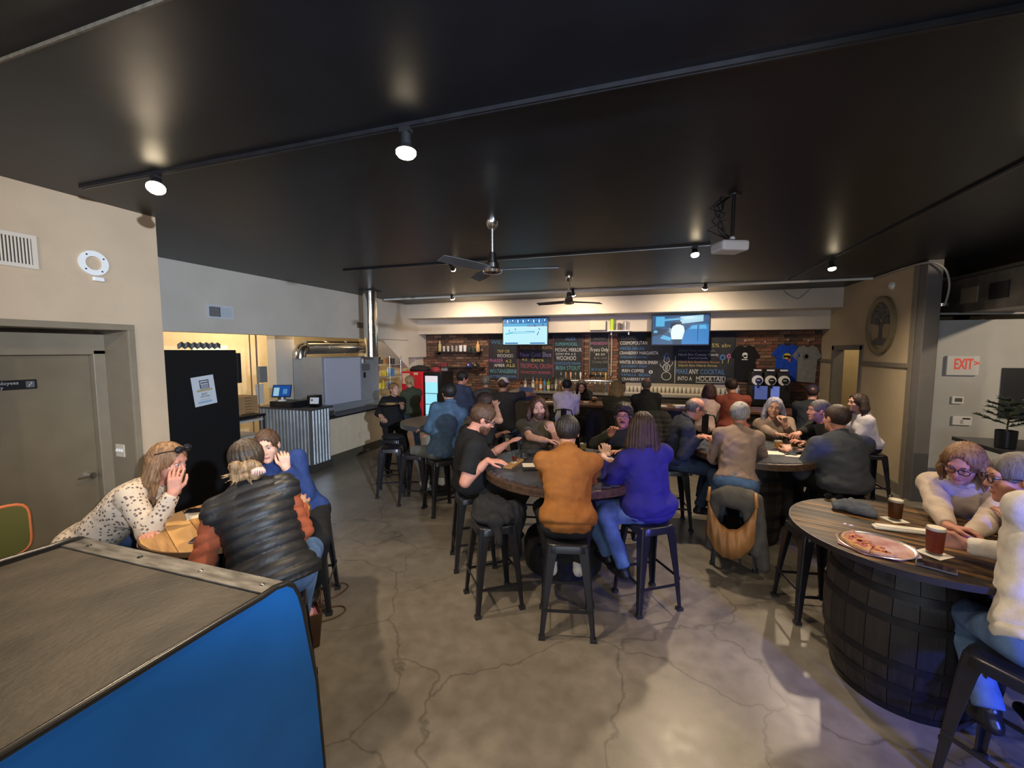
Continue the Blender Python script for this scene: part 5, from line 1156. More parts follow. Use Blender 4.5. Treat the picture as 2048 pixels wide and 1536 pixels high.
line(circ(2.57 * .30, .27, .035, .03), 'w', .012, True); line(circ(2.57 * .905, .625, .045, .055), 'b', .018, True); line(circ(2.57 * .955, .655, .03, .045), 'p', .018, True); line([(2.57 * .905, .57), (2.57 * .905, .49)], 'y', .009); line([(2.57 * .955, .60), (2.57 * .95, .50)], 'y', .009)
tag(MB().cone((-.90, YB + .0, 1.1), (-.90, YB + .0, 2.53), .018, n=12).build('pipe', mat('pipe_grey', (.32, .30, .28), .5), smooth=60), 'thin pale vertical pipe beside the narrow chalkboard', 'pipe')
tag(MB().cone((-1.58, YB + .0, 1.4), (-1.58, YB + .0, 2.53), .006, n=8).build('pipe', BLACK), 'thin black pipe on the brick strip between chalkboards', 'pipe')
# ------------------------------------------------------------------ televisions
def em(n, c, s_=1.): return mat('screen_' + n, (0, 0, 0), .2, emit=c, es=s_)
def tv(x0, x1, z0, z1, label, shapes):
    W_ = x1 - x0; H_ = z1 - z0; o = thing('television', label, 'television', ((x0 + x1) / 2, 10.12, z0)); 
    MB().bb((-W_ / 2, -.02, 0), (W_ / 2, .03, H_)).build('case', mat('tv_black', (.01, .01, .012), .3), o, bevel=.006); MB().bb((-.1, .03, H_ * .35), (.1, .18, H_ * .65)).build('mount', BLACK, o)
    y = -.0205
    for k, (nm, poly, m) in enumerate(shapes):
        MB().prism([((u - .5) * (W_ - .04), v * (H_ - .05) + .03) for u, v in poly], y - .0005, y, lambda a, z, q: (a, q, z)).build(nm, m, o); y -= .0006
def rc(a, b, c, d_): return [(a, b), (c, b), (c, d_), (a, d_)]
ice = em('ice', (.50, .82, .90), 1.15); crowd = em('crowd', (.05, .20, .52), .9); band = em('band', (.12, .40, .70), 1.); wh = em('white', (.75, .92, 1.), 1.15); dk = em('dark', (.02, .06, .12), .6); tq = em('turq', (.14, .55, .75), 1.1); rd = em('redline', (.5, .10, .2), .8)
sh = [('picture', rc(0, 0, 1, 1), ice), ('crowd', rc(0, .82, 1, 1), crowd), ('boards', rc(0, .70, 1, .82), band), ('boards', rc(.1, .745, .55, .775), tq), ('red_line', rc(.55, .69, 1, .705), rd), ('ice_mark', [(.05, .42), (.22, .50), (.72, .50), (.72, .44), (.2, .42), (.05, .38)], tq), ('ice_mark', rc(.22, .455, .7, .475), wh), ('ice_mark', rc(.52, .485, .72, .51), band), ('scorebar', rc(.04, .02, .34, .07), crowd), ('scorebar', rc(.62, .02, .95, .07), crowd)]
for k in range(16): sh.append(('spectator', rc(.03 + k * .06, .84 + .05 * (k % 3 == 0), .055 + k * .06, .95), wh if k % 2 else band))
for u, v in ((.14, .5), (.28, .55), (.82, .55), (.78, .35), (.8, .42), (.9, .72), (.72, .68)): sh.append(('player', rc(u, v, u + .015, v + .07), dk))
tv(-3.56, -2.38, 2.21, 2.90, 'wall television showing a bright ice hockey game', sh)
b1 = em('car_blue', (.03, .22, .55), 1.); b2 = em('car_light', (.10, .45, .75), 1.05); sh = [('picture', rc(0, 0, 1, 1), em('garage', (.03, .12, .28), .8)), ('wall', rc(.06, .62, .22, .96), b2), ('window', [(.5, .70), (.9, .78), (.9, 1), (.5, .95)], em('window', (.40, .70, .85), 1.)), ('awning', [(.22, .80), (.55, .86), (.55, .90), (.22, .88)], b2), ('hatch', [(.3, .45), (.34, .74), (.52, .78), (.55, .5)], dk), ('car', [(.52, .0), (.55, .34), (.62, .50), (.70, .66), (.95, .70), (1, .66), (1, 0)], b1), ('glass', [(.66, .52), (.71, .63), (.80, .65), (.80, .52)], b2), ('glass', [(.83, .52), (.83, .65), (.94, .66), (.97, .52)], b2), ('door_line', rc(.805, .1, .815, .66), dk), ('shirt', [(.35, .17), (.33, .46), (.37, .62), (.43, .68), (.50, .68), (.56, .62), (.58, .46), (.54, .17)], wh), ('person_dark', rc(.37, .0, .53, .17), dk), ('bench', [(.14, .2), (.32, .12), (.36, .22), (.2, .32)], b2), ('machine', [(.0, .28), (.2, .34), (.28, .5), (.1, .56), (0, .5)], dk), ('machine_part', circ(.06, .44, .04, .05), b2), ('arm', rc(.30, .40, .34, .56), em('skin', (.3, .45, .5), .8))]
tv(.02, 1.23, 2.20, 2.89, 'wall television showing a person in white tee at a car', sh)
# box and shelf of cups on the lower beam
tag(MB().bb((-.19, -.10, -.11), (.19, 0, .11)).build('wall_box', mat('box_cream', (.60, .52, .40), .5), loc=(-1.20, 10.28, 2.68), bevel=.008), 'cream electrical box on the beam between the televisions', 'box')
o = thing('small_shelf', 'small white shelf holding tumblers on the pale beam', 'shelf', (-.70, 10.28, 2.56)); MB().bb((-.25, -.16, -.02), (.27, 0, 0)).build('board', WHITE, o); MB().bb((-.2, -.02, -.1), (-.17, 0, -.02)).build('bracket', WHITE, o); MB().bb((.2, -.02, -.1), (.23, 0, -.02)).build('bracket', WHITE, o)
for n, c, x, h_, r, mt in (('lime green tumbler', (.42, .62, .02), -.86, .27, .05, 0), ('dark patterned mug', (.14, .10, .10), -.70, .17, .04, 0), ('steel tumbler', (.5, .48, .46), -.56, .21, .042, .9)):
    o = thing('tumbler', n + ' on the small white shelf of the beam', 'tumbler', (x, 10.19, 2.56)); MB().lathe([(r * .8, 0), (r, h_ * .9), (0, h_ * .9)], 18).build('cup', mat('tum_' + n.split()[0], c, .3, metal=mt), o, smooth=50); MB().lathe([(r * .95, h_ * .9), (r * .9, h_), (0, h_)], 18).build('lid', mat('tuml_' + n.split()[0], tuple(q * .7 for q in c), .3), o, smooth=50)
# ------------------------------------------------------------------ t-shirts
def tshirt(x, z, label, m, art, tilt=0., w_=.27, h_=.72):
    o = thing('t_shirt', label, 't-shirt', (x, YB - .02, z), 0); o.rotation_euler = (0, R_(tilt), 0)
    pl = [(-.07, 0), (-.17, -.035), (-w_ - .03, -.24), (-w_ + .06, -.29), (-.205, -.21), (-.20, -h_), (.20, -h_), (.205, -.21), (w_ - .06, -.29), (w_ + .03, -.24), (.17, -.035), (.07, 0), (.04, -.035), (0, -.045), (-.04, -.035)]
    b = MB(); b.prism(pl, -.012, .012, lambda a, zz, y: (a, y + .02 * math.sin(a * 22) * min(1, max(0, (-zz - .2) * 2)), zz)); b.build('fabric', m, o, bevel=.006)
    MB().tube([(-.16, 0, -.04), (0, 0, .02), (.16, 0, -.04)], .008, 6).build('hanger', mat('hanger_dark', (.06, .05, .05), .5), o); MB().tube([(0, 0, .02), (0, .0, .06), (.015, 0, .075), (.0, 0, .09)], .004, 5).build('hanger_hook', STEEL, o)
    for nm, poly, mm in art: MB().prism([(a, zz) for a, zz in poly], -.0165, -.0145, lambda a, zz, y: (a, y, zz)).build(nm, mm, o)
    MB().lathe([(.018, 0), (.018, .012), (0, .02)], 10, (0, .0, .085)).build('wall_hook', WHITE, o)
tw_ = mat('print_white', (.62, .62, .6), .7); tk = mat('print_black', (.02, .02, .02), .7); ty = mat('print_yellow', (.65, .48, .05), .7); tr_ = mat('print_red', (.5, .10, .06), .7); tg = mat('print_green', (.10, .28, .18), .7)
tshirt(2.03, 2.21, 'black t-shirt with a white print hung on the brick', cloth('tee_black', (.010, .010, .011)), [('print', circ(0, -.215, .055, .05), tw_), ('print', circ(.015, -.265, .04, .035), tw_), ('print', rc(-.06, -.335, .06, -.315), tw_), ('print', rc(-.03, -.245, .03, -.225), tk)], w_=.26, h_=.80)
tshirt(2.86, 2.23, 'royal blue t-shirt with a yellow face print on the brick', cloth('tee_blue', (.012, .06, .42)), [('print', circ(0, -.265, .075, .065), ty), ('print', rc(-.09, -.27, .09, -.25), tg), ('print', rc(-.05, -.29, .04, -.27), tk), ('print', [(.02, -.30), (.07, -.26), (.07, -.39), (.04, -.39)], tr_), ('print', [(-.08, -.28), (-.04, -.28), (-.05, -.34), (-.08, -.32)], tg)], 1.5, w_=.28, h_=.82)
tshirt(3.24, 2.20, 'grey t-shirt with a dark round print beside the doorway', cloth('tee_grey', (.20, .20, .195)), [('print', circ(-.02, -.25, .06, .07), mat('print_dim', (.10, .10, .10), .7)), ('print', circ(-.01, -.24, .03, .04), mat('print_lt', (.22, .22, .22), .7))], 3., w_=.25, h_=.80)
tag(MB().lathe([(.018, 0), (.018, .012), (0, .02)], 10).build('wall_hook', WHITE, loc=(2.43, YB + .01, 2.28)), 'bare white hook on the brick between the t-shirts', 'hook')
# slush machine
o = thing('slush_machine', 'black frozen drink machine with three white barrels below the t-shirts', 'drink machine', (2.43, 10.25, 1.0))
MB().bb((-.36, -.22, 0), (.36, .25, .36)).build('base', mat('slush_black', (.015, .015, .018), .35), o, bevel=.01); MB().bb((-.38, -.30, -.06), (.38, .27, .0)).build('drip_tray', BLACK, o); MB().bb((-.30, -.224, .06), (-.06, -.22, .34)).build('lit_panel', mat('slush_panel', (.06, .08, .2), .3, emit=(.10, .14, .42), es=.5), o); MB().bb((.0, -.224, .1), (.16, -.22, .34)).build('lit_panel', mat('slush_panel2', (.1, .12, .3), .3, emit=(.16, .22, .65), es=.6), o)
for k, x in enumerate((-.245, 0, .245)):
    MB().bb((x - .105, -.15, .36), (x + .105, .22, .64)).build('tank', mat('tank_dark', (.03, .03, .035), .15), o, bevel=.03); MB().bb((x - .08, -.14, .645), (x + .08, .2, .70)).build('lid', mat('lid_black', (.02, .02, .02), .3), o, bevel=.01); MB().bb((x - .07, -.145, .655), (x + .07, -.14, .69)).build('lid_strip', WHITE, o)
    MB().cone((x, -.16, .46), (x, -.19, .46), .105, n=24).build('barrel_face', WHITE, o); MB().cone((x + .02, -.19, .45), (x + .02, -.20, .45), .065, n=20).build('logo', BLACK, o); MB().bb((x - .02, -.205, .455), (x + .04, -.2005, .47)).build('logo_mark', WHITE, o); MB().bb((x - .015, -.27, .30), (x + .02, -.20, .38)).build('tap', BLACK, o)
o = thing('side_cabinet', 'dark wood cabinet under the frozen drink machine', 'cabinet', (2.0, 10.08, 0)); MB().bb((0, 0, 0), (1.45, .55, .94)).build('body', DW, o, bevel=.006)
for k in range(2): MB().bb((.03 + k * .71, -.015, .06), (.03 + k * .71 + .68, 0, .9)).build('door', DW, o, bevel=.004)
# ------------------------------------------------------------------ right wall things
o = thing('tree_medallion', 'oval carved medallion with a tree relief on the tan wall', 'wall art', (RX, 8.23, 2.49), -PI / 2)
om = mat('medallion_olive', (.20, .16, .09), .5, var=.1); n = 56; b = MB(); vs = []
for k, y in ((1.0, 0), (1.0, .05), (.92, .065), (.80, .05), (.78, .01)): vs += [(k * .42 * math.cos(2 * PI * i / n), -y, k * .46 * math.sin(2 * PI * i / n)) for i in range(n)]
b.add(vs, [(q * n + i, q * n + (i + 1) % n, (q + 1) * n + (i + 1) % n, (q + 1) * n + i) for q in range(4) for i in range(n)]); b.build('oval_frame', om, o, smooth=50)
b = MB(); b.prism([(.34 * math.cos(2 * PI * i / n), .37 * math.sin(2 * PI * i / n)) for i in range(n)], -.012, 0, lambda a, z, y: (a, y, z)); b.build('field', mat('medallion_tan', (.36, .29, .17), .6), o)
dkm = mat('medallion_grey', (.10, .095, .085), .6, var=.2)
b = MB(); b.prism([(-.05, -.2), (-.03, -.05), (-.10, .08), (-.06, .09), (-.005, .0), (.06, .10), (.10, .09), (.03, -.05), (.05, -.2)], -.03, -.012, lambda a, z, y: (a, y, z)); b.build('trunk', dkm, o)
b = MB(); b.prism([(-.30, -.28), (-.12, -.2), (.12, -.2), (.30, -.28), (.22, -.31), (-.22, -.31)], -.03, -.012, lambda a, z, y: (a, y, z)); b.build('ground', dkm, o)
rg = random.Random(2)
for k in range(52):
    a = rg.uniform(-.12, PI + .12); r = .28 * math.sqrt(rg.uniform(.05, 1)); MB().ball((r * 1.05 * math.cos(a), -.02, .06 + r * .95 * math.sin(a)), (rg.uniform(.035, .065), .018, rg.uniform(.03, .055)), 10, 6).build('leaf_clump', dkm, o, smooth=180)
o = thing('smoke_detector', 'round white smoke detector high on the tan wall', 'detector', (RX, 8.0, 3.08), -PI / 2); b = MB().lathe([(.06, 0), (.06, .02), (.045, .04), (.0, .042)], 24); b.v = [(x, -z, y) for x, y, z in b.v]; b.build('body', WHITE, o, smooth=40); b = MB().lathe([(.02, .042), (.015, .05), (0, .05)], 12); b.v = [(x, -z, y) for x, y, z in b.v]; b.build('cap', WHITE, o)
# passage door notice
o = thing('notice_board', 'white notice sheet in the lit passage behind the doorway', 'notice', (RX + 1.46, 10.1, 1.2), -PI / 2); MB().bb((-.5, -.01, 0), (.5, 0, .62)).build('paper', mat('sheet_white', (.7, .66, .55), .7), o); MB().bb((-.4, -.012, .5), (.3, -.01, .53)).build('heading', ink, o); MB().bb((-.4, -.012, .3), (.1, -.01, .32)).build('line_print', gr, o)
l = bpy.data.lights.new('passage_light', 'POINT'); l.energy = 22; l.color = (1, .82, .5); l.shadow_soft_size = .1; kl = thing('passage_lamp', 'round ceiling lamp in the passage behind the doorway', 'lamp', (RX + .85, 9.4, 3.0)); lo = bpy.data.objects.new('passage_light', l); COL.objects.link(lo); lo.parent = kl; lo.location = (0, 0, -.15); MB().ball((0, 0, 0), .08).build('globe', BULB, kl, smooth=180); MB().cone((0, 0, .06), (0, 0, .3), .012).build('stem', WHITE, kl)
# exit sign, thermostats, poster
EY = 7.45
p = ony(1921, 731, EY); o = thing('exit_sign', 'white exit sign with red letters on the grey wall', 'sign', (p[0], EY, p[2])); MB().bb((-.175, -.05, -.135), (.175, 0, .135)).build('housing', mat('exit_white', (.62, .62, .60), .4), o, bevel=.008)
RL = mat('exit_red', (.62, .07, .05), .5, emit=(.8, .08, .05), es=.25); text('EXIT', .20, (-.10, -.052, -.045), RL, o, width=.20, bold=.005); text('>', .10, (.115, -.052, .0), RL, o, bold=.004); 
p = ony(1913, 800, EY); o = thing('thermostat', 'small white thermostat with a dark window on the grey wall', 'thermostat', (p[0], EY, p[2])); MB().bb((-.065, -.03, -.05), (.065, 0, .05)).build('case', WHITE, o, bevel=.006); MB().bb((-.035, -.032, -.022), (.045, -.03, .03)).build('display', mat('lcd_grey', (.10, .11, .10), .3), o)
p = ony(1921, 841, EY); o = thing('alarm_panel', 'wide white alarm keypad below the thermostat', 'keypad', (p[0], EY, p[2])); MB().bb((-.105, -.035, -.06), (.105, 0, .06)).build('case', WHITE, o, bevel=.006); MB().bb((-.0, -.037, .022), (.085, -.035, .042)).build('display', BLACK, o); MB().bb((-.02, -.037, -.04), (.01, -.035, .01)).build('button', mat('btn_grey', (.4, .4, .4), .5), o)
p = ony(2004, 735, EY); o = thing('framed_poster', 'black framed poster with faint white drawing on the grey wall', 'poster', (p[0], EY, 1.18)); MB().bb((0, -.03, 0), (.70, 0, .68)).build('frame', mat('poster_black', (.02, .022, .028), .4), o, bevel=.005); pk = mat('poster_ink', (.16, .18, .26), .6)
for (a, z, r) in ((.36, .42, .10), (.36, .42, .085), (.36, .40, .05)): MB().tube([(a + r * math.cos(t), -.032, z + r * .7 * math.sin(t)) for t in np.linspace(0, 2 * PI, 20)[:-1]], .004, 5, closed=True).build('drawing', pk, o)
for z in (.62, .55, .25, .20, .15): MB().bb((.22, -.0315, z), (.5, -.03, z + .012)).build('print_line', pk, o)
# plant table
o = thing('side_table', 'dark high table with a potted fir against the grey wall', 'table', (4.15, 6.3, 0)); MB().bb((-.45, -.4, .95), (.9, .5, 1.0)).build('table_top', mat('table_black', (.02, .02, .022), .3), o, bevel=.006)
for x in (-.38, .8):
    for y in (-.33, .43): MB().bb((x - .03, y - .03, 0), (x + .03, y + .03, .95)).build('leg', BLACK, o)
o = thing('potted_fir', 'small dark fir sapling in a black steel pot', 'plant', (3.83, 6.16, 1.0)); MB().lathe([(.075, 0), (.085, .01), (.09, .20), (.084, .20), (.075, .02), (0, .02)], 28).build('pot', mat('pot_steel_black', (.03, .032, .04), .25, metal=.6), o, smooth=40); MB().lathe([(.082, .16), (.0, .17)], 20).build('soil', mat('soil', (.03, .02, .012), .9), o)
MB().cone((0, 0, .15), (.02, 0, .52), .010, .004, 8).build('stem', mat('bark', (.05, .035, .02), .9), o); rg = random.Random(8); FIR = mat('fir_green', (.016, .030, .016), .7)
for k in range(13):
    a = k * 2.4; z = .24 + k * .024; ln = .26 - .013 * k; b = MB(); q0 = np.array([.006, 0, z]); dr = np.array([math.cos(a), math.sin(a), .35]); b.tube([tuple(q0), tuple(q0 + dr * ln)], [.004, .002], 5)
    for j in range(64):
        t = rg.uniform(.05, 1); sd = nrm(np.cross(dr, [0, 0, 1])) * rg.choice((-1, 1)) + np.array([0, 0, rg.uniform(-.3, .6)]); c = q0 + dr * ln * t; b.cone(tuple(c), tuple(c + nrm(sd + dr * .8) * rg.uniform(.04, .075)), .0065, .0015, 4)
    b.build('branch', FIR, o)
# ------------------------------------------------------------------ people
def XY(px, D, z=.8):
    L = (px - 1024) / FPX * D; P = CAM + FW * D + RT * L; u = (z - P[2]) / UPV[2]; P = P + UPV * u; return np.array([P[0], P[1], z])
def AW(px): return -math.degrees(YAW) + math.degrees(math.atan((px - 1024) / FPX))     # body yaw that looks straight away from the camera
def sitp(label, px, D, yaw, head, who=None, back=False, st=True, srot=None, s=1., xy=None, **k):
    P = XY(px, D) if xy is None else np.array([xy[0], xy[1], 0.]); P[2] = SH + .103 * s
    if st: stool(P[0], P[1], -yaw + (srot or 0), 'black metal %s under %s' % ('bar chair with a curved back' if back else 'bar stool', who), G, back)
    return person(label, P, at(*head), yaw, s=s, **k)
denim = cloth('denim_blue', (.085, .15, .28), var=.3, vscale=9); denimd = cloth('denim_dark', (.03, .05, .10), var=.3, vscale=9); blk = cloth('black', (.010, .010, .011)); blk2 = cloth('black_soft', (.016, .016, .017)); khaki = cloth('khaki_grey', (.16, .17, .16))
HB = hair_mat('black', (.008, .007, .007), (.022, .018, .016)); HBR = hair_mat('brown', (.035, .017, .009), (.085, .042, .022)); HDB = hair_mat('dark_brown', (.016, .009, .007), (.045, .024, .016)); HLB = hair_mat('light_brown', (.11, .055, .024), (.26, .14, .065)); HBL = hair_mat('blonde', (.20, .12, .05), (.42, .29, .15)); HGR = hair_mat('grey', (.17, .165, .155), (.42, .41, .39)); HPU = hair_mat('silver_violet', (.20, .19, .26), (.40, .39, .48)); HST = hair_mat('stubble', (.05, .03, .022), (.09, .055, .04)); HAU = hair_mat('auburn', (.030, .009, .010), (.075, .024, .022)); HSG = hair_mat('salt_grey', (.07, .06, .055), (.16, .14, .13))
BROW = mat('brow_brown', (.06, .038, .026), .7); GLB = mat('glasses_black', (.01, .01, .012), .25); GLC = mat('glasses_wire', (.25, .22, .2), .25, metal=.8)
WSH = mat('shoe_white', (.55, .55, .54), .5); BSH = mat('shoe_black', (.012, .011, .011), .45)
Zv = np.array([0, 0, 1.])
# floral blouse material
def floral():
    m = mat('cloth_floral', (.46, .38, .29), .85, bump=.25, bscale=200); nt, b = nodes_of(m); N = nt.nodes; L_ = nt.links
    tc = N.new('ShaderNodeTexCoord'); vo = N.new('ShaderNodeTexVoronoi'); vo.inputs['Scale'].default_value = 42; vo.inputs['Randomness'].default_value = .75; L_.new(tc.outputs['Object'], vo.inputs['Vector'])
    no = N.new('ShaderNodeTexNoise'); no.inputs['Scale'].default_value = 90; L_.new(tc.outputs['Object'], no.inputs['Vector'])
    ad = N.new('ShaderNodeMath'); ad.operation = 'ADD'; L_.new(vo.outputs['Distance'], ad.inputs[0]); ml = N.new('ShaderNodeMath'); ml.operation = 'MULTIPLY'; ml.inputs[1].default_value = .55; L_.new(no.outputs['Fac'], ml.inputs[0]); L_.new(ml.outputs[0], ad.inputs[1])
    r = N.new('ShaderNodeValToRGB'); e = r.color_ramp.elements; e[0].position = .56; e[0].color = (.10, .065, .06, 1); e[1].position = .64; e[1].color = (.46, .38, .29, 1); L_.new(ad.outputs[0], r.inputs[0]); L_.new(r.outputs[0], b.inputs['Base Color']); return m
# --- left wooden table
def h1(g):
    H = g['H']; org = g['org']; m = MB(); P = lambda x, y, z: tuple(H(x, y, z) - org)
    for sg in (-1, 1): m.ball(P(sg * .034, .078, .112), .026, 12, 8); m.tube([P(sg * .06, .07, .11), P(sg * .088, .03, .10), P(sg * .092, -.03, .07)], .004, 6)
    m.tube([P(-.01, .085, .115), P(.01, .085, .115)], .004, 6); m.build('sunglasses', mat('sunglass_black', (.01, .01, .012), .08), g['o'], smooth=180)
    c = g['wr'][1] - nrm(g['wr'][1] - g['el'][1]) * .02 - org; u = nrm(g['wr'][1] - g['el'][1]); a = nrm(np.cross(u, [0, 0, 1])); b_ = np.cross(u, a)
    MB().tube([tuple(c + .034 * (a * math.cos(t) + b_ * math.sin(t))) for t in np.linspace(0, 2 * PI, 17)[:-1]], .006, 6, closed=True).build('bracelet', mat('bracelet_gold', (.4, .33, .2), .3, metal=.8), g['o'], smooth=180)
sitp('woman in floral cream blouse with long brown hair, cheek on her hand', 178, 2.88, 68, (338, 925, 2.86), 'the woman in floral blouse', hyaw=72, hpitch=12, fem=True, w=1.15, top=floral(), pants=denimd, hair='long', hairm=HLB, skin='ruddy', drape=.30, hands=(at(300, 1062, 2.62), at(347, 986, 2.70)), elb=(None, np.array([-.2, -.5, -1.])), hd=(None, np.array([.0, .15, 1.])), hn=(None, np.array([-.55, .6, .1])), curl=(.3, .25), hook=h1, s=1.02, hem=.12)
def h2(g):
    H = g['H']; org = g['org']
    m = MB(); 
    for k in range(7):
        a = -.9 + .3 * k; m.tube([tuple(H(.035 + .028 * math.sin(a), -.150, -.030 + .02 * math.cos(a)) - org), tuple(H(.035 + .04 * math.sin(a * 1.1), -.155, -.055 + .01 * abs(a)) - org)], .0055, 6)
    m.tube([tuple(H(.0 + .014 * k, -.150, -.028 + .006 * math.sin(k)) - org) for k in range(6)], .007, 6); stuff(m.build('claw_clip', mat('clip_blush', (.55, .34, .28), .25), g['o'], smooth=180))
sitp('woman seen from behind in black quilted vest, rust sleeves and messy bun', 548, 2.42, AW(530) + 4, (492, 922, 2.56), 'the woman in quilted vest', hyaw=AW(490) - 8, fem=True, w=1.2, s=1.06, top=mat('vest_black', (.010, .010, .011), .5, bump=.15, bscale=40), topk='quilt', sleevem=cloth('rust', (.26, .065, .028)), puff=.012, pants=denim, hair='bun', hairm=hair_mat('bun_streaked', (.012, .008, .006), (.055, .034, .018)), skin='olive', collar=.022, hook=h2, hem=.08, hip=1.05, hands=(at(425, 1062, 2.60), at(600, 1010, 2.85)), face=False)
sitp('woman in dark blue top with tied back hair, resting her jaw on one hand', 612, 3.42, AW(560) + 196, (535, 893, 3.30), 'the woman in dark blue', hyaw=AW(535) + 194, hpitch=6, htilt=8, fem=True, w=1.0, top=cloth('navy_blue', (.018, .038, .135)), pants=blk, hair='tied', hairm=HBR, skin='pale', hands=(at(572, 936, 3.26), at(515, 990, 3.12)), elb=(np.array([.5, -.2, -1.]), None), hd=(np.array([-.1, -.05, 1.]), None), hn=(np.array([-.7, .5, .1]), None), curl=(.75, .3), s=1.04)
# --- brown high table
sitp('man in blue denim jacket seen from behind at the brown high table', 882, 5.45, AW(890) - 22, (897, 786, 5.55), 'the man in denim jacket', s=1.06, w=1.06, top=cloth('denim_jacket', (.060, .105, .165), var=.25, vscale=10), topk='jacket', collar=.018, pants=khaki, shoes=WSH, hair='short', hairm=HB, skin='tan', hands=(at(845, 858, 5.7), at(868, 868, 5.6)), face=False, hem=.10)
# --- behind, toward the bar
sitp('dark haired man in slate blue shirt facing the bar end', 922, 8.05, AW(920) + 38, (926, 757, 8.0), 'the man in slate blue shirt', hyaw=AW(920) + 72, hpitch=8, w=1.2, s=1.05, top=cloth('slate_blue', (.045, .06, .11)), pants=denimd, hair='short', hairm=HB, skin='ruddy')
sitp('person in a camouflage cap and grey jacket beside the slate blue shirt', 972, 8.0, AW(972) + 4, (972, 764, 8.0), 'the person in camouflage cap', top=cloth('jacket_grey', (.065, .065, .068)), topk='jacket', pants=denimd, hair='short', hairm=hair_mat('camo', (.10, .085, .06), (.30, .27, .21)), skin='fair', face=False)
sitp('man in white ball cap and charcoal tee stretching an arm to the bar', 1012, 7.15, AW(1010) + 12, (1007, 770, 7.2), 'the man in white ball cap', back=False, hyaw=AW(1007) + 18, s=1.06, w=1.1, top=cloth('charcoal_tee', (.035, .036, .038)), sleeve='short', pants=denim, hair='crop', hairm=HBR, cap=(cloth('cap_white', (.62, .60, .54)), cloth('cap_white', (.62, .60, .54))), skin='fair', hands=(None, at(1064, 788, 7.55)), elb=(None, np.array([.3, -.3, .1])), face=False)
sitp('dark haired woman in black tee, arm raised to her head, behind bearded man', 978, 5.25, AW(978) + 95, (972, 806, 5.3), 'the woman in black tee', hyaw=AW(975) + 85, hpitch=10, fem=True, top=blk2, sleeve='short', pants=blk, hair='long', hairm=HDB, skin='fair', drape=.26, hands=(at(1000, 868, 5.2), at(992, 812, 5.18)), elb=(None, np.array([.8, -.5, -.3])), curl=(.3, .5))
# --- middle saw blade table
def h5(g): pass
sitp('bearded man in black tee and glasses looking down, hand on saw blade table', 920, 4.12, 58, (966, 838, 4.02), 'the bearded man in black tee', hyaw=66, hpitch=26, s=1.12, w=1.30, belly=.05, top=blk, sleeve='short', pants=blk2, shoes=BSH, hair='short', hairm=HBR, skin='ruddy', beard=('full', hair_mat('beard_brown', (.06, .027, .014), (.12, .058, .032))), glasses=(GLC, 'rect'), hands=(at(1010, 890, 4.15), at(975, 921, 3.80)), curl=(.2, .12), hd=(None, np.array([.9, .25, -.05])), elb=(None, np.array([-.35, -.3, -1.])), xy=(-1.63, 3.72), hem=.06)
sitp('young man with long brown hair and beard in olive tee, hand at mouth', 1068, 4.88, AW(1070) + 183, (1076, 817, 4.78), 'the long haired man in olive tee', hyaw=AW(1078) + 170, hpitch=-2, htilt=4, s=1.03, w=.98, top=cloth('olive_grey', (.075, .068, .047)), sleeve='short', pants=denimd, hair='long', hairm=HBR, skin='pale', drape=.19, beard=('full', HST), hands=(at(1107, 864, 4.50), at(1092, 881, 4.40)), elb=(np.array([.35, -.2, -1.]), np.array([-.8, -.2, -.5])), hd=(np.array([-.55, .1, 1.]), np.array([1., .2, .0])), hn=(np.array([-.4, .9, 0]), None), curl=(.6, .35), hem=.04, browm=BROW)
sitp('man seen from behind in an orange sweatshirt with short black hair', 1128, 3.2, AW(1128) - 2, (1135, 866, 3.42), 'the man in orange sweatshirt', hpitch=14, s=1.08, w=1.06, top=cloth('orange_sweat', (.25, .100, .024), bscale=300), topk='sweater', pants=blk2, shoes=WSH, hair='short', hairm=HB, skin='tan', hands=(at(1122, 912, 3.72), at(1150, 912, 3.72)), face=False, xy=(-.56, 3.05), hem=.085, collar=.012, wr=.011)
sitp('man with round glasses, moustache and black curls in dark olive jacket', 1262, 4.48, AW(1255) + 190, (1246, 832, 4.38), 'the man in round glasses', hyaw=AW(1250) + 182, s=1.02, top=cloth('dark_olive', (.030, .032, .024)), topk='jacket', pants=blk, hair='curly', hairm=HB, skin='ruddy', beard=('moustache', HB), glasses=(GLC, 'round'), hands=(at(1240, 905, 4.05), at(1222, 868, 4.1)), elb=(None, np.array([-.9, 0, -.6])), curl=(.3, .7), hd=(None, np.array([.2, -.3, .6])), hem=.04)
sitp('woman in a purple sweater and blue jeans with long dark hair, from behind', 1318, 3.46, AW(1300) - 34, (1284, 857, 3.50), 'the woman in purple sweater', hyaw=AW(1276) - 12, hpitch=8, fem=True, s=1.06, w=1.25, belly=.03, hip=1.0, top=cloth('purple_sweat', (.022, .021, .155), bscale=300), topk='sweater', pants=denim, shoes=BSH, hair='long', hairm=HDB, drape=.34, skin='pale', hands=(at(1214, 912, 3.68), at(1222, 922, 3.62)), curl=(.5, .6), xy=(.02, 3.56), face=False, hem=.09, feet=(np.array([-.30, 3.62, .235]), np.array([-.16, 3.44, .235])), knee=(np.array([-1, .2, .4]), np.array([-1, -.2, .5])))
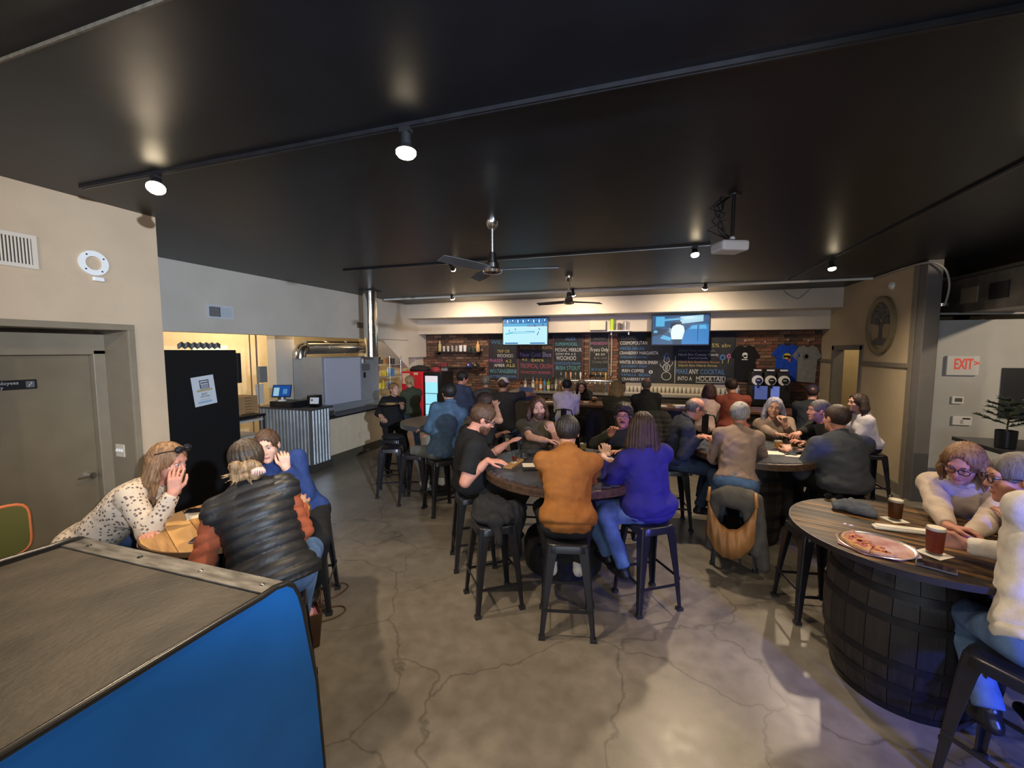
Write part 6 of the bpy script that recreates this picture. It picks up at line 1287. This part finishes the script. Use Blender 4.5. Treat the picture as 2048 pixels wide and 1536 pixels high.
# --- bar row
sitp('person in a white hooded sweatshirt seated at the bar by the taps', 1128, 7.72, AW(1130) + 2, (1134, 772, 7.85), 'the person in white hoodie', back=True, hpitch=10, s=1.02, top=cloth('white_hood', (.70, .69, .63)), topk='hoodie', pants=blk, hair='short', hairm=HB, skin='tan', face=False)
person('bartender in a black top with dark hair leaning forward behind the bar', (*XY(1168, 9.1)[:2], .88), at(1163, 773, 8.8), AW(1165) + 178, hpitch=18, fem=True, stand=True, top=blk, sleeve='long', pants=blk, hair='long', hairm=HDB, drape=.14, skin='fair', hands=(at(1188, 798, 8.55), at(1150, 800, 8.6)), curl=(.4, .4))
sitp('blonde woman in an olive vest seated at the bar from behind', 1226, 7.45, AW(1226) + 14, (1234, 776, 7.5), 'the blonde woman in olive vest', back=True, hyaw=AW(1234) + 34, fem=True, s=1.02, top=cloth('olive_vest', (.065, .062, .042)), topk='quilt', pants=denimd, hair='long', hairm=HBL, drape=.26, skin='fair', face=False)
sitp('man in a dark grey jacket with cropped hair at the bar', 1296, 7.35, AW(1296) + 2, (1293, 770, 7.45), 'the man in dark grey jacket', back=True, hyaw=AW(1293) + 14, s=1.04, w=1.1, top=cloth('dk_grey_jacket', (.036, .037, .038)), topk='jacket', collar=.02, pants=denimd, hair='balding', hairm=HSG, skin='ruddy', face=False)
sitp('woman in a pale pink top with auburn hair at the bar', 1408, 7.1, AW(1408) - 4, (1420, 783, 7.15), 'the woman in pale pink top', back=True, hyaw=AW(1420) + 26, fem=True, top=cloth('pale_pink', (.58, .42, .38)), pants=blk, hair='long', hairm=HAU, drape=.16, skin='fair', face=False)
sitp('man in a brick red hooded sweatshirt seated at the bar', 1466, 6.95, AW(1466) - 2, (1462, 773, 7.05), 'the man in brick red hoodie', back=False, hyaw=AW(1462) - 20, hpitch=8, s=1.06, w=1.22, top=cloth('brick_red', (.24, .062, .042)), topk='hoodie', pants=denimd, hair='short', hairm=HDB, skin='fair', face=False)
def hcap(g):
    H = g['H']; org = g['org']; MB().ball(tuple(H(0, -.112, .068) - org), (.016, .016, .013), 8, 6).build('cap_emblem', mat('emblem_pink', (.62, .25, .28), .6), g['o'], smooth=180)
sitp('man in a navy ball cap with pink emblem, facing away near the doorway', 1618, 6.62, AW(1625), (1625, 786, 6.7), 'the man in navy ball cap', hook=hcap, s=1.04, w=1.1, top=cloth('dark_teal', (.022, .026, .030)), pants=blk, hair='crop', hairm=HDB, cap=(cloth('cap_navy', (.018, .018, .045)), cloth('cap_navy', (.018, .018, .045))), skin='fair', face=False)
# --- right saw blade table
sitp('balding man in glasses and dark denim jacket leaning over folded hands', 1345, 5.02, 80, (1391, 818, 4.92), 'the balding man in glasses', hyaw=76, hpitch=22, s=1.08, w=1.12, top=cloth('jacket_blue_black', (.026, .030, .040), var=.25), topk='jacket', collar=.018, pants=denimd, hair='balding', hairm=HSG, skin='ruddy', glasses=(GLB, 'rect'), hands=(at(1405, 872, 4.85), at(1398, 874, 4.68)), curl=(.7, .7), hd=(np.array([.8, -.4, 0]), np.array([.8, .4, 0])), feet=(np.array([.62, 5.38, .235]), np.array([.58, 5.10, .235])), hem=.07)
sitp('woman with short grey hair in a tan ribbed sweater and jeans, from behind', 1472, 4.16, AW(1472) - 2, (1480, 830, 4.36), 'the grey haired woman', hyaw=AW(1480) + 8, hpitch=8, fem=True, s=1.03, w=1.08, top=cloth('tan_rib', (.26, .185, .145)), pants=denim, hair='short', hairm=HGR, skin='ruddy', face=False, hands=(at(1445, 885, 4.6), at(1515, 893, 4.62)), hem=-.012)
sitp('woman with long silver violet hair in a taupe sweater, fist at chin', 1556, 5.62, AW(1556) + 182, (1548, 816, 5.40), 'the silver haired woman', hyaw=AW(1548) + 178, htilt=-4, fem=True, s=1.05, top=cloth('taupe_knit', (.25, .185, .145)), pants=blk, hair='long', hairm=HPU, drape=.26, skin='fair', browm=BROW, hands=(at(1570, 850, 5.10), at(1560, 873, 4.95)), elb=(np.array([.5, -.1, -1.]), np.array([-.8, 0, -.5])), hd=(np.array([-.15, -.1, 1.]), np.array([1., .1, .1])), hn=(np.array([-.5, .8, 0]), None), curl=(1.0, .4), hem=.04)
def h24(g):
    org = g['org']; b = MB(); 
    for sg in (-1, 1):
        p = g['neck'] + g['fsh'] * .085 + g['rsh'] * sg * .03 - g['up'] * .02 - org; b.tube([tuple(p), tuple(p - g['up'] * .06 + g['fsh'] * .03), tuple(p - g['up'] * .13 + g['fsh'] * .035)], .004, 6)
    stuff(b.build('hood_strings', WHITE, g['o'], smooth=180))
sitp('man in a black hoodie with cropped grey hair seen in profile', 1648, 5.02, -98, (1637, 822, 4.92), 'the man in black hoodie', hyaw=-92, hook=h24, s=1.06, w=1.12, top=blk, topk='hoodie', pants=blk, hair='crop', hairm=HSG, skin='ruddy', hands=(at(1606, 886, 4.55), at(1596, 868, 4.75)), curl=(.3, .5), hem=.06)
def h25(g):
    org = g['org']; p = g['neck'] + g['rsh'] * .055 - g['fsh'] * .075 - g['up'] * .03 - org; MB().tube([tuple(p), tuple(p - g['up'] * .045 + g['rsh'] * .01)], .005, 6).build('collar_tab', WHITE, g['o'])
sitp('broad man in a charcoal pullover seen from behind with head turned', 1688, 4.10, AW(1680) - 34, (1672, 838, 4.18), 'the broad man in charcoal pullover', hyaw=AW(1672) - 46, hook=h25, s=1.16, w=1.22, belly=.04, top=cloth('charcoal_pull', (.055, .062, .075)), topk='plain', collar=.014, pants=blk, hair='crop', hairm=HDB, skin='ruddy', hands=(at(1580, 905, 4.5), at(1612, 905, 4.6)), hem=.10, feet=(np.array([1.42, 5.0, .235]), np.array([1.60, 5.12, .235])))
sitp('woman in a white hooded jacket with brown hair, back to the tan wall', 1738, 5.75, -95, (1714, 806, 5.7), 'the woman in white hooded jacket', hyaw=-98, fem=True, top=cloth('white_lilac', (.50, .48, .50)), topk='hoodie', pants=blk, hair='long', hairm=HDB, drape=.20, skin='fair', hands=(None, None))
# --- pizza table
sitp('woman in a cream camouflage sweatshirt and glasses looking down at table', 1950, 3.02, AW(1930) + 186, (1926, 928, 2.82), 'the woman in cream sweatshirt', hyaw=AW(1926) + 196, hpitch=24, htilt=-6, fem=True, s=1.08, w=1.18, top=mat('cloth_cream_camo', (.50, .41, .33), .85, col2=(.36, .29, .235), vscale=9, stretch=(1, 1, 2.5), bump=.25, bscale=220), topk='sweater', pants=denimd, hair='long', hairm=HLB, drape=.17, skin='ruddy', glasses=(GLB, 'rect'), hands=(at(1938, 1072, 2.56), at(1900, 1062, 2.58)), curl=(.5, .45), hd=(np.array([-.9, -.3, 0]), np.array([.7, -.5, .1])), collar=.014, browm=BROW)
sitp('man in glasses and cream sweater at the pizza table gripping a beer', 2075, 1.86, -14, (2034, 958, 2.14), 'the man in glasses at the pizza table', hyaw=-78, hpitch=8, s=1.08, w=.98, top=cloth('cream_knit', (.52, .48, .42)), topk='sweater', pants=denim, hair='crop', hairm=HSG, skin='ruddy', glasses=(GLB, 'rect'), hands=(at(1932, 1090, 2.30), at(2030, 1050, 2.5)), elb=(np.array([.9, -.6, -.4]), None), curl=(.75, .3), hd=(np.array([-.85, .3, .05]), None), hn=(np.array([-.3, -.95, 0.]), None), xy=(1.71, 2.42), tw=-26, st=False, hem=.06, feet=(np.array([1.64, 2.58, .235]), np.array([1.88, 2.58, .235])), knee=(np.array([.05, 1, .5]), np.array([.3, 1, .5])))
stool(1.64, 2.41, 37, 'black metal bar stool under the man in glasses at the pizza table', G)
# --- staff by the kitchen
def h29(g):
    org = g['org']; p = g['neck'] + g['fsh'] * .145 - g['up'] * .17 - org
    MB().ball(tuple(p), (.03, .012, .04), 8, 6).build('shirt_logo', mat('logo_grey', (.35, .35, .34), .7), g['o'], smooth=180)
Pw = XY(786, 7.3)
person('waitress in a loose black top carrying a small round tray', (*Pw[:2], .84), at(789, 779, 7.28), AW(786) + 152, hyaw=AW(789) + 150, hpitch=-4, fem=True, stand=True, s=.95, w=1.35, top=blk, sleeve='elbow', hem=.16, pants=blk, hair='tied', hairm=HLB, skin='fair', hands=(at(803, 809, 7.0), at(766, 836, 7.1)), curl=(.4, .3))
Pg = XY(826, 8.15)
person('woman in a dark green shirt and jeans with tied hair by the red cooler', (*Pg[:2], .90), at(819, 764, 8.15), AW(826) - 30, stand=True, fem=True, s=1.0, top=cloth('dark_green', (.045, .055, .035)), sleeve='short', pants=denim, hair='tied', hairm=HBL, skin='fair', face=False)
# ------------------------------------------------------------------ small things on tables and stools
BEERS = dict(amber=(.46, .15, .02), brown=(.10, .030, .008), red=(.20, .032, .014), gold=(.62, .28, .03), pale=(.55, .38, .10), water=(.6, .63, .65))
FOAM = mat('beer_foam', (.62, .56, .44), .8)
def glass(P, kind, h_, r, fill, label, group=None, rot=0., foam=True, cat='glass'):
    o = thing('beer_glass', label, cat, tuple(P), rot, group)
    MB().lathe([(r * .78, 0), (r * .82, .004), (r, h_), (r * .94, h_), (r * .74, .012), (0, .012)], 24).build('glass', glassm(), o, smooth=50)
    f = fill * h_; rr = lambda z: r * (.75 + .19 * z / h_)
    MB().lathe([(0, .013), (rr(.013), .013), (rr(f), f), (0, f)], 24).build('beer' if kind != 'water' else 'water', mat('drink_' + kind, BEERS[kind], .2, trans=.0 if kind != 'water' else .95), o, smooth=50)
    if foam and kind != 'water': MB().lathe([(0, f), (rr(f), f), (rr(f + .014), f + .014), (0, f + .016)], 24).build('foam', FOAM, o, smooth=50)
    return o
def slab(nm, P, sz, rot, m, label, cat, bevel=.002, group=None): return tag(MB().box((0, 0, sz[2] / 2), sz).build(nm, m, loc=tuple(P), rot=(0, 0, R_(rot)), bevel=bevel), label, cat, group)
PAPER = mat('paper', (.66, .62, .54), .7); PHONE = mat('phone_black', (.012, .012, .014), .2)
def phone(P, rot, label, m=None):
    o = thing('phone', label, 'phone', tuple(P), R_(rot)); MB().box((0, 0, .005), (.076, .155, .009)).build('case', m or PHONE, o, bevel=.003); MB().box((0, 0, .0098), (.068, .145, .0008)).build('glass_face', mat('phone_glass', (.01, .01, .012), .08), o); MB().box((-.022, .058, .0105), (.022, .026, .002)).build('camera_bump', BLACK, o)
# pizza table
P = onz(1789, 1040, NZ); slab('coaster', P, (.11, .11, .003), 20, PAPER, 'white paper coaster under the untouched dark beer', 'coaster'); glass(P + Zv * .003, 'brown', .155, .042, .80, 'dark amber pint beside the cream sweatshirt')
P = onz(1868, 1108, NZ); slab('coaster', P, (.12, .12, .003), 35, PAPER, 'white paper coaster under the beer the man grips', 'coaster'); glass(P + Zv * .003, 'red', .155, .043, .88, 'reddish pint gripped by the man in glasses')
P = onz(1752, 1092, NZ); o = thing('pizza_tray', 'round metal pan with a half eaten pepperoni pizza', 'pizza', tuple(P), R_(10))
MB().lathe([(0, 0), (.165, 0), (.18, .010), (.176, .012), (.16, .004), (0, .004)], 40).build('pan', mat('pan_metal', (.6, .6, .62), .25, metal=.9), o, smooth=50)
MB().prism([(.20 * math.cos(a), .185 * math.sin(a)) for a in np.linspace(0, 2 * PI, 9)[:-1]], .004, .0055).build('liner_paper', mat('liner_red', (.25, .07, .05), .7, col2=(.5, .34, .28), vscale=9), o)
for k in range(4):
    a0 = R_(100 + k * 43); a1 = a0 + R_(41); sec = [(0.02 * math.cos((a0 + a1) / 2), .02 * math.sin((a0 + a1) / 2))] + [(.15 * math.cos(a), .15 * math.sin(a)) for a in np.linspace(a0, a1, 7)]
    s_ = MB().prism(sec, .006, .016).build('slice', mat('pizza_cheese', (.50, .26, .07), .55, col2=(.38, .09, .03), vscale=28, bump=.6, bscale=60), o, bevel=.003)
    MB().tube([(.152 * math.cos(a), .152 * math.sin(a), .015) for a in np.linspace(a0, a1, 7)], .011, 8).build('crust', mat('crust', (.42, .22, .08), .7, var=.3, vscale=40), s_, smooth=180)
    for q in range(4): r = random.Random(k * 7 + q); a = r.uniform(a0 + .1, a1 - .1); rd_ = r.uniform(.05, .12); MB().cone((rd_ * math.cos(a), rd_ * math.sin(a), .016), (rd_ * math.cos(a), rd_ * math.sin(a), .0185), .013, n=12).build('pepperoni', mat('pepperoni', (.28, .035, .02), .5), s_)
P = onz(1805, 1062, NZ); o = thing('folded_napkins', 'long folded white paper napkins lying across the pizza table', 'napkin', tuple(P), R_(-3)); MB().box((0, 0, .009), (.30, .055, .018), (0, 0, 0)).build('outer_fold', PAPER, o, bevel=.006); MB().box((.005, .002, .021), (.28, .048, .006)).build('inner_fold', PAPER, o, bevel=.002)
phone(onz(1872, 1136, NZ), 62, 'dark green cased phone at the rim of the pizza table', mat('phone_olive', (.05, .05, .035), .5))
for px, py, r in ((1702, 1051, 5), (1690, 1048, 50)): slab('paper_scrap', onz(px, py, NZ), (.02, .012, .004), r, PAPER, 'tiny paper scrap on the bare pizza table planks', 'scrap', 0, 'paper scraps on the pizza table')
# knitted hat on the pizza table
F_ = Field(); P = onz(1712, 1024, NZ); F_.ell(P + Zv * .035, (.085, .07, .045), k=.03); F_.ell(P + np.array([-.07, .05, .03]), (.06, .05, .035), k=.03); F_.ell(P + np.array([.05, -.05, .025]), (.05, .05, .03), k=.03); F_.cap(P + np.array([-.12, .0, .018]), P + np.array([.0, .08, .06]), .018, k=.02); F_.cut(P + Zv * .001, -Zv)
v_, q_ = F_.mesh(.007); v_ = v_ + vnormals(v_, q_) * (wob(v_, 60, 3) * .014)[:, None]; v_[:, 2] = np.maximum(v_[:, 2], P[2] + .001)
o = thing('knit_hat', 'crumpled blue grey knitted hat on the pizza table', 'hat', tuple(P)); qmesh('knit', (v_, q_), cloth('knit_bluegrey', (.085, .095, .115), bump=.6, bscale=160), o, P)
P = onz(1668, 1000, NZ); o = thing('eyeglasses', 'pair of folded dark sunglasses beside the knitted hat', 'glasses', tuple(P + Zv * .012), R_(-20))
for sg in (-1, 1): b = MB().lathe([(.0, 0), (.026, .002), (.024, .006), (0, .008)], 16); b.v = [(x + sg * .034, z, y + .012) for x, y, z in b.v]; b.build('lens', mat('sunlens', (.01, .01, .012), .05), o, smooth=60); MB().tube([(sg * .06, 0, .01), (sg * .06, .09, -.006)], .003, 6).build('temple', GLB, o)
MB().tube([(-.01, 0, .016), (.01, 0, .016)], .003, 6).build('bridge', GLB, o)
# middle table
P = onz(1026, 930, TZ); o = thing('flight_board', 'wooden tasting paddle for small beers on saw blade table', 'board', tuple(P), R_(-4)); MB().box((0, .02, .010), (.085, .33, .020)).build('plank', wood('paddle_wood', (.28, .15, .05), (.45, .27, .11), .5, (10, 1, 10)), o, bevel=.004); MB().box((0, .02, .0205), (.05, .05, .001)).build('paper_label', PAPER, o)
for k, (dy, kd) in enumerate(((.10, 'water'), (.02, 'red'))): glass(P + np.array([.0, dy + .03, .0215]), kd, .095, .027, .6, ('clear' if k == 0 else 'red') + ' taster glass on the wooden paddle', None, foam=False)
P = onz(1047, 918, TZ); glass(P, 'water', .15, .043, .5, 'tall water glass beside the tasting paddle', None, foam=False)
slab('menu_sheet', onz(1066, 930, TZ), (.20, .13, .002), 20, PAPER, 'white menu sheet partly under the orange sweatshirt man', 'paper', 0); phone(onz(1062, 940, TZ), -66, 'black phone lying by the white menu sheet')
glass(onz(1166, 900, TZ), 'pale', .14, .041, .45, 'half empty pale beer glass beyond the orange sweatshirt'); glass(onz(1196, 925, TZ), 'amber', .13, .046, .6, 'amber beer mug beside the purple sweater', foam=False)
slab('round_tray', onz(1085, 890, TZ), (.26, .18, .012), 10, wood('tray_wood', (.2, .1, .04), (.3, .16, .07), .5), 'low wooden serving board before the olive tee', 'board')
# right table
for (px, py, sx_, sy_, r, lb) in ((1553, 906, .24, .17, 8, 'white paper menu under the amber pint'), (1420, 874, .26, .18, 12, 'white folded menu by the balding man'), (1592, 912, .2, .12, -8, 'white receipt sheet under the dark beer glass'), (1580, 893, .26, .2, 4, 'buff paper placemat between the two pints')): slab('menu_sheet', onz(px, py, TZ), (sx_, sy_, .003), r, PAPER if 'buff' not in lb else mat('paper_buff', (.42, .37, .28), .7), lb, 'paper', 0)
glass(onz(1556, 898, TZ) + Zv * .004, 'gold', .165, .042, .48, 'tall half full golden pint before the taupe sweater'); glass(onz(1589, 896, TZ) + Zv * .004, 'brown', .16, .042, .72, 'dark beer pint before the black hoodie')
for px, py, r in ((1425, 886, 10), (1428, 893, 40)): slab('napkin', onz(px, py, TZ), (.07, .05, .01), r, PAPER, 'small crumpled white napkin on the barrel footed saw blade table', 'napkin', .004, 'napkins on the barrel footed table')
slab('blue_card', onz(1526, 893, TZ), (.07, .05, .006), 15, mat('card_blue', (.06, .30, .48), .4), 'bright blue card by the grey haired woman', 'card'); phone(onz(1598, 908, TZ), -80, 'dark phone beside the dark beer pint'); slab('black_wallet', onz(1571, 905, TZ), (.11, .07, .015), 30, PHONE, 'black wallet lying between the two pints', 'wallet')
# left table
slab('paper_sheet', onz(398, 1026, LTZ), (.20, .15, .002), -30, PAPER, 'white paper under the dark phone on the honey table', 'paper', 0); phone(onz(398, 1022, LTZ) + Zv * .002, -55, 'dark phone lying on white paper on honey table'); phone(onz(412, 1080, LTZ), -60, 'phone in a pink patterned case on honey table', mat('case_pink', (.42, .25, .28), .4, col2=(.06, .04, .05), vscale=40))
slab('napkin', onz(604, 1012, LTZ), (.03, .03, .012), 10, PAPER, 'tiny white napkin ball on the honey table rim', 'napkin', .004)
# bar top goods
for px, k, lb in ((1172, 0, 'white paper stand on the bar by the hoodie'), (1322, 1, 'white plate of food by the grey jacket'), (1360, 2, 'white folded menu on the bar before the pink top'), (1098, 3, 'white napkin pile on the bar beside the till')):
    P = ony(px, 800, 8.22); slab('bar_item', (P[0], 8.22, 1.05), ((.10, .06, .04), (.2, .16, .02), (.22, .16, .04), (.16, .12, .015))[k], 8 * k, PAPER, lb, ('paper', 'plate', 'menu', 'napkin')[k], .004)
for k, (px, h_) in enumerate(((1150, .2), (1158, .2))):
    P = ony(px, 795, 8.45); o = thing('squeeze_bottle', 'clear plastic squeeze bottle on the bar in front of the bartender', 'bottle', (P[0], 8.45, 1.05), 0, 'squeeze bottles on the bar'); MB().lathe([(.03, 0), (.032, h_ * .75), (.012, h_ * .85), (0, h_ * .85)], 16).build('body', mat('plastic_grey', (.32, .33, .38), .3, trans=.3), o, smooth=50); MB().lathe([(.012, h_ * .85), (.004, h_ * 1.1), (0, h_ * 1.1)], 12).build('nozzle', WHITE, o)
o = thing('till', 'blue grey cash till at the end of the bar', 'till', (*ony(1052, 795, 8.45)[:2], 1.05)); MB().bb((-.2, -.12, 0), (.2, .15, .12)).build('base', mat('till_body', (.03, .05, .12), .4), o, bevel=.01); MB().box((0, .02, .19), (.3, .03, .16), (R_(-20), 0, 0)).build('screen', mat('till_screen', (.04, .07, .16), .3), o)
for k in range(6): P = ony(1075 + k * 9, 795, 8.5); glass((P[0], 8.5, 1.05), ('water', 'amber', 'red')[k % 3], .12, .035, .5, ('empty clear', 'amber', 'red')[k % 3] + ' drink glass on the bar near the till', 'drinks on the bar near the till', foam=False)
# waitress tray
P = at(781, 809, 6.95); o = thing('serving_tray', 'small dark round tray with food in the waitress hand', 'tray', tuple(P)); MB().lathe([(0, 0), (.15, 0), (.17, .015), (.165, .017), (.145, .005), (0, .005)], 28).build('tray', mat('tray_brown', (.12, .08, .06), .4), o, smooth=50); MB().ball((0, 0, .015), (.10, .08, .018), 14, 6).build('food', mat('food_tan', (.4, .25, .1), .7, var=.3, vscale=40), o, smooth=180)
# ------------------------------------------------------------------ coats and bags
def blob(name, label, cat, prims, m, res=.012, wb=.008, f=45, org=(0, 0, 0), cuts=(), part='fabric', extra=None):
    F_ = Field()
    for p_ in prims:
        if p_[0] == 'e': F_.ell(p_[1], p_[2], k=p_[3] if len(p_) > 3 else .05)
        elif p_[0] == 's': F_.ell(p_[1], p_[2], k=.03, sub=True)
        else: F_.cap(p_[1], p_[2], p_[3], p_[4], k=.04)
    for c in cuts: F_.cut(*c)
    v, q = F_.mesh(res); N = vnormals(v, q); dsp = wob(v * np.array([1.6, 1.6, .6]), f, len(label)) * wb
    if extra: dsp = dsp + extra(v)
    o = thing(name, label, cat, org); qmesh(part, (v + N * dsp[:, None], q), m, o, org); return o
# jacket on the stool beside the orange man
x, y = -1.20, 3.16
blob('jacket', 'black jacket heaped over the empty stool beside the orange sweatshirt', 'jacket', [('e', (x, y, .745), (.19, .18, .05)), ('e', (x - .06, y + .08, .80), (.15, .13, .075)), ('e', (x + .14, y + .12, .70), (.10, .12, .14)), ('c', (x + .17, y + .06, .70), (x + .20, y + .05, .42), .06, .04), ('c', (x - .12, y + .16, .78), (x - .22, y + .18, .55), .06, .04), ('c', (x + .05, y - .12, .76), (x + .12, y - .17, .60), .05, .03), ('e', (x + .05, y + .02, .80), (.11, .06, .04))], blk2, org=(x, y, 0), wb=.016, f=30)
blob('jacket', 'black jacket folded flat on the empty stool farthest back', 'jacket', [('e', (-3.86, 5.70, .725), (.19, .17, .035)), ('e', (-3.80, 5.66, .745), (.13, .12, .025))], blk2, org=(-3.86, 5.70, 0), res=.014)
# coat and bag on the grey haired woman's chair
pc = XY(1472, 4.16); a = R_(AW(1472)); bk = np.array([-math.sin(a), -math.cos(a), 0]); rr_ = np.array([math.cos(a), -math.sin(a), 0]); B0 = np.array([pc[0], pc[1], 0]) + bk * .25
coatm = cloth('coat_grey', (.085, .080, .072))
blob('coat', 'long grey coat hung over the back of grey haired woman chair', 'coat', [('e', B0 + Zv * .72, (.20, .09, .10)), ('c', B0 - rr_ * .17 + Zv * .70, B0 - rr_ * .21 + bk * .03 + Zv * .22, .055, .04), ('c', B0 + rr_ * .16 + Zv * .72, B0 + rr_ * .25 + bk * .03 + Zv * .12, .065, .055), ('c', B0 + rr_ * .10 + Zv * .66, B0 + rr_ * .17 + bk * .05 + Zv * .25, .055, .04), ('c', B0 - rr_ * .05 + Zv * .72, B0 + rr_ * .05 + Zv * .70, .09, .09)], coatm, org=B0 * np.array([1, 1, 0]))
bagc = B0 + bk * .10 - rr_ * .03; o = thing('hobo_bag', 'slouchy tan leather bag hanging from the chair under the coat', 'bag', tuple(bagc * np.array([1, 1, 0])))
TAN = mat('leather_tan', (.33, .155, .05), .5, var=.15, vscale=7, bump=.2, bscale=60); org = bagc * np.array([1, 1, 0])
vs, fs = [], []; nu, nv = 26, 12
for i in range(nu):
    u = -1 + 2 * i / (nu - 1); top_ = .44 + .26 * abs(u) ** 2.2; bot = .16 + .20 * abs(u) ** 2.4
    for j in range(nv):
        t = j / (nv - 1); z = bot + (top_ - bot) * t; bul = .09 * math.sin(PI * min(1, t * .9 + .05)) * (1 - u * u * .8); fold = .010 * math.sin(u * 17 + t * 3)
        for sgn in (0, 1):
            p = bagc - org + rr_ * u * .20 + (bk * (bul + fold) if sgn == 0 else -bk * (bul * .5 - fold)); vs.append((p[0], p[1], z))
for i in range(nu - 1):
    for j in range(nv - 1):
        q = lambda a_, b_, s_: (a_ * nv + b_) * 2 + s_
        fs.append((q(i, j, 0), q(i + 1, j, 0), q(i + 1, j + 1, 0), q(i, j + 1, 0))); fs.append((q(i, j, 1), q(i, j + 1, 1), q(i + 1, j + 1, 1), q(i + 1, j, 1)))
    fs.append((q(i, 0, 1), q(i + 1, 0, 1), q(i + 1, 0, 0), q(i, 0, 0)))
b = MB().add(vs, fs).build('pouch', TAN, o, smooth=180); md = b.modifiers.new('thick', 'SOLIDIFY'); md.thickness = .006
for sg in (-1, 1): MB().tube([tuple(bagc - org + rr_ * sg * .20 + Zv * .68), tuple(bagc - org + rr_ * sg * .19 - bk * .06 + Zv * .80)], [.02, .012], 8).build('strap', TAN, o, smooth=180)
# coats on the bar chairs
for px, D, m_, lb in ((1200, 7.25, blk, 'black coat hung on the bar chair behind the round glasses man'), (1312, 7.12, cloth('puffer_grey', (.05, .052, .05), bump=.1), 'dark grey quilted coat hung on the bar chair of grey jacket man')):
    c = XY(px, D); a = R_(AW(px)); bk_ = np.array([-math.sin(a), -math.cos(a), 0]); r_ = np.array([math.cos(a), -math.sin(a), 0]); c = np.array([c[0], c[1], 0])
    blob('coat', lb, 'coat', [('c', c - r_ * .13 + Zv * .98, c + r_ * .13 + Zv * .98, .09, .09), ('c', c - r_ * .16 + Zv * .90, c - r_ * .18 + Zv * .42, .09, .08), ('c', c + r_ * .16 + Zv * .90, c + r_ * .18 + Zv * .42, .09, .08), ('c', c + Zv * .9, c + Zv * .4, .12, .12)], m_, org=c, res=.018, extra=(lambda v: .012 * np.abs(np.sin(v[:, 2] * PI / .08))) if 'quilted' in lb else None)
# handbag and loose cords on the floor at the left
P = onz(618, 1285, 0); o = thing('handbag', 'brown leather tote with pink lining standing on the concrete floor', 'bag', (P[0] - .02, P[1] + .02, 0), R_(-35))
BRL = mat('leather_brown', (.075, .036, .018), .4, var=.2, vscale=9); pr = [(-.13, -.06), (.13, -.06), (.13, .06), (-.13, .06)]
b = MB(); b.add([(-.12, -.05, 0), (.12, -.05, 0), (.12, .05, 0), (-.12, .05, 0), (-.15, -.07, .26), (.15, -.07, .26), (.15, .07, .26), (-.15, .07, .26)], [(3, 2, 1, 0), (0, 1, 5, 4), (1, 2, 6, 5), (2, 3, 7, 6), (3, 0, 4, 7)]); b = b.build('tote_body', BRL, o, bevel=.01); md = b.modifiers.new('thick', 'SOLIDIFY'); md.thickness = .008
MB().box((0, 0, .20), (.24, .11, .03)).build('lining', mat('lining_pink', (.35, .14, .15), .7, var=.3, vscale=20), o); MB().ball((.03, 0, .225), (.06, .04, .03), 10, 6).build('scarf', mat('scarf_pink', (.5, .25, .28), .8), o, smooth=180)
for y in (-.07, .07): MB().tube([(-.07, y, .25), (-.06, y * 1.2, .31), (0, y * 1.3, .34), (.06, y * 1.2, .31), (.07, y, .25)], .008, 8).build('handle', BRL, o, smooth=180)
CORD = mat('cord_brown', (.09, .04, .02), .5)
for k, pts in enumerate((((600, 1200), (640, 1178), (680, 1166), (696, 1172), (676, 1190), (640, 1204), (622, 1215)), ((632, 1232), (655, 1216), (684, 1212), (690, 1222), (668, 1236), (640, 1244)))): tag(MB().tube(smoothpts([tuple(onz(*p_, .006)) for p_ in pts]), .006, 6).build('cord', CORD, smooth=180), ('larger' if k == 0 else 'smaller') + ' brown strap loop lying on the concrete by the handbag', 'strap')
